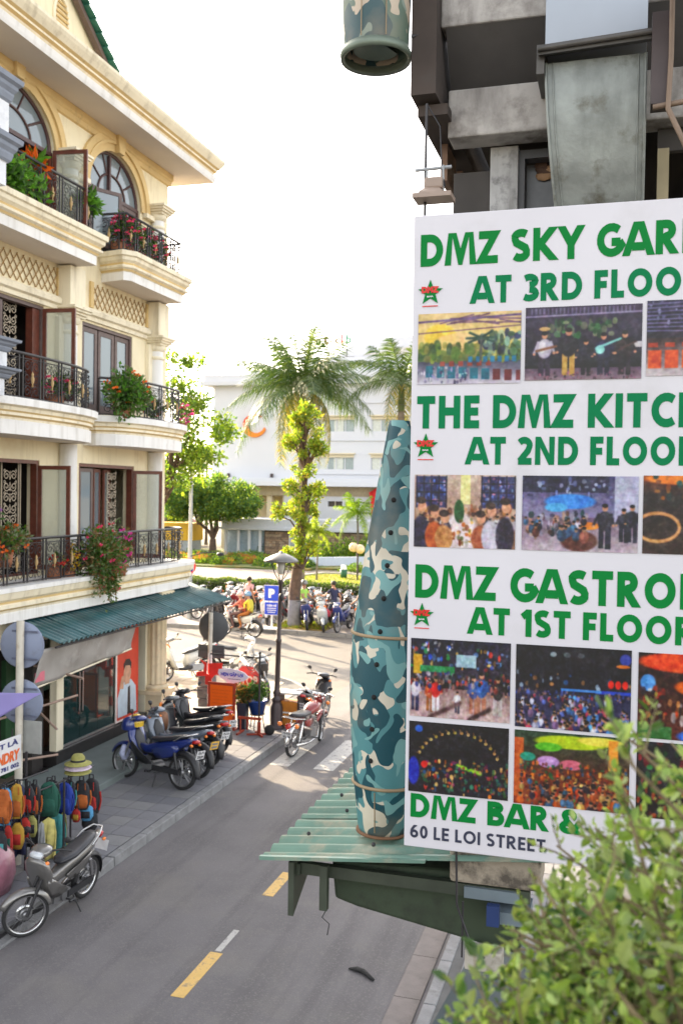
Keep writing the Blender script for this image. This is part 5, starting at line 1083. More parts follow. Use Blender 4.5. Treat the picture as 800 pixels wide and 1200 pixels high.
# river-side row
FAR = [
 ('cub',-19.3,37.4,-60,'white',None,'white motorbike at the far left end of the riverside row under the awning edge'),
 ('cub',-18.6,38.6,-65,'blue','black','blue motorbike beside the street light pole on the riverside'),
 ('cub',-17.0,37.9,-120,'silver',None,'silver motorbike just right of the street light pole'),
 ('scooter',-18.0,40.2,-100,'black',None,'black scooter behind the street light pole'),
 ('cub',-16.9,40.8,-95,'steel',None,'dark blue-grey motorbike in the back row right of the light pole'),
 ('cub',-15.95,38.9,-100,'wine','black','dark red motorbike left of the man in the pink shirt'),
 ('scooter',-15.7,40.9,-80,'white',None,'white scooter in the back row left of the man in the pink shirt'),
 ('cub',-15.0,38.6,-85,'black','grey','black motorbike behind the two riders'),
 ('scooter',-14.9,41.0,-90,'grey','black','dark grey scooter in the back row right of the man in the pink shirt'),
 ('cub',-14.3,39.9,-95,'black',None,'black motorbike in the back row left of the parking sign'),
 ('scooter',-14.15,37.4,-70,'white','pale','white scooter just left of the parking sign'),
 ('cub',-12.95,36.9,170,'red','black','red motorbike parked sideways between the parking sign and the tree'),
 ('cub',-13.3,39.4,-80,'silver',None,'silver motorbike behind the parking sign'),
 ('scooter',-12.5,39.8,-85,'black',None,'black scooter behind the lamp post and tree trunk'),
 ('cub',-12.1,36.6,-75,'blue','black','blue and silver motorbike just right of the tree trunk'),
 ('scooter',-11.6,38.6,-85,'wine',None,'dark red scooter in the second row right of the tree'),
 ('scooter',-11.35,36.2,-70,'pale',None,'pale silver scooter with a red bag in front of the man in navy'),
 ('cub',-10.55,36.4,-95,'blue','white','bright blue motorbike with a white mudguard in front of the man in navy'),
 ('scooter',-9.75,36.2,-75,'white','black','white scooter half hidden by the camouflage bomb'),
 ('cub',-10.9,38.9,-90,'black',None,'black motorbike in the second row behind the man in navy'),
 ('cub',-10.2,39.4,-90,'steel',None,'dark grey motorbike at the right end of the second row'),
 ('cub',-16.4,37.2,-85,'black','grey','black motorbike at the kerb between the silver one and the dark red one'),
 ('scooter',-17.6,42.3,-90,'grey',None,'dark grey scooter deep in the rows nearest the hedge at the left'),
 ('cub',-14.6,42.6,-90,'black',None,'black motorbike deep in the rows nearest the hedge behind the passenger'),
 ('scooter',-13.4,41.6,-85,'steel',None,'blue-grey scooter near the hedge behind the parking sign'),
 ('cub',-12.0,41.4,-95,'black',None,'black motorbike near the hedge right of the tree trunk'),
 ('scooter',-10.9,41.8,-90,'grey',None,'grey scooter near the hedge behind the man in navy'),
 ('cub',-11.9,38.0,-80,'grey','black','grey motorbike squeezed between the tree and the dark red scooter'),
]
for k_, (kd, x, y, h, c, c2, lb) in enumerate(FAR):
    bike(kd, lb, x, y, H(h), R(random.uniform(3,7)), .14, cat='scooter' if kd == 'scooter' else 'motorbike', group='motorbikes parked in the riverside row', c=c, c2=c2)
for x, y, z, c, l in ((-17.1,37.6,1.22,'white','white helmet on the silver motorbike right of the light pole'),(-15.65,40.3,1.2,'white','white helmet on the white scooter in the back row'),(-12.1,36.1,1.26,'silver','silver helmet on the blue motorbike right of the tree'),(-11.6,38.0,1.25,'black','black helmet on the dark red scooter'),(-10.9,38.3,1.24,'black','black helmet on the motorbike behind the man in navy'),(-15.0,38.1,1.22,'orange','orange helmet on the motorbike behind the two riders'),(-14.3,39.4,1.22,'silver','silver helmet on the motorbike left of the parking sign'),(-12.5,39.2,1.24,'white','white helmet on the scooter behind the tree trunk')): helmet((x,y,z), c, l, random.random()*6)
MB().sphere((-11.15,36.0,.85),(.16,.14,.18),12).build('bag', mat('red_bag', (.5,.04,.06), .6), label='round red bag on the pale silver scooter', cat='bag')

# ================================================================ PEOPLE
M_skin = mat('skin', (.42,.22,.14), .6, var=.05); M_hair = mat('hair', (.02,.015,.012), .6)
def person(label, J, mats, loc, rotz, hair='hair', extras=None):
    """J: dict joint -> (pos, radius, parent, material index); one skinned continuous body"""
    t = empty('person', label, 'person', loc, rotz); t.scale = (1.06,1.06,1.06); names = list(J); idx = {n: i for i, n in enumerate(names)}
    me = bpy.data.meshes.new('body'); me.from_pydata([J[n][0] for n in names], [(idx[J[n][2]], idx[n]) for n in names if J[n][2]], []); me.update()
    o = bpy.data.objects.new('body', me); COL.objects.link(o)
    sk = o.modifiers.new('skin', 'SKIN'); sk.use_smooth_shade = True; ss_ = o.modifiers.new('sub', 'SUBSURF'); ss_.levels = 1; ss_.render_levels = 1
    if not me.skin_vertices: 
        bpy.context.view_layer.update()
    lay_ = me.skin_vertices[0].data
    for i, n in enumerate(names):
        r_ = J[n][1]; r_ = r_ if isinstance(r_, tuple) else (r_, r_); lay_[i].radius = r_; lay_[i].use_root = (n == 'pelvis')
    dg = bpy.context.evaluated_depsgraph_get(); m2 = bpy.data.meshes.new_from_object(o.evaluated_get(dg)); bpy.data.objects.remove(o)
    m2.name = 'body'; m2.materials.clear()
    for mm in mats: m2.materials.append(mm)
    segs = [(Vector(J[J[n][2]][0]), Vector(J[n][0]), J[n][3]) for n in names if J[n][2]]
    for p in m2.polygons:
        c = p.center; best = (1e9, 0)
        for a, b_, mi in segs:
            ab = b_-a; tt = max(0, min(1, (c-a).dot(ab)/max(1e-9, ab.length_squared))); d = (c-(a+ab*tt)).length
            if d < best[0]: best = (d, mi)
        p.material_index = best[1]; p.use_smooth = True
    mkobj('body', m2, t); return t
def head(J, c, neck, mi=0):
    x, y, z = c; J['neck'] = (neck, .052, 'chest', mi); J['jaw'] = ((x+.01,y,z-.07), (.062,.065), 'neck', mi); J['head'] = ((x,y,z), (.082,.095), 'jaw', mi); J['crown'] = ((x-.01,y,z+.075), (.062,.07), 'head', mi)
def hand(J, side, wrist, d, mi=0):
    w_ = Vector(wrist); d = Vector(d).normalized(); sd_ = d.cross(Vector((0,0,1))); sd_ = sd_.normalized() if sd_.length > .1 else Vector((0,1,0)); dn = Vector((0,0,-1))
    J['palm'+side] = (tuple(w_+d*.06), (.034,.02), 'wrist'+side, mi)
    for i, (o, l) in enumerate(((-.03,.075),(-.01,.085),(.01,.08),(.03,.065))):
        J[f'f{i}{side}'] = (tuple(w_+d*.10+sd_*o), .010, 'palm'+side, mi); J[f'g{i}{side}'] = (tuple(w_+d*(.10+l*.6)+sd_*o*1.1+dn*.02), .008, f'f{i}{side}', mi)
    J['th'+side] = (tuple(w_+d*.07+sd_*.05), .010, 'palm'+side, mi)
def face(t, c, ang=0):
    x, y, z = c; F = empty('face'); F.parent = t; F.location = c; F.rotation_euler = (0,0,ang)
    MB().loft([((.085,0,.0),(0,.012,0),(0,0,.02)),((.108,0,-.022),(0,.015,0),(0,0,.01)),((.095,0,-.03),(0,.01,0),(0,0,.006))], 8).build('nose', M_skin, F)
    MB().sphere((.078,.032,.01),(.012,.014,.009),8).sphere((.078,-.032,.01),(.012,.014,.009),8).build('eye', mat('eye_dark', (.03,.02,.02), .3), F)
    MB().sphere((.075,0,-.062),(.012,.026,.007),8).build('mouth', mat('lip', (.4,.12,.1), .5), F); MB().sphere((-.005,.09,-.01),(.02,.01,.03),8).sphere((-.005,-.09,-.01),(.02,.01,.03),8).build('ear', M_skin, F)
def haircap(t, c, ang=0, m=None):
    X = Matrix.Translation(c) @ Euler((0,R(-18),ang)).to_matrix().to_4x4(); MB().lathe([(.100,-.03),(.104,.02),(.095,.07),(.06,.105),(.001,.118)], 16, 0, X).build('hair', m or M_hair, t)
def hhelmet(t, c, m, ang=0):
    h_ = empty('helmet'); h_.parent = t; h_.location = c
    MB().lathe([(.118,-.03),(.128,.02),(.12,.07),(.085,.12),(.04,.14),(.001,.145)], 18).build('shell', m, h_); MB().lathe([(.12,-.01),(.175,-.02),(.12,.02)], 10, a0=ang-.9, a1=ang+.9).build('visor', m, h_)
# standing figure facing +X
def stand(J=None, ra=None, la=None, step=.12, h=1.0):
    J = {}; J['pelvis'] = ((0,0,.95*h), (.13,.10), None, 2)
    J['waist'] = ((.0,0,1.08*h), (.14,.095), 'pelvis', 1); J['chest'] = ((.0,0,1.33*h), (.165,.105), 'waist', 1); J['shb'] = ((0,0,1.42*h), (.10,.07), 'chest', 1)
    for s, y, a in (('L',1,la),('R',-1,ra)):
        J['sh'+s] = ((0,y*.17,1.40*h), .058, 'chest', 1); e_, w_ = a or ((-.03,y*.22,1.12*h),(.04,y*.24,.88*h))
        J['up'+s] = (tuple((Vector((0,y*.17,1.40*h))+Vector(e_))/2), .048, 'sh'+s, 1); J['el'+s] = (e_, .038, 'up'+s, 0); J['wrist'+s] = (w_, .026, 'el'+s, 0); hand(J, s, w_, Vector(w_)-Vector(e_))
        st = step*y; J['hip'+s] = ((.0,y*.09,.88*h), .088, 'pelvis', 2); J['kn'+s] = ((.06+st,y*.10,.50*h), .058, 'hip'+s, 2); J['an'+s] = ((.0+st*1.6,y*.10,.09*h), .042, 'kn'+s, 2); J['toe'+s] = ((.15+st*1.6,y*.11,.04), (.04,.03), 'an'+s, 3)
    head(J, (.02,0,1.62*h), (0,0,1.48*h)); return J
PJ = stand(la=((.18,.30,1.16),(.42,.36,1.18)), ra=((-.1,-.28,1.13),(-.02,-.36,.90)), step=.16)
t = person('man in a navy T-shirt walking among the motorbikes, one arm stretched out', PJ, [M_skin, FB['navy'], mat('jeans', (.06,.08,.13), .8), M_blk], (-11.35,37.6,.14), H(150)); face(t, (.02,0,1.62)); haircap(t, (.01,0,1.64))
PJ = stand(step=.05)
t = person('man in a pink shirt standing between the parked motorbikes seen from behind', PJ, [M_skin, mat('pink_shirt', (.62,.34,.36), .8, var=.1), mat('dark_trousers', (.05,.045,.05), .8), M_blk], (-15.2,37.9,.14), H(70)); face(t, (.02,0,1.62)); haircap(t, (.01,0,1.64))
PJ = stand(la=((.15,.22,1.12),(.36,.22,1.0)), ra=((.15,-.22,1.12),(.38,-.16,1.02)), step=.1, h=.97)
t = person('person in a lime green and white top bending over a motorbike beside the tree trunk', PJ, [M_skin, mat('lime_shirt', (.35,.62,.10), .8), mat('dark_trousers', 0), M_blk], (-12.55,37.3,.14), H(-20)); face(t, (.02,0,1.57)); hhelmet(t, (.02,0,1.63), PT['silver'])
PJ = stand(la=((.12,.25,1.14),(.30,.30,.98)), ra=((.05,-.25,1.12),(.10,-.3,.9)), step=.1)
t = person('person in a white shirt at the right, mostly hidden by the camouflage bomb', PJ, [M_skin, mat('white_shirt', (.65,.63,.6), .8), mat('jeans', 0), M_blk], (-10.0,37.2,.14), H(170)); face(t, (.02,0,1.62)); haircap(t, (.01,0,1.64))
# riders
def seated(h=1.0, reach=True, back=0, shorts=False):
    J = {}; b = -back; J['pelvis'] = ((b,0,.88), (.14,.12), None, 2); J['waist'] = ((b+.02,0,1.02), (.135,.10), 'pelvis', 1); J['chest'] = ((b+.07,0,1.24), (.155,.11), 'waist', 1); J['shb'] = ((b+.08,0,1.31), (.10,.07), 'chest', 1)
    for s, y in (('L',1),('R',-1)):
        J['sh'+s] = ((b+.08,y*.16,1.29), .055, 'chest', 1)
        e_, w_ = (((b+.28,y*.26,1.12),(b+.50,y*.27,1.09)) if reach else ((b+.14,y*.22,1.06),(b+.33,y*.16,1.02)))
        J['up'+s] = ((b+.18,y*.21,1.20), .046, 'sh'+s, 1); J['el'+s] = (e_, .038, 'up'+s, 1); J['wrist'+s] = (w_, .027, 'el'+s, 0); hand(J, s, w_, Vector(w_)-Vector(e_))
        J['hip'+s] = ((b+.08,y*.11,.86), .088, 'pelvis', 2); J['kn'+s] = ((b+.44,y*.17,.80-.04*(not reach)), .062, 'hip'+s, 2); J['an'+s] = ((b+.30,y*.17,.37), .042, 'kn'+s, 2 if not shorts else 0); J['toe'+s] = ((b+.44,y*.18,.31), (.04,.03), 'an'+s, 3)
    head(J, (b+.13,0,1.49), (b+.10,0,1.38)); return J
bx, by, bh = -14.15, 34.35, H(172)
bike('cub', 'white motorbike ridden along the cross street by two riders', bx, by, bh, 0, 0, c='white', c2='black', wire=True)
t = person('motorbike rider in a coral pink top and pale pink helmet', seated(), [M_skin, mat('coral_shirt', (.52,.13,.09), .8, var=.12, scale=10), mat('brown_trousers', (.10,.05,.05), .8), M_skin], (bx-.0,by,.0), bh); t.location += Vector((math.cos(bh)*-.16, math.sin(bh)*-.16, 0)); face(t, (.13,0,1.49)); hhelmet(t, (.13,0,1.52), mat('pale_pink', (.70,.40,.38), .3, coat=.5))
t = person('passenger in a yellow top and light blue helmet behind the coral rider', seated(reach=False), [M_skin, mat('yellow_shirt', (.60,.50,.05), .8, var=.1), mat('rust_trousers', (.30,.10,.02), .8), M_skin], (bx,by,.02), bh); t.location += Vector((math.cos(bh)*-.50, math.sin(bh)*-.50, .0)); face(t, (.13,0,1.49)); hhelmet(t, (.13,0,1.52), PT['lightblue'])
# ================================================================ TREES AND GARDEN
M_bark = mat('bark', (.10,.065,.045), .9, var=.3, scale=8, bump=.8, bscale=20); M_barkg = mat('pale_bark', (.20,.17,.14), .9, var=.3, scale=6, bump=.6)
LF = [mat('tree_leaf_a', (.15,.26,.03), .5, var=.3, scale=9, trans=.5), mat('tree_leaf_b', (.25,.34,.035), .5, var=.3, scale=9, trans=.5), mat('tree_leaf_c', (.08,.16,.025), .5, var=.3, scale=9, trans=.4)]
LY = [mat('yellow_leaf_a', (.22,.29,.03), .5, var=.25, scale=9, trans=.5), mat('yellow_leaf_b', (.15,.21,.03), .5, var=.25, scale=9, trans=.5), mat('yellow_leaf_c', (.36,.33,.04), .5, var=.2, scale=9, trans=.5)]
LD = [mat('dense_leaf_a', (.11,.22,.05), .5, var=.3, scale=5, trans=.45), mat('dense_leaf_b', (.25,.33,.04), .5, var=.3, scale=5, trans=.45), mat('dense_leaf_c', (.07,.15,.04), .5, var=.3, scale=5, trans=.35)]
def crown(name, clumps, per, ls, mats, parent, seed=0, flat_=1.0, thin=0.):
    g = np.random.default_rng(seed); P = []; D = []
    for c, r in clumps:
        n = int(per*(r**1.6)); q = g.normal(size=(n,3)); q /= np.linalg.norm(q,axis=1,keepdims=True); rr = g.random(n)**.5
        sub = np.sin(q*6+g.random(3)*6).sum(1)*.13+1
        P.append(np.array(c)[None]+q*(rr*sub)[:,None]*np.array([r,r,r*flat_])[None]); D.append(q*.7+g.normal(size=(n,3))*.6+np.array([[0,0,.15]]))
    P = np.concatenate(P); D = np.concatenate(D); n = len(P)
    return mkobj(name, leaves(name, P, D, ls*(.7+.6*g.random(n)), ls*.55*(.7+.6*g.random(n)), mats), parent)
def limb(b, p0, p1, r0, r1, g, wig=.12, n=5):
    p0, p1 = Vector(p0), Vector(p1); L = (p1-p0).length; pts = []
    for i in range(n+1):
        t = i/n; pts.append(p0.lerp(p1, t)+Vector(g.normal(size=3))*wig*L*math.sin(PI*t)*.5+Vector((0,0,L*.12*math.sin(PI*t))))
    b.tube(pts, [r0+(r1-r0)*i/n for i in range(n+1)], 7); return pts
def tree(label, base, h, clumps, per, ls, mats, r=.15, fork=.35, seed=0, bark=None, group=None, lean=(0,0), flat_=.8, cat='tree'):
    t = empty('tree', label, cat, base, 0, group); g = np.random.default_rng(seed); b = MB()
    tr = [(lean[0]*s, lean[1]*s, h*s) for s in (0,.25,.5,.75,1.0)]
    hs = fork*h; top = (lean[0]*fork, lean[1]*fork, hs)
    b.tube([(0,0,-.2),(0,0,.1),(lean[0]*fork*.5,lean[1]*fork*.5,hs*.5),top], [r*1.35,r*1.1,r*.9,r*.75], 10)
    ends = sorted(clumps, key=lambda q: -q[1])
    for i, (c, rr) in enumerate(ends[:18]):
        st = Vector(top) if i < 5 else Vector(top).lerp(Vector(ends[i % 5][0]), .45)
        limb(b, st, c, r*(.5 if i < 5 else .28), r*.08, g)
    b.build('trunk', bark or M_bark, t); crown('foliage', clumps, per, ls, mats, t, seed, flat_); return t
def clumpset(g, n, c, R_, rr, squash=None):
    out = []
    for i in range(n):
        q = g.normal(size=3); q /= np.linalg.norm(q); s = g.random()**.4
        out.append((tuple(np.array(c)+q*np.array(R_)*s), rr*(.7+.6*g.random())))
    return out
g = np.random.default_rng(4)
# slender young yellow-green tree in front of the palm, on the riverside pavement
cl = []
for i in range(78):
    z = 2.5+6.5*g.random(); w_ = (.45+.75*abs(math.sin(z*1.5+.4)))*(1 if z < 8 else (9.2-z)/1.2); a = g.random()*2*PI; q = .25+.75*g.random()
    cl.append(((.05+w_*q*math.cos(a)+.35*z/8, w_*q*math.sin(a)*.8, z), .10+.19*g.random()))
t = empty('tree', 'slender young tree with yellow-green leaves standing on the riverside pavement before the palm', 'tree', (-12.75,36.7,.14))
b = MB(); b.tube([(0,0,-.1),(.02,0,1.5),(.22,0,3.2),(.38,0,5),(.36,0,6.8),(.3,0,8.4)], [.26,.24,.20,.15,.09,.03], 10)
for c, r in cl: b.tube([(.36,0,max(2.4,c[2]-1.0)),tuple((Vector((.36,0,c[2]-.4))+Vector(c))/2),c], [.05,.035,.015], 5)
b.build('trunk', M_bark, t); MB().tube([(0,0,-.05),(.015,0,1.1)], [.285,.25], 12).build('white_wash', mat('pale_lower_trunk', (.22,.22,.23), .9, var=.2), t); crown('foliage', cl, 1150, .15, LY+LF[:2], t, 5)
# leafy tree beyond the end of the cream hotel
cl = clumpset(g, 26, (.2,0,6.3), (1.9,1.6,1.2), .62)+clumpset(g, 12, (-.3,0,9.2), (1.2,1.2,1.2), .5)+clumpset(g, 16, (.6,0,7.9), (1.5,1.4,.8), .55)+clumpset(g, 8, (2.1,0,7.0), (.7,.8,.6), .5)+clumpset(g, 5, (-1.3,0,5.4), (.7,.6,.5), .4)
tree('bright green leafy street tree rising behind the far end of the balconies', (-20.2,36.9,.14), 6.2, [((c[0]*.85+2.2,c[1],c[2]+.75+.2*(c[2]-6)),r*.85) for c, r in cl], 270, .2, LF+LY[1:2], .17, .75, 8, group=None, lean=(1.7,0))
# spreading round tree in the garden
cl = clumpset(g, 95, (-.3,0,5.0), (4.5,3.6,1.75), .85)+clumpset(g, 20, (-2.6,0,4.0), (2.0,2.2,.8), .7)+clumpset(g, 14, (2.9,0,4.1), (1.5,2.2,.7), .7)
t = tree('broad round garden tree with a forked trunk in front of the white hotel', (-33.0,74,.1), 5, cl, 280, .26, LD, .34, .3, 12)
# trees further left in the garden
for i, (x, y, z, R_, n, mats, lb) in enumerate(((-43.0,84,4.2,(3,2,2.4),34,LF,'bright green tree at the left of the garden beside the balcony end'),(-52,92,3.5,(5,3,2.2),30,LD,'dark green tree far left behind the balcony railing'))):
    tree(lb, (x,y,.1), z, clumpset(g, n, (0,0,z), R_, 1.0), 200, .3, mats, .25, .35, 30+i, group='trees at the left of the garden')
# ---------------- palms
M_palmt = mat('palm_trunk', (.17,.14,.11), .9, var=.3, scale=3, bump=.6, bscale=10)
PF = [mat('palm_leaf_a', (.05,.10,.03), .4, var=.25, scale=2, trans=.25), mat('palm_leaf_b', (.10,.145,.04), .4, var=.25, scale=2, trans=.3)]
PFY = [mat('palm_leaf_dry', (.28,.23,.05), .6, var=.3, scale=2, trans=.4), PF[1]]
def frond_mesh(L, droop, ll, mats, seed, n=46, w_=.055):
    g = np.random.default_rng(seed); pts = []
    for i in range(15): t_ = i/14; pts.append(Vector((L*t_*(1-.12*t_*droop), 0, L*(.32*t_-droop*t_*t_*.62))))
    b = MB(); b.tube(pts, [.045*(1-.9*i/14)+.004 for i in range(15)], 4, 0)
    for i in range(n):
        t_ = .10+.90*i/n; k = t_*14; a = int(min(13, k)); p = pts[a].lerp(pts[a+1], k-a); d = (pts[a+1]-pts[a]).normalized()
        ln = ll*(.35+.65*math.sin(PI*min(1,.15+t_*.85)))*(.85+.3*g.random())
        for s in (-1, 1):
            out = (d*.55+Vector((0,s,0))*(.65+.35*g.random())+Vector((0,0,.1-.75*g.random()))).normalized(); mid = p+out*ln*.5; tip = p+out*ln+Vector((0,0,-ln*(.28+.25*g.random())))
            wv = d*w_; b.add([p-wv*.4, mid-wv*.5, tip, mid+wv*.5, p+wv*.4], [(0,1,3,4),(1,2,3)], 1+(g.random() < .4))
    return b.mesh('frond', [mats[1], mats[0], mats[1]])
def palm(label, base, h, L, nf, ll, seed, r=.2, dry=3, bulge=True, group='palm trees', n=46, mats=None):
    t = empty('palm_tree', label, 'palm tree', base, 0, group); g = np.random.default_rng(seed); b = MB()
    b.tube([(0,0,-.2),(0,0,.3),(.03,0,h*.3),(.05,0,h*.6),(0,0,h*.88),(0,0,h)], [r*1.5,r*1.15,r*1.1 if bulge else r,r*1.0,r*.75,r*.55], 12)
    for i in range(int(h*3)): z = .3+i/3; b.tube([((.03)*math.sin(z/h*3)+r*1.12*math.cos(a), r*1.12*math.sin(a), z) for a in [2*PI*q/12 for q in range(12)]], .012, 3, closed=True)
    b.build('trunk', M_palmt, t); MB().lathe([(r*.75,h*.86),(r*.9,h*.9),(r*.6,h*1.0),(.03,h*1.06)], 12).build('crownshaft', PF[1], t)
    ms = [frond_mesh(L*(.9+.1*q), dr, ll, mats or PF, seed+q, n) for q, dr in enumerate((.35,.75,1.1,1.45))]; md = frond_mesh(L*.85, 1.75, ll*.8, PFY, seed+9, n)
    for i in range(nf):
        q = i/nf; a = i*2.39996+seed; el = (.95-1.35*q)
        me = ms[min(3, int(q*4))] if i < nf-dry else md
        if i >= nf-dry: el = -.45
        o = mkobj('frond', me, t, loc=(0,0,h*1.0)); o.rotation_mode = 'XYZ'; o.rotation_euler = Euler((g.normal()*.15, -el, a), 'XYZ')
        o.scale = (.9+.2*g.random(),)*3
    return t
palm('tall royal palm with big drooping fronds in the centre before the white hotel', (-17.9,52.5,.1), 11.4, 4.6, 27, 1.4, 3, .24, n=66, dry=5)
sp_ = empty('flower_spear', None, None); sp_.parent = [o for o in bpy.data.objects if o.get('label', '').startswith('tall royal palm')][0]
b = MB(); b.tube([(0,0,11.2),(.15,0,12.6),(.35,0,14.0),(.45,0,15.0)], [.09,.06,.04,.02], 6)
gg = np.random.default_rng(8)
for i in range(60): z = 12.6+2.3*gg.random(); a = gg.random()*6.3; b.tube([(.05+.15*(z-11.5),0,z),(.05+.15*(z-11.5)+.45*math.cos(a)*(1-(z-12.6)/3.5),.45*math.sin(a),z+.35)], [.02,.008], 3, cap=False)
b.build('spear', mat('spear_olive', (.26,.24,.10), .8, var=.3), sp_); b = MB(); b.tube([(-.1,0,11.2),(-.55,0,12.4),(-1.0,0,13.6),(-1.45,0,14.2)], [.06,.05,.03,.01], 5); b.build('young_spear', LF[0], sp_)
palm('second royal palm partly hidden behind the left edge of the big sign', (-11.6,50.5,.1), 11.5, 3.2, 15, 1.0, 17, .24, n=50, dry=4)
palm('thin small palm with a slender pale stem left of the flower bed', (-18.5,57.5,.1), 3.0, 1.3, 12, .42, 21, .05, 0, False, n=24, mats=LY[:2])
palm('small bright green palm in front of the stone wall beside the flag pole', (-19.6,71,.1), 3.9, 2.2, 14, .6, 23, .09, 0, False, n=30, mats=LF[:2])
palm('far small palm seen just past the edge of the balcony', (-41.5,82,.1), 7.7, 2.0, 13, .7, 31, .12, 1, False, n=26)
palm('tall thin palm left of the white hotel wall, partly behind the leafy street tree', (-44.5,96,.1), 9.4, 2.4, 14, .9, 37, .15, 2, False, n=28)
palm('yellowish palm touching the left end of the white hotel', (-41.8,92,.1), 9.0, 2.4, 14, .9, 41, .15, 3, False, n=28, mats=LY[:2])
# ---------------- hedges, shrubs, beds
HG = [mat('hedge_leaf_a', (.06,.12,.025), .55, var=.3, scale=10, trans=.3), mat('hedge_leaf_b', (.12,.17,.03), .55, var=.3, scale=10, trans=.3)]
def leafbox(name, x0, x1, y0, y1, z0, z1, dens, ls, mats, **kw):
    A = 2*((x1-x0)+(y1-y0))*(z1-z0)+(x1-x0)*(y1-y0); n = int(A*dens); g = np.random.default_rng(int(abs(x0*13+y0*7))); P = g.random((n,3)); f = g.random(n)
    top = (x1-x0)*(y1-y0)/A; sh = g.random(n)**2*.25
    P[:,0] = x0+P[:,0]*(x1-x0); P[:,1] = y0+P[:,1]*(y1-y0); P[:,2] = z0+P[:,2]*(z1-z0)
    mt_ = f < top; P[mt_,2] = z1-sh[mt_]+.06*np.sin(P[mt_,0]*3); fr = (f >= top) & (g.random(n) < .5); P[fr,1] = y0+sh[fr]; bk = (f >= top) & ~fr & (g.random(n) < .6); P[bk,1] = y1-sh[bk]
    D = g.normal(size=(n,3))+np.array([[0,-.3,.5]])
    return mkobj(name, leaves(name, P, D, ls*(.7+.6*g.random(n)), ls*.6, mats), None, **kw)
hd = leafbox('hedge', -24,-4,47.4,48.4,.1,.85,420,.11,HG, label='long low clipped hedge running behind the riverside motorbikes', cat='hedge')
MB().box(-24,-4,47.55,48.25,.1,.68).build('core_block', mat('hedge_core', (.035,.04,.02), .9), hd)  # solid near-black block filling the hedge inside its leaves
def shrubmass(name, spots, per, ls, mats, kind='stuff', **kw):
    g = np.random.default_rng(len(spots)*3+int(abs(spots[0][0]))); P = []; D = []
    for x, y, r, h in spots:
        n = int(per*r*r); q = g.normal(size=(n,3)); q[:,2] = abs(q[:,2]); q /= np.linalg.norm(q,axis=1,keepdims=True); s = g.random((n,1))**.35
        P.append(np.array([[x,y,.1]])+q*s*np.array([[r,r,h]])); D.append(q+g.normal(size=(n,3))*.5)
    P = np.concatenate(P); D = np.concatenate(D); n = len(P); return mkobj(name, leaves(name, P, D, ls*(.7+.6*g.random(n)), ls*.55, mats), None, kind=kind, **kw)
FL = [mat('red_shrub', (.42,.11,.04), .6, var=.3, trans=.3), mat('orange_shrub', (.50,.20,.05), .6, var=.3, trans=.3)]
g = np.random.default_rng(9)
sp = [(-48+g.random()*26, 65.5+g.random()*9, .5+g.random()*.5, .35+g.random()*.35) for i in range(120)]
shrubmass('garden_ground_cover', [s for s in sp if s[0] < -22.2], 520, .16, GREEN+LF[:2])
sp = [(-47+g.random()*24, 66+g.random()*5, .35+g.random()*.4, .45+g.random()*.3) for i in range(60)]
shrubmass('flowering_ground_cover', [s for s in sp if s[0] < -23], 600, .14, FL+[LF[1]])
sp = [(-18.5+g.random()*9, 62.2+g.random()*4.5, .5+g.random()*.3, .3+g.random()*.25) for i in range(50)]
shrubmass('bed_ground_cover', [s for s in sp if s[1] > 63.2-.35*(s[0]+17)], 520, .15, [LF[0],LY[1],GREEN[0]])
sp = [(-24+g.random()*16, 73.0+g.random()*2.5, .8+g.random()*.5, 1.2+g.random()*1.0) for i in range(32)]
shrubmass('wall_shrubs', sp, 260, .28, LF)
sp = [(-50+g.random()*9, 70+g.random()*10, 1.0+g.random()*1.0, 1.2+g.random()*1.4) for i in range(16)]
shrubmass('left_shrubs', sp, 240, .26, LF+FL[:1])
n = 9000; P = np.stack([-20+rng.random(n)*12, 50.5+rng.random(n)*11, np.full(n,.1)], 1); D = rng.normal(size=(n,3))*.4+np.array([[0,0,1]])
mkobj('lawn_grass', leaves('lawn_grass', P[(P[:,0]>-18.8)|(P[:,1]>54)], D[(P[:,0]>-18.8)|(P[:,1]>54)], .12, .03, [LY[0],LY[1],mat('dry_blade', (.38,.28,.05), .8)]), None, kind='stuff')
n = 900; P = np.stack([-13.5+rng.random(n)*2.2, 36.1+rng.random(n)*2.0, np.full(n,.15)], 1); mkobj('bed_grass', leaves('bed_grass', P, rng.normal(size=(n,3))*.5+np.array([[0,0,1]]), .16, .03, [LY[0],MATS['dry_blade'],LF[1]]), None, kind='stuff')
sh = empty('shrub', 'round clipped dark green shrub beside the white-framed pavilion', 'shrub', (-29.6,78,.1)); bush('foliage', (0,0,.75), (1.05,1.0,1.0), 5200, .14, [HG[0],GREEN[2]], sh, seed=3)
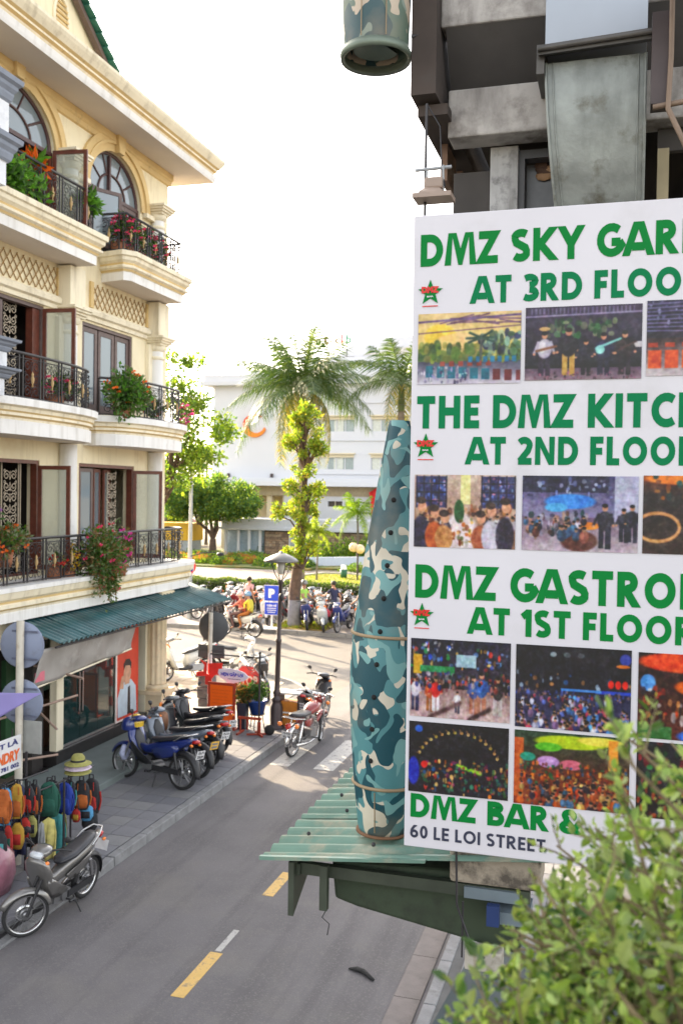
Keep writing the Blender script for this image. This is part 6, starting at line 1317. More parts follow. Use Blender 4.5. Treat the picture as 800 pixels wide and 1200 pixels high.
# ---------------- globe lamps, bin, flagpole
gl = empty('globe_lamp', 'garden lamp post carrying two round cream globes', 'lamp', (-16.05,58.3,.1))
MB().tube([(0,0,0),(0,0,1.9)], .06, 8).tube([(-.3,0,1.85),(0,0,1.7),(.3,0,1.75)], .03).build('post', M_lamp, gl)
for x, z in ((-.28,2.08),(.16,1.98)): MB().sphere((x,0,z),.30,16).build('globe', mat('cream_globe', (.75,.60,.38), .3), gl)
gb_ = empty('litter_bin', 'small dark green garden bin with a white top on the lawn', 'bin', (-17.3,59.5,.1)); MB().lathe([(.001,0),(.2,0),(.24,.55),(.001,.56)], 14).build('bin_body', mat('bin_green', (.02,.12,.06), .5), gb_); MB().lathe([(.2,.56),(.2,.72),(.12,.85),(.001,.88)], 14).build('lid', M_pw, gb_)
fp = empty('flagpole', 'white flagpole with a limp red flag in front of the hotel', 'flagpole', (-21.4,84,0)); MB().tube([(0,0,0),(0,0,6.6)], [.06,.04], 8).build('pole', mat('pole_white', (.7,.7,.7), .4), fp)
o = cloth('flag', lambda u, v: (-.05-.62*u*(1-.25*v)+.06*math.sin(v*9+u*5), .12*math.sin(u*11+v*4)*u, 6.2-2.2*v-.5*u), 10, 14, mat('flag_red', (.65,.02,.02), .7)); o.parent = fp
MB().prismz([(-25.3,66.1),(-21,68.9),(-16,73.2),(-16,73.5),(-21.2,69.3),(-25.3,66.6)], .1, .75).build('ramp_wall', mat('blue_white_wall', (.55,.60,.72), .6, var=.05), label='low bluish-white ramp wall curving past the shrubs', cat='wall')
# ================================================================ WHITE HOTEL BEYOND
HT = empty('white_hotel', 'large white hotel with a flat cornice and an orange-red crescent emblem', 'building', (0,0,0))
M_hw = mat('hotel_white', (.60,.61,.645), .75, var=.02, scale=.3); M_hc = mat('hotel_cream', (.66,.58,.42), .8, var=.04); M_hwin = mat('hotel_glass', (.30,.36,.36), .15, spec=.8); M_hcur = mat('hotel_curtain', (.60,.62,.56), .8)
HY = 85
wins = []
for (x0, x1) in ((-27.3,-19.6-2.6),(-19.2+.6,-13),):
    pass
WN = [(-27.1,-22.6),(-20.4,-15.9),(-13.7,-9.2)]; ops = []
for x0, x1 in ((-27.2,-22.7),(-22.0+.3+.9-2.3+1.6,-17.2),(-14.6,-10.1)):
    for z0, z1 in ((7.75,9.35),(11.6,13.2)): ops.append((x0,x1,z0,z1))
ops = [(x0,x1,z0,z1) for (x0,x1) in ((-27.4,-23.9),(-22.3,-18.8),(-17.2,-13.7)) for (z0,z1) in ((7.75,9.2),(11.25,12.7))]
b = MB(); xs = [-38.0,-8]; 
def wallx(mb, x0, x1, z0, z1, ops, ya, yb, m=0):
    X_ = sorted({x0,x1,*[o[0] for o in ops],*[o[1] for o in ops]}); Z_ = sorted({z0,z1,*[o[2] for o in ops],*[o[3] for o in ops]})
    for a, c in zip(X_, X_[1:]):
        for d, e_ in zip(Z_, Z_[1:]):
            if any(o[0] <= (a+c)/2 <= o[1] and o[2] <= (d+e_)/2 <= o[3] for o in ops): continue
            mb.box(a,c,ya,yb,d,e_,m)
wallx(b, -38, 2, 6.9, 15.7, ops, HY, HY+.4); b.box(-38,-37.6,HY+.4,HY+14,6.9,15.7); b.box(-37.6,2,HY+1.4,HY+1.6,6.9,15.7)
b.build('wall', M_hw, HT)
for i, (x0,x1,z0,z1) in enumerate(ops):
    f = MB(); f.box(x0,x1,HY+.12,HY+.2,z0,z0+.08); f.box(x0,x1,HY+.12,HY+.2,z1-.3,z1)
    for k_ in range(5): xx = x0+(x1-x0-.08)*k_/4; f.box(xx,xx+.08,HY+.121,HY+.199,z0+.08,z1-.3)
    o = f.build('window', M_hw, HT); MB().box(x0,x1,HY+.22,HY+.25,z0,z1).build('pane', M_hwin, o); MB().box(x0+.1,x0+.95,HY+.205,HY+.215,z0+.08,z1-.3).box(x0+1.5,x0+2.4,HY+.205,HY+.215,z0+.08,z1-.3).build('curtain', M_hcur, o)
    MB().box(x0-.15,x1+.15,HY-.25,HY,z1,z1+.12).box(x0,x1,HY-.01,HY+.12,z1-.28,z1-.02).build('lintel', M_hc, HT)
b = MB(); b.box(-39.0,2,HY-.9,HY+14,15.7,16.1); b.box(-38.8,2,HY-.7,HY+14,16.1,16.7); b.build('cornice', M_hw, HT, bevel=.02)
for z in (7.35, 10.45, 13.9): MB().box(-28.4,2,HY-.12,HY,z,z+.12).build('string_course', M_hw, HT)
b = MB(); b.box(-39.0,2,HY-2.2,HY+14,6.2,6.62); b.box(-38.8,2,HY-1.9,HY+13.9,6.62,6.9); b.build('ledge', M_hw, HT, bevel=.02)
b = MB(); b.box(-37.4,2,HY-.6,HY+13,5.3,6.2); b.build('beam', mat('hotel_beam', (.40,.33,.22), .8), HT)
ops2 = [(-26.2+i*1.65,-24.8+i*1.65,4.35,4.85) for i in range(4)]+[(-18.4,-15,4.3,4.9)]
b = MB(); wallx(b, -30.5, 2, 1.5, 5.3, ops2, HY-.5, HY-.2); b.build('lower_wall', M_hw, HT); MB().box(-30.5,2,HY-.1,HY,1.5,5.3).build('dark_recess', mat('recess', (.12,.10,.08), .8), HT)
for o_ in ops2: MB().box((o_[0]+o_[1])/2-.03,(o_[0]+o_[1])/2+.03,HY-.45,HY-.4,o_[2],o_[3]).build('vent_bar', M_hc, HT)
MB().box(-36.5,-30.5,HY+2,HY+2.3,0,6.2).build('porch_wall', M_hc, HT)
for x in (-36.9,-34.4,-32.3,-30.7): MB().box(x,x+.5,HY-.3,HY+.2,0,5.3).build('column', M_hc, HT)
# set-back upper storey with a low gable
MB().box(-30.6,2,HY+5,HY+14,16.7,18.4).box(-30.9,2,HY+4.8,HY+14,18.4,18.9).build('upper_storey', M_hw, HT)
MB().prismy([(-27.5,18.9),(-5,18.9),(-16,20.9),(-24.8,20.6)], HY+5, HY+12).build('gable', M_hw, HT)
MB().prismy([(-24.5,19.1),(-8.5,19.1),(-16.5,20.3)], HY+4.9, HY+5.0).build('gable_panel', mat('hotel_warm_grey', (.60,.56,.52), .8), HT)  # flat warm grey panel set on the gable
for k_, (ch, cc, x) in enumerate((('h','letter_gold',-29.9),('o','letter_gold',-29.4),('t','letter_gold',-28.6),('l','letter_gold',-27.9),('c','letter_gold',-27.4),('l','letter_red',-26.75),('b','letter_green',-26.3))):
    col = {'letter_gold':(.30,.22,.12),'letter_red':(.6,.03,.04),'letter_green':(.15,.35,.25)}[cc]
    text_mesh('roof_letter', ch, .16 if ch == 'l' else .62, (.6 if ch in 'oc' else .9), mat(cc+'_roof', col, .5), .1, .05, HT, Matrix.Translation((x,HY+4.9,20.2)))
MB().box(-30.5,-25.4,HY+4.95,HY+5.05,18.9,18.95).tube([(-30,HY+5.0,18.9),(-30,HY+5.0,20.2)], .04).tube([(-28.2,HY+5.0,18.9),(-28.2,HY+5.0,20.2)], .04).tube([(-26.2,HY+5.0,18.9),(-26.2,HY+5.0,20.2)], .04).build('letter_frame', M_lamp, HT)
# crescent emblem, upper part red, lower part orange
def cres(a0, a1, nm, m):
    b = MB(); n = 30; A = [a0+(a1-a0)*i/n for i in range(n+1)]; cx, cz = -33.7, 11.9
    I = [(cx+.18+.86*math.cos(a), cz+.10+.80*math.sin(a)) for a in A]; O = [(cx+1.2*math.cos(a), cz+1.1*math.sin(a)) for a in A]
    for i in range(n): b.prismy([O[i],O[i+1],I[i+1],I[i]], HY-.22, HY-.02)
    b.build(nm, m, HT)
cres(R(55), R(205), 'emblem_crescent', mat('emblem_red', (.62,.07,.02), .5)); cres(R(205), R(340), 'emblem_crescent', mat('emblem_orange', (.80,.22,.01), .5))
for x in (-33,-29): MB().cyl((x*1.1,HY-.15,7.0),(x*1.1,HY-.15,7.35),.15).build('floodlight', M_lamp, HT)
MB().box(-35,-32,HY+2,HY+4,16.7,17.4).tube([(-34,HY+3,17),(-34,HY+3,18.6)], .04).build('roof_plant', M_hw, HT)
# pavilion with flat grey roof and stone retaining wall
PV = empty('pavilion', 'low pavilion with a flat grey roof over a brown stone wall before the hotel', 'building', (0,0,0))
MB().box(-33.5,-6,76.3,82,2.35,2.55).box(-33.3,-6,76.5,82,2.55,3.3).build('roof', mat('flat_roof_grey', (.50,.52,.56), .7, var=.05), PV)
MB().box(-29.5,-6,76.9,77.2,.1,2.35).build('wall', mat('stone_backing', (.10,.075,.06), .9), PV)
M_st = [mat('wall_stone_a', (.30,.20,.13), .85, var=.25, scale=3), mat('wall_stone_b', (.22,.15,.11), .85, var=.25, scale=3), mat('wall_stone_c', (.36,.27,.19), .85, var=.25, scale=3)]
g = np.random.default_rng(2); sb_ = MB(); z = .12
while z < 2.2:
    h = .18+g.random()*.12; x = -29.4
    while x < -12:
        w_ = .25+g.random()*.4; sb_.cbox((x+w_/2,76.88,z+h/2),(w_-.03,.1+g.random()*.06,h-.03),int(g.integers(3)),(0,g.normal()*.05,0)); x += w_
    z += h
sb_.build('wall_stone', M_st, PV, kind='stuff')
b = MB()
for x in (-33.1,-31.9,-30.9,-29.9): b.box(x,x+.22,76.6,76.8,.1,2.35)
b.build('white_post', M_hw, PV); MB().box(-33.0,-29.6,77.1,77.2,.1,2.3).build('pane', mat('pavilion_glass', (.30,.38,.46), .3), PV)
b = MB().box(-27.2,-25.6,76.7,76.8,.5,2.0); b.build('window', M_hw, PV); MB().box(-27.05,-26.45,76.66,76.69,.65,1.85).box(-26.35,-25.75,76.66,76.69,.65,1.85).build('pane', M_hwin, PV)
yb = empty('garden_shelter', 'yellow panelled shelter with a grey base seen past the balcony end', 'shelter', (0,0,0))
MB().box(-39.8,-35.2,74.8,76.8,1.35,2.85).build('yellow_panel', mat('yellow_panel', (.72,.42,.02), .6, var=.06), yb); MB().box(-39.7,-35.3,74.9,76.7,.1,1.35).build('base', mat('grey_base', (.40,.42,.44), .7), yb)
sp = [(-39.5+i*.9, 74.6, .5, .3) for i in range(4)]
MB().box(-52,-43,86,92,.1,2.2).prismy([(-52.5,2.2),(-42.5,2.2),(-47.5,4.6)], 85.6, 92.4, 1).build('small_house', [M_hc, mat('dark_red_roof', (.18,.05,.035), .7)], label='small house with a dark red roof far left among the trees', cat='house')
# ================================================================ BIG SIGN
SX, SY = -.985, 4.5
SG = empty('advertising_sign', 'huge white advertising board with green DMZ lettering and rows of photographs', 'sign', (SX,SY,3.9), 0)
M_board = mat('board_white', (.60,.59,.64), .4, var=.03, scale=1.5, bump=.25, bscale=2.5, dirt=(.52,.51,.54), dscale=1.2, dthr=.55); M_gr = mat('sign_green', (.001,.18,.032), .6, var=.03, spec=.15); M_gr2 = mat('sign_teal_green', (.001,.17,.06), .6, var=.03, spec=.15); M_dk = mat('letter_dark', (.025,.03,.06), .4)
SG.rotation_euler = (0,0,0)
MB().box(0,1.62,0,.03,0,3.03).build('board', M_board, SG, bevel=.004)
MB().box(0,1.62,.03,.06,0,.04).box(0,1.62,.03,.06,2.95,2.99).box(.0,.04,.03,.06,.04,2.95).box(.8,.84,.03,.06,.04,2.95).build('frame', M_alu, SG)
def line(txt, x, z, w_, h_, m, off=.045): return bold_text('lettering', txt, x, z, w_, h_, m, SG, -.002, .245 if h_ > .1 else .2)
# (text, x, z bottom, width, height): measured in metres on the board
line('DMZ SKY GARDEN', .035, 2.785, 1.50, .152, M_gr, .05)
line('AT 3RD FLOOR', .285, 2.60, 1.02, .128, M_gr2, .045)
line('THE DMZ KITCHEN', .03, 2.015, 1.50, .155, M_gr2, .05)
line('AT 2ND FLOOR', .275, 1.845, 1.02, .130, M_gr2, .045)
line('DMZ GASTROPUB', .035, 1.205, 1.52, .160, M_gr, .05)
line('AT 1ST FLOOR', .30, 1.045, 1.0, .128, M_gr, .045)
line('DMZ BAR &', .03, .145, .80, .115, M_gr, .045)
line('60 LE LOI STREET', .03, .045, .64, .062, M_dk, .03)
def star(x, z, s):
    e_ = empty('star_logo'); e_.parent = SG; e_.location = (x,-.002,z); pts = []
    for i in range(10): r = s*(1 if i % 2 == 0 else .42); a = PI/2+i*PI/5; pts.append((r*math.cos(a), r*math.sin(a)))
    MB().prismy(pts, -.002, 0).build('star', M_gr, e_)
    o = text_mesh('logo_word', 'DMZ', s*1.35, s*.5, mat('logo_red', (.62,.015,.01), .4), .001, .08, e_, Matrix.Translation((-s*.68,-.003,-.02*s)))
    text_mesh('logo_line', 'BAR', s*.5, s*.12, M_board, .001, .04, e_, Matrix.Translation((-s*.25,-.0035,-s*.35))); MB().box(-s*.6,s*.6,-.002,-.001,-s*1.05,-s*.98).build('small_print', MATS['logo_red'], e_)
star(.085, 2.66, .062); star(.075, 1.93, .062); star(.07, 1.12, .060)
# painted photographs: coarse prints as coloured grids -------------------------
def blur(a, k=1):
    for _ in range(k):
        p = np.pad(a, ((1,1),(1,1),(0,0)), 'edge'); a = (p[:-2,1:-1]+p[2:,1:-1]+p[1:-1,:-2]+p[1:-1,2:]+4*p[1:-1,1:-1])/8
    return a
class Pic:
    def __init__(s, w_=104, h_=72, seed=0): s.w, s.h = int(w_*1.4), int(h_*1.4); s.g = np.random.default_rng(seed); s.a = np.zeros((s.h,s.w,3)); s.y, s.x = np.mgrid[0:s.h,0:s.w]; s.u = (s.x+.5)/s.w; s.v = (s.y+.5)/s.h
    def grad(s, c0, c1, v0=0, v1=1):
        t_ = np.clip((s.v-v0)/(v1-v0),0,1)[...,None]; m = (s.v >= v0-.001) & (s.v <= v1+.001); s.a[m] = (np.array(c0)*(1-t_)+np.array(c1)*t_)[m]; return s
    def ell(s, u, v, ru, rv, c, al=1): 
        d = ((s.u-u)/ru)**2+((s.v-v)/rv)**2; m = np.clip((1.15-d)*3,0,1)[...,None]*al; s.a = s.a*(1-m)+np.array(c)*m; return s
    def rect(s, u0, u1, v0, v1, c, al=1): m = ((s.u>=u0)&(s.u<=u1)&(s.v>=v0)&(s.v<=v1)); s.a[m] = s.a[m]*(1-al)+np.array(c)*al; return s
    def line(s, u0, v0, u1, v1, c, w_=.008):
        du, dv = u1-u0, v1-v0; L2 = du*du+dv*dv+1e-9; t_ = np.clip(((s.u-u0)*du+(s.v-v0)*dv)/L2,0,1); d = np.hypot(s.u-u0-t_*du, (s.v-v0-t_*dv)*.7); m = np.clip(1.5-d/w_,0,1)[...,None]; s.a = s.a*(1-m)+np.array(c)*m; return s
    def noise(s, amt, sc=6):
        sc = sc*1.6
        for k_ in range(3):
            n_ = s.g.random((max(2,int(s.h/sc))+2, max(2,int(s.w/sc))+2, 3))-.5; yy = s.v*(n_.shape[0]-1.001); xx = s.u*(n_.shape[1]-1.001); i = yy.astype(int); j = xx.astype(int); fy = (yy-i)[...,None]; fx = (xx-j)[...,None]
            q = (n_[i,j]*(1-fx)+n_[i,j+1]*fx)*(1-fy)+(n_[i+1,j]*(1-fx)+n_[i+1,j+1]*fx)*fy; s.a = s.a+(q.mean(-1,keepdims=True)*1.8+q*.3)*amt; sc = max(1.5, sc/2)
        s.a = np.clip(s.a,0,1); return s
    def dots(s, n, u0, u1, v0, v1, cols, r0=.01, r1=.03):
        for _ in range(int(n*1.7)):
            c = np.array(cols[s.g.integers(len(cols))])*(.55+.6*s.g.random()); s.ell(u0+(u1-u0)*s.g.random(), v0+(v1-v0)*s.g.random(), (r0+(r1-r0)*s.g.random())*.62, (r0+(r1-r0)*s.g.random())*(.8+.8*s.g.random()), np.clip(c,0,1), .55+.45*s.g.random())
        return s
    def crowd(s, n, u0, u1, v0, v1, sz, cols, grow=1.0):
        for i in range(n):
            q = i/n; v = v0+(v1-v0)*q; u = u0+(u1-u0)*s.g.random(); k = sz*(1+grow*q)*(.85+.3*s.g.random()); c = np.array(cols[s.g.integers(len(cols))])*(.6+.55*s.g.random()); c = np.clip(c,0,1)
            s.ell(u,v,k*.5,k*1.0,c).ell(u-k*.15,v-k*.2,k*.2,k*.6,np.clip(c*1.5+.03,0,1),.6).ell(u,v-k*1.15,k*.22,k*.42,np.array((.80,.56,.42))*(.6+.5*s.g.random())).ell(u+k*.03,v-k*1.42,k*.23,k*.24,(.07,.05,.05))
        return s
    def man(s, u, v, h_, top, bot, skin=(.80,.55,.42), hair_=(.08,.06,.05)):
        k = s.g.random()*.03-.015; lt = tuple(min(1,c*1.5+.06) for c in top)
        s.rect(u-.085*h_,u-.012*h_,v-.46*h_,v,bot); s.rect(u+.012*h_,u+.085*h_,v-.46*h_,v+.01,bot); s.ell(u,v-.60*h_,.105*h_,.22*h_,top); s.ell(u-.03*h_,v-.64*h_,.05*h_,.14*h_,lt,.6)
        s.line(u-.09*h_,v-.74*h_,u-.14*h_+k,v-.50*h_,top,.02*h_).line(u+.09*h_,v-.74*h_,u+.14*h_+k,v-.52*h_,top,.02*h_).ell(u-.14*h_+k,v-.48*h_,.022*h_,.03*h_,skin).ell(u+.14*h_+k,v-.50*h_,.022*h_,.03*h_,skin)
        s.ell(u,v-.885*h_,.042*h_,.075*h_,skin); s.ell(u,v-.935*h_,.045*h_,.045*h_,hair_); return s
    def put(s, x, z, w_, h_, parent, k=1, name='photograph'):
        a = blur(np.clip(s.a,0,1), 2); m_ = print_mat(); W, Hh = s.w, s.h
        gx_, gz_ = np.meshgrid(np.arange(W+1)/W*w_, h_-np.arange(Hh+1)/Hh*h_); V = np.stack([gx_.ravel(), np.full(gx_.size,-.004), gz_.ravel()], 1)
        i = np.arange(Hh)[:,None]*(W+1)+np.arange(W)[None,:]; F = np.stack([i+(W+1), i+(W+1)+1, i+1, i], -1).reshape(-1,4)
        me = npmesh(name, V, F, [m_]); ca = me.color_attributes.new('print', 'FLOAT_COLOR', 'CORNER'); lin = np.where(a <= .04045, a/12.92, ((a+.055)/1.055)**2.4)
        ca.data.foreach_set('color', np.concatenate([np.repeat(lin.reshape(-1,3), 4, 0), np.ones((W*Hh*4,1))], 1).astype(np.float32).ravel())
        o = mkobj(name, me, parent, loc=(x,0,z)); return o
def print_mat():
    if 'photo_print' in MATS: return MATS['photo_print']
    mt = bpy.data.materials.new('photo_print'); mt.use_nodes = True; n = mt.node_tree; at = n.nodes.new('ShaderNodeVertexColor'); at.layer_name = 'print'
    b = n.nodes['Principled BSDF']; hs_ = n.nodes.new('ShaderNodeHueSaturation'); hs_.inputs['Saturation'].default_value = 1.0; hs_.inputs['Value'].default_value = .72
    n.links.new(at.outputs[0], hs_.inputs['Color']); n.links.new(hs_.outputs[0], b.inputs['Base Color']); b.inputs['Roughness'].default_value = .4; MATS['photo_print'] = mt; return mt
def P1():      # garden restaurant at sunset
    p = Pic(seed=1).grad((.92,.80,.55),(.98,.86,.45),0,.55).grad((.5,.55,.2),(.3,.42,.2),.5,.7).grad((.25,.25,.35),(.85,.82,.88),.68,1); p.ell(.22,.33,.16,.18,(1,.85,.25)).ell(.45,.42,.3,.14,(.98,.80,.55),.7)
    p.dots(50,0,1,.45,.66,[(.35,.5,.12),(.55,.6,.15),(.2,.36,.15),(.7,.65,.3)],.03,.07); p.dots(30,.62,1,.3,.62,[(.12,.16,.3),(.3,.45,.3),(.55,.7,.6)],.02,.06)
    for k_ in range(12): u = p.g.random(); p.line(u*.9,.02+p.g.random()*.14,min(1,u+.3),.02+p.g.random()*.16,(.45,.30,.42),.007)
    p.line(0,.12,1,.05,(.4,.3,.5),.01).line(0,.28,1,.20,(.5,.35,.4),.006)
    p.line(.62,.33,.62,.68,(.3,.32,.3),.012); [p.line(.62,.36,.62+.14*math.cos(a),.36+.12*math.sin(a),(.12,.25,.2),.012) for a in (0,.5,2.6,3.1,3.8,5.5)]
    for k_ in range(9): u = .08+k_*.11; p.rect(u,u+.07,.74+.01*k_,.90+.008*k_,(.02,.42,.52) if k_ < 6 else (.42,.10,.12))
    for k_ in range(6): p.rect(.22+k_*.09,.27+k_*.09,.68,.75,(.6,.22,.15))
    for k_ in range(7): p.rect(.5+k_*.07,.54+k_*.07,.62,.70,(.05,.45,.62))
    return p.dots(40,0,.5,.76,.98,[(.95,.93,.97),(.65,.6,.8),(.35,.3,.5)],.008,.025).noise(.10,6)
def P2():      # band on a dark stage
    p = Pic(seed=2).grad((.22,.17,.28),(.06,.05,.10),0,.8).grad((.35,.25,.35),(.55,.45,.5),.84,1)
    for k_ in range(26): p.rect(.05+k_*.035,.065+k_*.035,.02,.10,(.55,.5,.68),.6)
    p.line(0,.13,1,.10,(.6,.55,.7),.008).dots(34,.2,.8,.18,.42,[(.15,.38,.18),(.30,.5,.3),(.08,.2,.12),(.5,.55,.4)],.02,.05); p.rect(.88,1,.5,.58,(.8,.78,.8))
    for u, h_, tp, bt in ((.17,.62,(.75,.72,.8),(.15,.1,.18)),(.38,.66,(.10,.08,.12),(.80,.62,.28)),(.53,.5,(.12,.10,.16),(.1,.08,.12)),(.68,.58,(.10,.10,.22),(.08,.07,.16)),(.86,.60,(.12,.09,.1),(.12,.08,.12))): p.man(u,.94,h_,tp,bt)
    p.ell(.17,.30,.05,.03,(.85,.7,.45)).line(.1,.60,.27,.54,(.5,.3,.2),.012).line(.62,.58,.82,.46,(.55,.85,.82),.012).ell(.65,.60,.04,.06,(.55,.85,.82)).line(.8,.62,.95,.5,(.3,.2,.2),.01)
    return p.dots(30,.05,.95,.88,.99,[(.7,.4,.5),(.2,.15,.2),(.5,.3,.4)],.01,.02).noise(.10,5)
def P3():
    p = Pic(w_=80,seed=3).grad((.16,.14,.26),(.10,.08,.14),0,.5).grad((.2,.1,.1),(.8,.75,.78),.5,1); p.dots(40,0,1,0,.35,[(.5,.5,.7),(.7,.75,.9),(.2,.2,.35)],.01,.03)
    for k_ in range(8): p.line(0,.05+k_*.05,1,.0+k_*.06,(.45,.42,.62),.006)
    for k_ in range(6): p.rect(.02+k_*.17,.15+k_*.17,.66,.90,(.88,.30,.05)); p.rect(.02+k_*.17,.12+k_*.17,.56,.62,(.7,.2,.06))
    return p.noise(.12,5)
def P4():      # long dinner table
    p = Pic(seed=4).grad((.82,.72,.66),(.62,.45,.35),0,1)
    for u0, u1 in ((.02,.32),(.67,.99)):
        p.rect(u0,u1,.02,.45,(.16,.18,.38))
        p.dots(30,u0,u1,.05,.4,[(.35,.5,.85),(.6,.7,.95),(.15,.2,.5),(.8,.5,.6)],.012,.03)
        for k_ in range(5): p.line(u0+(u1-u0)*k_/4,.02,u0+(u1-u0)*k_/4,.45,(.08,.07,.16),.007)
        for k_ in range(3): p.line(u0,.12+k_*.12,u1,.12+k_*.12,(.08,.07,.16),.006)
    p.rect(.46,.56,.0,.4,(.95,.92,.62)); p.dots(50,.05,.95,.45,.62,[(.65,.35,.2),(.85,.6,.45),(.3,.15,.15),(.75,.5,.25)],.02,.045)
    p.ell(.46,.82,.19,.30,(.93,.86,.88)).ell(.45,.50,.05,.16,(.12,.35,.15)); p.dots(30,.34,.58,.6,.98,[(.9,.65,.2),(.75,.35,.1),(.55,.6,.3),(.95,.9,.85)],.012,.035)
    p.crowd(16,.0,.36,.62,.82,.05,[(.75,.35,.12),(.5,.2,.15),(.85,.8,.85),(.2,.15,.25)],.8).crowd(14,.62,1,.60,.80,.05,[(.75,.4,.2),(.8,.75,.8),(.25,.15,.2)],.8)
    for u, h_, c in ((.07,.62,(.12,.10,.22)),(.20,.5,(.78,.35,.10)),(.30,.42,(.8,.55,.3)),(.66,.42,(.7,.35,.2)),(.76,.55,(.8,.78,.85)),(.90,.62,(.13,.10,.2))): p.ell(u,.96-.22*h_,.09,.42*h_,c).ell(u+.01,.92-.78*h_,.045,.075,(.88,.62,.48)).ell(u,.90-.88*h_,.05,.05,(.18,.10,.08))
    return p.noise(.14,4)
def P5():      # indoor restaurant with blue lights
    p = Pic(seed=5).grad((.20,.18,.38),(.55,.52,.68),0,.55).grad((.45,.36,.45),(.75,.68,.74),.55,1); p.rect(.0,.75,.0,.22,(.10,.10,.22)); p.dots(36,0,.8,.02,.3,[(.5,.55,.8),(.15,.15,.3),(.75,.8,.95)],.012,.035); p.ell(.42,.34,.22,.10,(.15,.55,.95),.9).ell(.3,.42,.1,.06,(.3,.7,.95))
    p.rect(.8,1,.0,.6,(.72,.72,.84)); p.dots(40,.05,.6,.5,.8,[(.12,.10,.2),(.5,.3,.25),(.8,.6,.5),(.15,.35,.4),(.7,.7,.8)],.02,.045); p.ell(.58,.66,.10,.05,(.95,.55,.15)).ell(.5,.86,.16,.14,(.35,.15,.12))
    for u, h_ in ((.72,.60),(.88,.45),(.95,.5)): p.man(u,.95 if u < .8 else .86,h_,(.10,.10,.16),(.1,.1,.18))
    p.crowd(22,.02,.55,.60,.82,.045,[(.12,.10,.2),(.2,.35,.5),(.5,.25,.2),(.75,.7,.8)],.8)
    for u in (): p.ell(u,.74,.06,.12,(.15,.12,.22)).ell(u,.58,.03,.05,(.85,.6,.45))
    return p.noise(.13,4)
def P6():
    p = Pic(w_=80,seed=6).grad((.5,.2,.06),(.13,.09,.10),0,.25).grad((.13,.10,.10),(.20,.12,.10),.25,1); p.ell(.5,.04,.5,.08,(.95,.5,.1)); p.dots(20,0,1,.0,.3,[(.9,.5,.1),(.1,.3,.3),(.3,.15,.1)],.02,.05)
    for k_ in range(40): a = k_*PI/20; p.line(.15+.22*math.cos(a),.66+.18*math.sin(a),.15+.22*math.cos(a+.2),.66+.18*math.sin(a+.2),(.85,.6,.35),.014)
    p.rect(.42,.5,.35,1,(.75,.6,.4)).rect(.54,1,.4,1,(.35,.4,.15)).ell(.75,.65,.14,.2,(.85,.80,.1)).ell(.75,.5,.07,.08,(.2,.15,.1)); return p.noise(.12,4)
def P7():      # night street
    p = Pic(seed=7).grad((.06,.06,.16),(.16,.13,.2),0,.5).grad((.55,.42,.42),(.80,.68,.68),.62,1); p.dots(46,0,1,.05,.45,[(.1,.3,.8),(.9,.2,.15),(.15,.6,.3),(.95,.7,.3),(.05,.05,.12),(.4,.6,.9)],.012,.04); p.rect(.46,.66,.18,.34,(.65,.78,.85)).rect(.03,.12,.2,.45,(.85,.65,.1)).rect(.1,.45,.34,.42,(.1,.55,.3))
    p.dots(60,0,1,.42,.64,[(.1,.08,.12),(.6,.4,.35),(.2,.25,.5),(.7,.2,.2),(.8,.75,.8)],.015,.035); p.dots(8,.1,.5,.04,.16,[(.95,.9,.95)],.012,.02)
    for u, h_, tp, bt in ((.05,.45,(.8,.78,.85),(.15,.15,.3)),(.2,.42,(.75,.3,.1),(.6,.3,.1)),(.26,.46,(.8,.08,.08),(.92,.9,.92)),(.48,.28,(.85,.85,.9),(.2,.2,.3)),(.64,.5,(.2,.25,.5),(.7,.45,.35)),(.72,.55,(.12,.3,.6),(.7,.45,.35)),(.88,.5,(.12,.08,.1),(.75,.7,.7))): p.man(u,.92,h_,tp,bt)
    p.crowd(26,0,1,.50,.62,.028,[(.5,.3,.3),(.15,.2,.45),(.75,.7,.75),(.6,.15,.12),(.1,.1,.14)],.5)
    return p.line(.2,1,.5,.8,(.35,.22,.25),.02).line(.6,1,.8,.85,(.3,.2,.22),.02).noise(.16,4)
def P8():      # crowd under a dark roof with red lanterns
    p = Pic(seed=8).grad((.03,.03,.07),(.06,.06,.12),0,.55).grad((.1,.1,.25),(.2,.2,.35),.55,1); p.dots(12,0,1,.3,.5,[(.1,.45,.8),(.7,.8,.9),(.9,.6,.3)],.012,.035)
    for u in (.83,.89,.95): p.ell(u,.42,.026,.05,(.95,.12,.05))
    for u in (.33,.45,.57): p.ell(u,.10,.03,.03,(.55,.62,.65))
    p.ell(.62,.12,.2,.1,(.1,.09,.12),.6); p.rect(.7,1,.5,.54,(.1,.25,.8)).rect(.4,.75,.50,.53,(.25,.55,.9)); p.ell(.95,.12,.05,.07,(.15,.2,.6)); p.ell(.93,.2,.06,.02,(.9,.45,.1))
    return p.dots(60,0,1,.54,.62,[(.25,.35,.75),(.75,.55,.5),(.1,.08,.15)],.012,.024).crowd(150,0,1,.60,1.05,.030,[(.30,.38,.75),(.10,.10,.28),(.80,.80,.92),(.70,.2,.32),(.08,.07,.14),(.25,.5,.8),(.55,.4,.6)],1.3).noise(.10,3)
def P9():
    p = Pic(w_=80,seed=9).grad((.1,.04,.03),(.35,.1,.05),0,1); p.ell(.5,.1,.5,.12,(.92,.25,.04)).ell(.62,.38,.25,.10,(.95,.45,.05)).ell(.1,.35,.08,.1,(.3,.6,.9)); p.dots(50,0,1,.4,.8,[(.85,.2,.05),(.5,.1,.06),(.95,.6,.3),(.15,.1,.15),(.8,.78,.8)],.02,.05); p.ell(.75,.95,.35,.10,(.15,.4,.85)).rect(0,.35,.85,1,(.2,.45,.2)); return p.noise(.16,4)
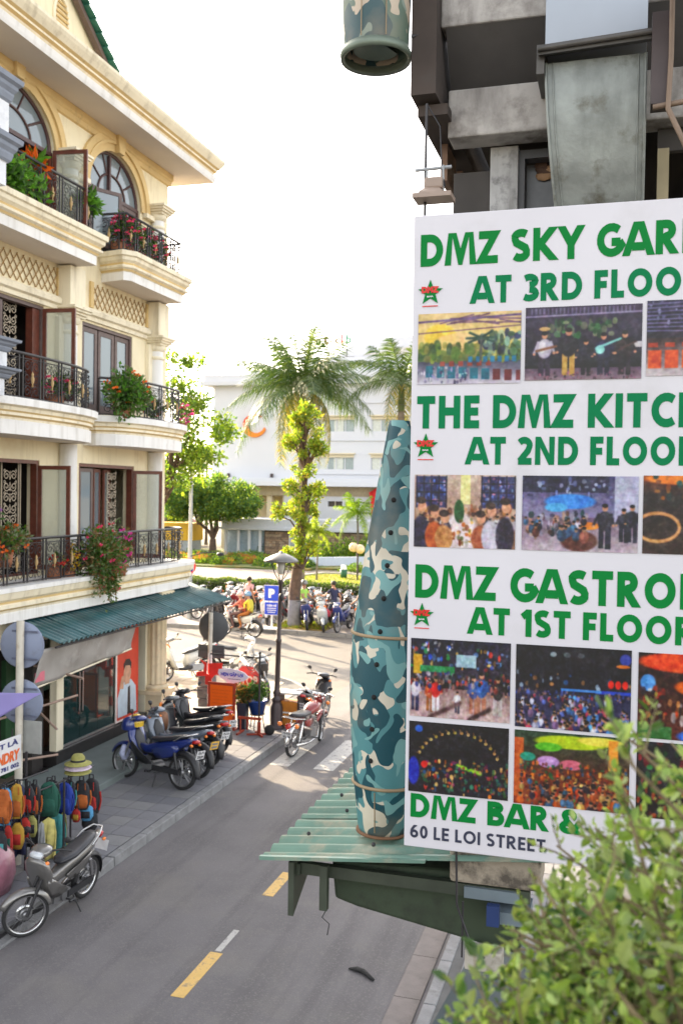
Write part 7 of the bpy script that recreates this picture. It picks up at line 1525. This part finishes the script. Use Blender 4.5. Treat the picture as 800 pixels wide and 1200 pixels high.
def P10():     # night club with light trails
    p = Pic(seed=10).grad((.04,.04,.07),(.08,.05,.10),0,1)
    for k_ in range(16): a = PI*(.12+.76*k_/15); p.ell(.5+.42*math.cos(a),.62-.50*math.sin(a),.016,.022,[(.98,.85,.5),(.95,.7,.35),(.8,.7,.2)][k_ % 3]); p.line(.5+.42*math.cos(a),.62-.50*math.sin(a),.5+.44*math.cos(a+.05),.62-.55*math.sin(a+.05),(.5,.35,.2),.006)
    p.ell(.1,.1,.04,.05,(.1,.35,.8)).ell(.05,.7,.06,.2,(.08,.15,.7)).line(.5,.58,.72,.66,(.6,.85,.15),.02); p.dots(130,.12,1,.52,.98,[(.85,.45,.1),(.9,.2,.15),(.2,.55,.4),(.1,.3,.5),(.5,.1,.35),(.95,.75,.4),(.1,.06,.1),(.2,.4,.2)],.01,.035); return p.ell(.16,.6,.035,.05,(.9,.1,.08)).noise(.12,3)
def P11():     # bright market tents
    p = Pic(seed=11).grad((.12,.25,.15),(.3,.15,.1),0,.5).grad((.4,.15,.05),(.55,.2,.08),.5,1); p.ell(.5,.12,.32,.09,(.75,.85,.05)).ell(.75,.08,.2,.06,(.95,.9,.3)).ell(.3,.2,.12,.06,(.35,.75,.1)).rect(.82,.9,.05,.45,(.95,.6,.15)).rect(.0,.08,.1,.9,(.8,.35,.1)).ell(.3,.4,.10,.08,(.8,.6,.85)).ell(.12,.35,.07,.06,(.1,.6,.5)).ell(.5,.42,.10,.07,(.85,.4,.5))
    return p.dots(150,.05,1,.42,1,[(.95,.5,.1),(.85,.25,.08),(.95,.75,.35),(.4,.12,.1),(.15,.3,.5),(.15,.5,.3),(.12,.08,.1)],.012,.03).crowd(80,.05,1,.60,1.05,.035,[(.85,.35,.08),(.7,.2,.08),(.9,.7,.35),(.15,.1,.15),(.2,.35,.5)],1.2).noise(.12,3)
def P12():
    p = Pic(w_=80,seed=12).grad((.05,.05,.10),(.10,.06,.08),0,1); return p.dots(40,0,1,.0,.6,[(.08,.3,.15),(.15,.45,.2),(.05,.1,.1),(.6,.1,.15)],.02,.07).dots(40,0,1,.5,1,[(.8,.3,.1),(.3,.1,.1),(.1,.1,.2)],.02,.05).noise(.12,3)
PH = [(P1,.030,2.225,.485,.335),(P2,.535,2.235,.515,.335),(P3,1.07,2.245,.42,.335),(P4,.025,1.45,.48,.345),(P5,.535,1.45,.515,.345),(P6,1.07,1.45,.42,.350),(P7,.020,.635,.475,.375),(P8,.520,.625,.515,.385),(P9,1.065,.62,.42,.385),(P10,.018,.27,.475,.340),(P11,.520,.265,.515,.345),(P12,1.065,.26,.42,.345)]
for f, x, z, w_, h_ in PH: f().put(x, z, w_, h_, SG)

# ================================================================ CAMOUFLAGE BOMB-SHAPED COLUMN
def camo(name, cols, scale, th):
    mt = bpy.data.materials.new(name); mt.use_nodes = True; MATS[name] = mt; n = mt.node_tree; L = n.links; b = n.nodes['Principled BSDF']; b.inputs['Roughness'].default_value = .5
    tc = n.nodes.new('ShaderNodeTexCoord'); prev = None
    for i, c in enumerate(cols):
        if i == 0:
            rgb = n.nodes.new('ShaderNodeRGB'); rgb.outputs[0].default_value = (*c, 1); prev = rgb.outputs[0]; continue
        mp = n.nodes.new('ShaderNodeMapping'); mp.inputs['Location'].default_value = (i*7.3,i*3.1,i*5.7); mp.inputs['Scale'].default_value = (1,1,.8); L.new(tc.outputs['Object'], mp.inputs[0])
        no = n.nodes.new('ShaderNodeTexNoise'); no.inputs['Scale'].default_value = scale; no.inputs['Detail'].default_value = .6; no.inputs['Distortion'].default_value = .9; L.new(mp.outputs[0], no.inputs['Vector'])
        r = n.nodes.new('ShaderNodeMapRange'); r.inputs[1].default_value = th[i]; r.inputs[2].default_value = th[i]+.004; L.new(no.outputs['Fac'], r.inputs[0])
        m = n.nodes.new('ShaderNodeMix'); m.data_type = 'RGBA'; m.inputs[7].default_value = (*c, 1); L.new(r.outputs[0], m.inputs[0]); L.new(prev, m.inputs[6]); prev = m.outputs[2]
    nd = n.nodes.new('ShaderNodeTexNoise'); nd.inputs['Scale'].default_value = 3; nd.inputs['Detail'].default_value = 8; L.new(tc.outputs['Object'], nd.inputs['Vector'])
    r = n.nodes.new('ShaderNodeMapRange'); r.inputs[1].default_value = .5; r.inputs[2].default_value = .75; r.inputs[4].default_value = .55; L.new(nd.outputs['Fac'], r.inputs[0])
    m = n.nodes.new('ShaderNodeMix'); m.data_type = 'RGBA'; m.inputs[7].default_value = (.25,.19,.12,1); L.new(r.outputs[0], m.inputs[0]); L.new(prev, m.inputs[6]); L.new(m.outputs[2], b.inputs['Base Color']); return mt
M_camo = camo('camouflage_blue', [(.58,.54,.44),(.07,.22,.24),(.003,.06,.082),(.15,.33,.33)], 8.5, (0,.455,.485,.61))
BM = empty('bomb_column', 'tall bomb-shaped column in blue-green camouflage standing on the corrugated roof beside the sign', 'column', (-1.205,4.97,3.79), 0); BM.rotation_euler = (0,R(1.5),0)
prof = [(.001,0),(.125,0),(.135,.03),(.168,.28),(.19,.5),(.208,.72),(.211,.88),(.205,1.05),(.186,1.24),(.160,1.47),(.127,1.70),(.088,1.98),(.064,2.15),(.056,2.2),(.001,2.2)]
MB().lathe(prof, 40, 0).build('body', M_camo, BM)
for z, r in ((.27,.172),(1.07,.208)): MB().tube([(r*math.cos(a),r*math.sin(a),z) for a in [2*PI*i/32 for i in range(32)]], .009, 6, closed=True).build('hoop', mat('rope_brown', (.30,.22,.13), .7), BM)
MB().lathe([(.12,0),(.145,.0),(.145,.008),(.12,.012)], 32).build('base_ring', mat('rust', (.16,.08,.04), .8), BM)
b = MB()
for i in range(9):
    z = .42+i*.17; a = R(-102+i*2.2); r = np.interp(z, [p[1] for p in prof[1:-1]], [p[0] for p in prof[1:-1]]); b.sphere((r*math.cos(a),r*math.sin(a),z),.014,8)
b.build('rivet_hole', mat('hole_black', (.01,.01,.01), .9), BM)
MB().tube([(np.interp(z, [p[1] for p in prof[1:-1]], [p[0] for p in prof[1:-1]])*math.cos(R(-95))*1.0, -np.interp(z, [p[1] for p in prof[1:-1]], [p[0] for p in prof[1:-1]])*1.0, z) for z in (.03,.12,.25)], .003, 4).build('seam', MATS['rope_brown'], BM)
# hanging upper bomb (only its lower end is in view)
M_camo2 = camo('camouflage_olive', [(.48,.40,.31),(.10,.15,.115),(.03,.075,.085),(.22,.28,.24)], 6.5, (0,.52,.56,.62))
HB = empty('bomb_column', 'hanging camouflage cylinder with an open ring end at the top edge of the picture', 'column', (-1.37,5.2,8.02), 0)
MB().lathe([(.18,.03),(.19,.3),(.2,1.6),(.19,1.62)], 36).build('body', M_camo2, HB); MB().lathe([(.175,.0),(.195,-.01),(.20,.02),(.185,.05),(.17,.03),(.175,0)], 36).build('ring', mat('ring_green', (.16,.20,.16), .5, metal=.3), HB)
MB().lathe([(.001,.14),(.10,.10),(.13,.05),(.12,.045),(.001,.11)], 24, a0=.5, a1=5.4).build('inner_plate', mat('ring_green', 0), HB)
for a in (-100,-60,160): MB().tube([(.196*math.cos(R(a)),.196*math.sin(R(a)),.05),(.202*math.cos(R(a)),.202*math.sin(R(a)),1.5)], .003, 4).build('seam', MATS['rope_brown'], HB)
MB().tube([(.2,.0,.1),(.27,.02,.12),(.27,.02,.9)], .012, 5).build('bracket', M_iron, HB)

# ================================================================ BAR BUILDING (the near side)
BB = empty('bar_building', 'grimy concrete house front at the upper right behind the big sign', 'building', (0,0,0))
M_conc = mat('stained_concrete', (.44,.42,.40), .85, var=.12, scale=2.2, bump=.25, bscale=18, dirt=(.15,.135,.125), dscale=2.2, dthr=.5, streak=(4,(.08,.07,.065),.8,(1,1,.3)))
M_concd = mat('shaded_concrete', (.06,.055,.052), .9, var=.2, scale=3, dirt=(.05,.045,.04), dscale=3)  # near-black tone puts the shade under slab and beam into the concrete
M_wp = mat('worn_white_column', (.42,.42,.42), .7, var=.08, dirt=(.10,.10,.10), dscale=5, dthr=.56, streak=(7,(.12,.115,.11),.7,(1,1,.3)))
MB().box(-1.028,2.5,5.3,5.5,8.20,9.6).build('upper_slab', M_conc, BB, bevel=.01)
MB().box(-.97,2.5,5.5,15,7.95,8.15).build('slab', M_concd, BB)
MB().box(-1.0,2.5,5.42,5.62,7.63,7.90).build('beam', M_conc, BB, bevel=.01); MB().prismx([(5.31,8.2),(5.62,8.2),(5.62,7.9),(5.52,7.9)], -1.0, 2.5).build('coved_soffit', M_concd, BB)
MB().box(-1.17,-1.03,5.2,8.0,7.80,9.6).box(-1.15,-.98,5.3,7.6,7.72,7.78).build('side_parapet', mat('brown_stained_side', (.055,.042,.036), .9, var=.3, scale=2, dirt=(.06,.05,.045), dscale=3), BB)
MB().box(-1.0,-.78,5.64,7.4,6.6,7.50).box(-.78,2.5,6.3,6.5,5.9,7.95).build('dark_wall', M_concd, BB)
MB().box(-.78,-.62,5.60,5.76,6.4,7.62).build('white_column', M_wp, BB, bevel=.004)
MB().box(-.62,-.585,5.63,5.72,6.4,7.60).box(-.30,-.26,5.63,5.72,6.4,7.60).box(-.585,-.30,5.63,5.72,7.55,7.60).build('window_frame', mat('grey_frame', (.06,.06,.065), .5), BB)
MB().box(-.585,-.32,5.75,5.76,6.4,7.55).build('grimy_pane', mat('dirty_glass', (.13,.135,.145), .35, var=.4, scale=4, dirt=(.05,.04,.035), dscale=3), BB)
b = MB(); g = np.random.default_rng(3)
for i in range(9): c = (-.50+g.random()*.2, 5.735, 7.46+g.random()*.08); b.sphere(c, (.04+.02*g.random(),.01,.02+.02*g.random()), 7, int(i % 2))
b.build('peeling_flake', [mat('flake', (.45,.27,.15), .8), mat('flake_dark', (.12,.07,.05), .8)], BB)
MB().box(.14,2.5,5.55,5.6,7.5,7.62).box(.30,2.5,6.0,6.05,6.2,7.5).box(.14,.20,5.5,5.6,6.3,7.5,1).build('right_wall', [M_concd, mat('ochre_strip', (.32,.27,.17), .8, dirt=(.15,.12,.09))], BB)
MB().box(-.05,.6,4.5,4.62,8.02,8.2).build('lintel_slab', M_conc, BB)
dt = empty('air_duct', 'wide galvanised steel duct curving down behind the top of the big sign', 'duct', (0,0,0))
M_galv = mat('galvanised_steel', (.27,.295,.285), .55, metal=.3, var=.2, scale=9, bump=.15, dirt=(.12,.115,.09), dscale=5, dthr=.55, streak=(6,(.10,.11,.10),.6,(1,1,.25)))
M_galvb = mat('galvanised_steel_blue', (.36,.40,.46), .5, metal=.2, var=.06, scale=2)
dp = [(5.15,7.87),(5.13,7.75),(5.14,7.6),(5.17,7.45),(5.22,7.3),(5.30,7.15),(5.40,7.02),(5.55,6.9)]
N = 28; ts = np.linspace(0, 7, N); yy = np.interp(ts, range(8), [p[0] for p in dp]); zz = np.interp(ts, range(8), [p[1] for p in dp])
for _ in range(6): yy[1:-1] = (yy[:-2]+yy[2:]+2*yy[1:-1])/4; zz[1:-1] = (zz[:-2]+zz[2:]+2*zz[1:-1])/4
b = MB(); xl = [-.44+.09*(t_/7)**1.5 for t_ in ts]
b.add([p for i in range(N) for p in ((xl[i],yy[i],zz[i]),(.07,yy[i],zz[i]))], [(2*i,2*i+2,2*i+3,2*i+1) for i in range(N-1)], 0, True)
b.add([p for i in range(N) for p in ((xl[i],yy[i],zz[i]),(xl[i],yy[i]+.45,zz[i]))], [(2*i,2*i+1,2*i+3,2*i+2) for i in range(N-1)], 0, True)
b.add([p for i in range(N) for p in ((.07,yy[i],zz[i]),(.07,yy[i]+.45,zz[i]))], [(2*i,2*i+2,2*i+3,2*i+1) for i in range(N-1)], 0, True)
b.build('duct_elbow', M_galv, dt)
b = MB(); b.tube([(-.435+.09*(i/7)**1.5,y-.003,z) for i, (y, z) in enumerate(dp)], .008, 5).tube([(-.40+.09*(i/7)**1.5,y-.003,z) for i, (y, z) in enumerate(dp)], .004, 5).tube([(.065,y-.003,z) for y, z in dp], .008, 5).tube([(.03,y-.003,z) for y, z in dp], .004, 5); b.build('seam', M_galv, dt)
MB().box(-.44,.07,5.14,5.6,7.95,9.4).build('duct_run', M_galvb, dt)
MB().prism([(-.47,7.88),(.12,7.90),(.12,7.955),(-.47,7.93)], lambda u, v: (u,5.06,v), lambda u, v: (u,5.16,v+.03)).tube([(-.47,5.05,7.905),(.12,5.05,7.93)], .014, 6).box(-.48,-.44,5.1,5.6,7.8,7.95).build('flange', mat('dark_flange', (.09,.085,.08), .5, metal=.3, var=.3), dt)
MB().box(.09,.17,5.0,5.12,7.55,8.0).build('bracket', M_lamp, dt)
MB().tube([(.18,4.95,8.1),(.18,4.95,7.75),(.17,4.95,7.5),(.26,4.95,7.3),(.36,4.95,7.15)], .014, 6).tube([(.1,4.97,7.52),(.5,4.97,7.56)], .014, 6).build('drain_pipe', mat('old_pipe', (.20,.14,.10), .6, var=.2), label='brownish bent pipe right of the galvanised duct', cat='pipe')
fl = empty('floodlight', 'small brown floodlight on a bar at the upper left corner of the big sign', 'floodlight', (-.98,4.95,7.15))
M_fl = mat('floodlight_brown', (.30,.23,.19), .5, var=.1)
MB().loft([((0,0,0),(.10,0,.01),(0,.07,0)),((0,0,.03),(.095,0,.01),(0,.065,0)),((0,0,.05),(.05,0,0),(0,.04,0))], 4, p=2, X=Euler((0,0,PI/4)).to_matrix().to_4x4()).box(-.10,.10,-.07,.07,-.012,.012).build('lamp_body', M_fl, fl); MB().box(-.045,.05,-.04,.04,.04,.10).build('ballast', M_fl, fl, bevel=.01)
MB().tube([(-.10,0,.15),(.09,0,.155)], .009, 6).tube([(-.04,0,.10),(-.04,0,.16)], .006).tube([(.05,0,.0),(.05,-.02,.16)], .006).build('bracket', mat('grey_clamp', (.30,.32,.34), .5), fl)
MB().tube([(-.05,.02,.5),(-.05,.02,.0),(-.05,.02,-.35)], .008, 5).build('rod', M_iron, fl)
MB().tube([(-.05,.02,.5),(.02,.03,.38),(.04,.0,.15),(.06,-.02,.05)], .004, 4).build('wire', M_iron, fl)
for i in range(4): MB().box(-1.10+.01*i,-1.06+.01*i,5.75+i*.5,6.05+i*.5,7.50-.07*(i % 2),7.73).build('hanging_panel', mat('rusty_panel', (.22,.14,.10), .8, var=.3, dirt=(.4,.36,.32), dscale=4), BB)
# ================================================================ LOW ROOF UNDER THE SIGN
M_roofg = mat('faded_green_sheet', (.13,.235,.19), .5, var=.15, scale=4, metal=.1, dirt=(.29,.29,.22), dscale=5, dthr=.5)
lr = empty('low_roof', 'faded green corrugated roof under the sign jutting out over the pavement', 'roof', (0,0,0))
for i in range(3):
    b = MB(); corrugate(b, (-1.76,4.62+i*.62,3.70+.07*i*.0+.004*(i % 2)), (0,.66,0), (1.5,0,.16), 1, amp=.014, lam=.13); o = b.build('corrugated_sheet', M_roofg, lr); s_ = o.modifiers.new('t', 'SOLIDIFY'); s_.thickness = .003
MB().prismy([(-1.77,3.695),(-.9,3.785),(-.9,3.80),(-1.77,3.715)], 4.60, 4.625).build('edge_strip', M_roofg, lr)
b = MB()
for i, (x, y) in enumerate(((-1.6,4.9),(-1.5,5.3),(-1.45,5.75),(-1.62,5.6),(-1.2,4.75))): b.sphere((x,y,3.735+.1*(x+1.76)),.012,6)
b.build('screw', M_iron, lr)
MB().box(-1.62,-.4,4.72,4.76,3.60,3.66).box(-1.62,-1.58,4.7,6.4,3.60,3.66).build('roof_beam', mat('dark_green_steel', (.035,.045,.03), .6, var=.3), lr)
MB().prismx([(4.66,3.68),(5.1,3.68),(5.05,3.62),(4.66,3.40)], -1.63, -1.60).box(-1.46,-1.42,4.66,4.70,3.45,3.68,0).build('bracket', MATS['dark_green_steel'], lr)
MB().prismy([(-1.44,3.66),(-.45,3.70),(-.45,3.30),(-1.30,3.43),(-1.42,3.46)], 4.80, 5.0).build('rolled_shutter', mat('dark_green_canvas', (.03,.045,.025), .8, var=.35, scale=2, dirt=(.015,.018,.012), dscale=2), label='dark green rolled canvas box hanging under the corrugated roof', cat='canvas', bevel=.02)
MB().tube([(-1.47,4.78,3.46),(-1.45,4.78,3.42),(-1.48,4.78,3.36),(-1.44,4.78,3.33),(-1.45,4.78,3.27)], .003, 4).build('loose_wire', M_iron, label='thin loose wire dangling below the left end of the canvas box', cat='wire')
MB().box(-.80,-.35,4.72,5.0,3.66,3.92).build('concrete_stub', mat('peeling_plaster', (.36,.31,.25), .9, var=.2, bump=.8, bscale=12, dirt=(.10,.085,.07), dscale=6, dthr=.5), label='peeling stained concrete block right under the bottom of the sign', cat='concrete block', bevel=.02)
MB().box(-.72,-.45,4.70,4.95,3.60,3.655).box(-.60,-.4,4.68,4.9,3.50,3.56).build('cable_tray', mat('grey_blue_tray', (.14,.18,.21), .6), label='grey-blue cable tray below the peeling concrete block', cat='cable tray')
MB().box(-.60,-.54,4.64,4.68,3.50,3.60).build('blue_tag', mat('blue_tag', (.01,.03,.12), .6), label='small blue plastic piece beside the cable tray', cat='plastic piece')
jb = MB().box(-.70,-.52,4.62,4.72,3.28,3.38).build('junction_box', mat('box_cream', (.40,.37,.32), .6, dirt=(.2,.18,.15), dscale=8), label='small pale junction box with a cable over the pavement', cat='junction box', bevel=.008); MB().cyl((-.62,4.61,3.33),(-.62,4.625,3.33),.018).build('knob', M_iron, jb)
MB().tube([(-.75,4.62,3.9),(-.74,4.61,3.6),(-.68,4.6,3.45),(-.60,4.6,3.36)], .006, 5).tube([(-.71,4.61,3.62),(-.71,4.6,3.35)], .005, 5).build('cable', M_iron, label='black cables running down from the concrete block to the junction box', cat='cable')
MB().prismz([(-.76,5.55),(.9,5.8),(.9,3.2),(-.98,3.2)], 2.95, 3.0).build('lower_roof', mat('teal_grey_tarp', (.045,.07,.08), .6, var=.2, scale=2, dirt=(.06,.08,.085), dscale=3), label='dark teal-grey sheet roof beneath the leaves at the bottom', cat='roof')
# ================================================================ FOREGROUND SHRUB
FS = empty('foreground_shrub', 'blurred leafy shrub with small pale green leaves filling the lower right corner', 'shrub', (0,0,1.792)); FS.scale = (.68,.68,.68)
FGm = [mat('fg_leaf_a', (.20,.31,.07), .5, var=.3, scale=14, trans=.4), mat('fg_leaf_b', (.34,.45,.15), .5, var=.3, scale=14, trans=.4), mat('fg_leaf_c', (.06,.13,.03), .5, var=.3, scale=14, trans=.35), mat('fg_leaf_d', (.24,.30,.10), .5, var=.3, scale=14, trans=.4)]
g = np.random.default_rng(77)
pp = Vector((.42,2.15,4.45)); b = MB(); tips = []
for i in range(110):
    # target tips spread over the crown volume
    tx_ = -.36+1.35*g.random(); ty = 1.75+.95*g.random(); 
    ztop = 5.10-.06*math.sin(tx_*9) if tx_ > -.02 else 5.06-(-.02-tx_)*2.1
    tz = 4.35+(ztop-4.35)*g.random()**.55
    root = pp+Vector((g.normal()*.15+.15, g.normal()*.1, -.25)); tip = Vector((tx_,ty,tz)); mid = root.lerp(tip,.5)+Vector(g.normal(size=3))*.07+Vector((0,0,.06)); pts = [root, root.lerp(mid,.5)+Vector(g.normal(size=3))*.02, mid, mid.lerp(tip,.5)+Vector(g.normal(size=3))*.02, tip]
    b.tube(pts, [.011,.010,.008,.006,.003], 5); tips.append(pts)
b.build('stem', mat('fg_stem', (.17,.13,.07), .8, var=.3), FS)
P = []; D = []; SZ = []; tw = MB()
for pts in tips:
    for k_ in range(9):
        q = 1.3+2.7*(k_+g.random())/9; a = int(min(3,q)); p = pts[a].lerp(pts[a+1], q-a); ax = (pts[a+1]-pts[a]).normalized()
        d = (ax*.8+Vector(g.normal(size=3))*.75+Vector((0,0,.25))).normalized(); Lt = .07+.12*g.random(); e_ = p+d*Lt+Vector((0,0,-.015)); tw.tube([p,(p+e_)/2+Vector(g.normal(size=3))*.006,e_], [.003,.0022,.001], 4, cap=False)
        sz = .75+.6*g.random(); nl = int(9+6*g.random())
        for j in range(nl):
            t_ = .12+.88*j/nl; c = p.lerp(e_, t_); P.append(np.array(c)); sd_ = Vector(g.normal(size=3)).normalized(); D.append(np.array(d*.7+sd_*.9+Vector((0,0,.15)))); SZ.append(sz*(1.15-.4*t_))
for i in range(6500):
    x = -.16+1.25*g.random(); P.append(np.array([x,1.9+.8*g.random(),4.1+(.50+min(.33,max(0,x+.15)*1.2))*g.random()**.8])); D.append(g.normal(size=3)+np.array([0,0,.4])); SZ.append(.7+.5*g.random())
tw.build('twig', mat('fg_stem', 0), FS); SZ = np.array(SZ)[:,None]
P = np.array(P); D = np.array(D); n = len(P)
# six-sided rounded leaves
Dn = D/np.linalg.norm(D,axis=1,keepdims=True); S = np.cross(Dn, g.normal(size=(n,3))); S /= np.linalg.norm(S,axis=1,keepdims=True); N = np.cross(S,Dn); L = (.017+.030*g.random((n,1))**1.6)*SZ*1.0; W = L*(.42+.2*g.random((n,1)))
a = P; c1 = P+Dn*L*.3+S*W*.5+N*W*.15; c2 = P+Dn*L*.7+S*W*.42+N*W*.12; tp = P+Dn*L-N*L*.1; c3 = P+Dn*L*.7-S*W*.42+N*W*.12; c4 = P+Dn*L*.3-S*W*.5+N*W*.15
V = np.stack([a,c1,c2,tp,c3,c4],1).reshape(-1,3); i = np.arange(n)*6; F = np.concatenate([np.stack([i,i+1,i+2,i+3],1), np.stack([i,i+3,i+4,i+5],1)]); mi = g.choice(4, n, p=[.34,.3,.16,.2])
mkobj('foliage', npmesh('foliage', V, F, FGm, np.concatenate([mi,mi])), FS)
MB().box(.40,1.3,2.02,2.06,4.50,4.62).lathe([(.001,-.3),(.24,-.3),(.31,-.02),(.33,-.02),(.33,.02),(.29,.02),(.001,0)], 24, X=Matrix.Translation((.62,2.2,4.42))).build('planter', mat('orange_terracotta', (.50,.24,.07), .7, var=.15, dirt=(.3,.16,.08), dscale=4), label='orange terracotta planter glimpsed between the leaves at the right edge', cat='planter', loc=(0,0,1.792)).scale = (.68,.68,.68)
MB().box(.12,1.6,1.3,2.0,4.25,4.5).build('planter_ledge', mat('dark_ledge', (.10,.075,.05), .9, var=.3), label='dark ledge carrying the planter below the leaves', cat='ledge')
# ================================================================ BALCONY FLOWERS ON THE CREAM HOTEL
def balcony_plant(label, c, rad, n, ls, flower=None, fm=None, nf=0, droop=0, mats=None, seed=0, group='plants on the hotel balconies', potz=None):
    t = empty('potted_plant', label, 'potted plant', c, 0, group); bush('foliage', (0,0,0), rad, n, ls, mats or GREEN, t, seed=seed, droop=droop)
    MB().lathe([(.001,0),(.13,0),(.17,.26),(.001,.25)], 14, X=Matrix.Translation((-.12,0,potz if potz else -rad[2]-.25))).build('pot', mat('terracotta', (.30,.12,.06), .8), t)
    if nf: blossoms('flower', (0,0,0), [q_*1.08 for q_ in rad], int(nf*1.5), .075, fm, t, seed)
    return t
M_pk = mat('pink_petal', (.72,.04,.16), .6, trans=.3); M_orp = mat('orange_petal', (.80,.14,.01), .6, trans=.3); M_mg = mat('magenta_petal', (.62,.05,.35), .6, trans=.3); M_ylp = mat('yellow_petal', (.8,.55,.03), .6, trans=.3); M_vi = mat('violet_petal', (.35,.15,.50), .6, trans=.3)
FR = [mat('fresh_leaf_a', (.09,.24,.03), .5, var=.25, trans=.45), mat('fresh_leaf_b', (.14,.32,.05), .5, var=.25, trans=.45), GREEN[0]]
MX = [GREEN[0], mat('sage_leaf', (.16,.20,.10), .6, trans=.3), mat('rust_leaf2', (.22,.14,.06), .6, trans=.3), GREEN[1]]
balcony_plant('bright green hanging shrub on the fourth floor balcony rail at the left', (-10.25,14.2,11.1), (.24,.9,.26), 1000, .16, mats=FR, seed=1, droop=.4)
balcony_plant('spiky orange-red bromeliad on the fourth floor balcony behind the rail', (-10.45,15.25,11.5), (.12,.16,.16), 110, .24, mats=[M_orp, FR[0]], seed=4)
balcony_plant('small fern tuft at the far end of the first fourth floor balcony', (-10.35,16.9,11.3), (.14,.22,.14), 220, .2, mats=FR, seed=6)
for q, y in enumerate((18.45,18.85,19.5,20.1)): balcony_plant(['leftmost','second','third','rightmost'][q]+' of the four pink flowering plants on the top right balcony', (-10.4,y,11.15+.05*(q < 2)), (.2,.26,.3), 360, .09, nf=26 if q < 3 else 12, fm=M_pk, seed=10+q, group='pink flowers on the second fourth floor balcony')
balcony_plant('small pale flowering pot low on the first bowed balcony', (-10.3,16.0,7.55), (.2,.5,.16), 500, .09, nf=14, fm=M_pk, seed=20)
balcony_plant('bushy shrub with orange flowers between the two bowed balconies', (-10.05,18.1,7.72), (.32,.66,.36), 1900, .12, nf=12, fm=M_orp, mats=[GREEN[1],GREEN[0],FR[0],MX[1]], seed=21, droop=.4)
balcony_plant('small pot plant in the middle of the second bowed balcony', (-10.3,19.7,7.45), (.18,.25,.22), 300, .1, nf=5, fm=M_orp, seed=22)
balcony_plant('magenta flowers at the far end of the second bowed balcony', (-10.2,21.15,7.45), (.12,.2,.22), 140, .09, nf=14, fm=M_mg, seed=23)
balcony_plant('big trailing shrub with pink flowers spilling over the lowest balcony', (-9.95,16.95,4.45), (.33,.58,.46), 2600, .09, nf=11, fm=M_pk, mats=MX, seed=24, droop=.9)
tr = balcony_plant('trailing tail of leaves and pink blossoms hanging below the lowest balcony rail', (-9.86,17.15,3.78), (.10,.28,.36), 520, .08, nf=9, fm=M_pk, mats=MX, seed=25, potz=.4)
balcony_plant('pink blossom twig at the right of the big trailing shrub', (-9.9,17.75,4.4), (.10,.22,.34), 170, .09, nf=16, fm=M_mg, mats=MX, seed=26)
balcony_plant('orange and yellow flowering plant on the lowest balcony at the left edge', (-10.2,14.3,4.7), (.2,.6,.22), 520, .10, nf=10, fm=M_orp, mats=MX, seed=27)
balcony_plant('violet orchid stems at the left edge above the lowest balcony', (-10.2,13.7,5.25), (.12,.22,.38), 70, .1, nf=22, fm=M_vi, mats=MX, seed=28)
balcony_plant('small yellow flowers behind the lowest balcony rail', (-10.25,16.35,4.25), (.08,.12,.24), 60, .08, nf=14, fm=M_ylp, mats=MX, seed=29)
balcony_plant('red flowers low behind the lowest balcony rail', (-10.25,15.9,4.25), (.08,.18,.12), 60, .08, nf=8, fm=mat('red_petal', (.6,.02,.02), .6, trans=.3), mats=MX, seed=30)
MB().tube([(-10.0,21.1,3.95),(-9.83,20.95,3.9),(-9.82,20.9,3.6),(-9.9,20.75,3.35)], .008, 5).build('cable', mat('white_cable', (.6,.6,.58), .5), label='thin white cable looping over the rounded end of the lowest balcony', cat='cable')
MB().tube([(-10.15,21.45,4.0),(-9.9,21.55,4.08),(-9.6,21.7,4.1)], .015, 6).sphere((-9.5,21.75,4.05),(.1,.06,.05),8).build('camera', M_blk, label='small dark camera on an arm at the end of the lowest balcony', cat='camera')
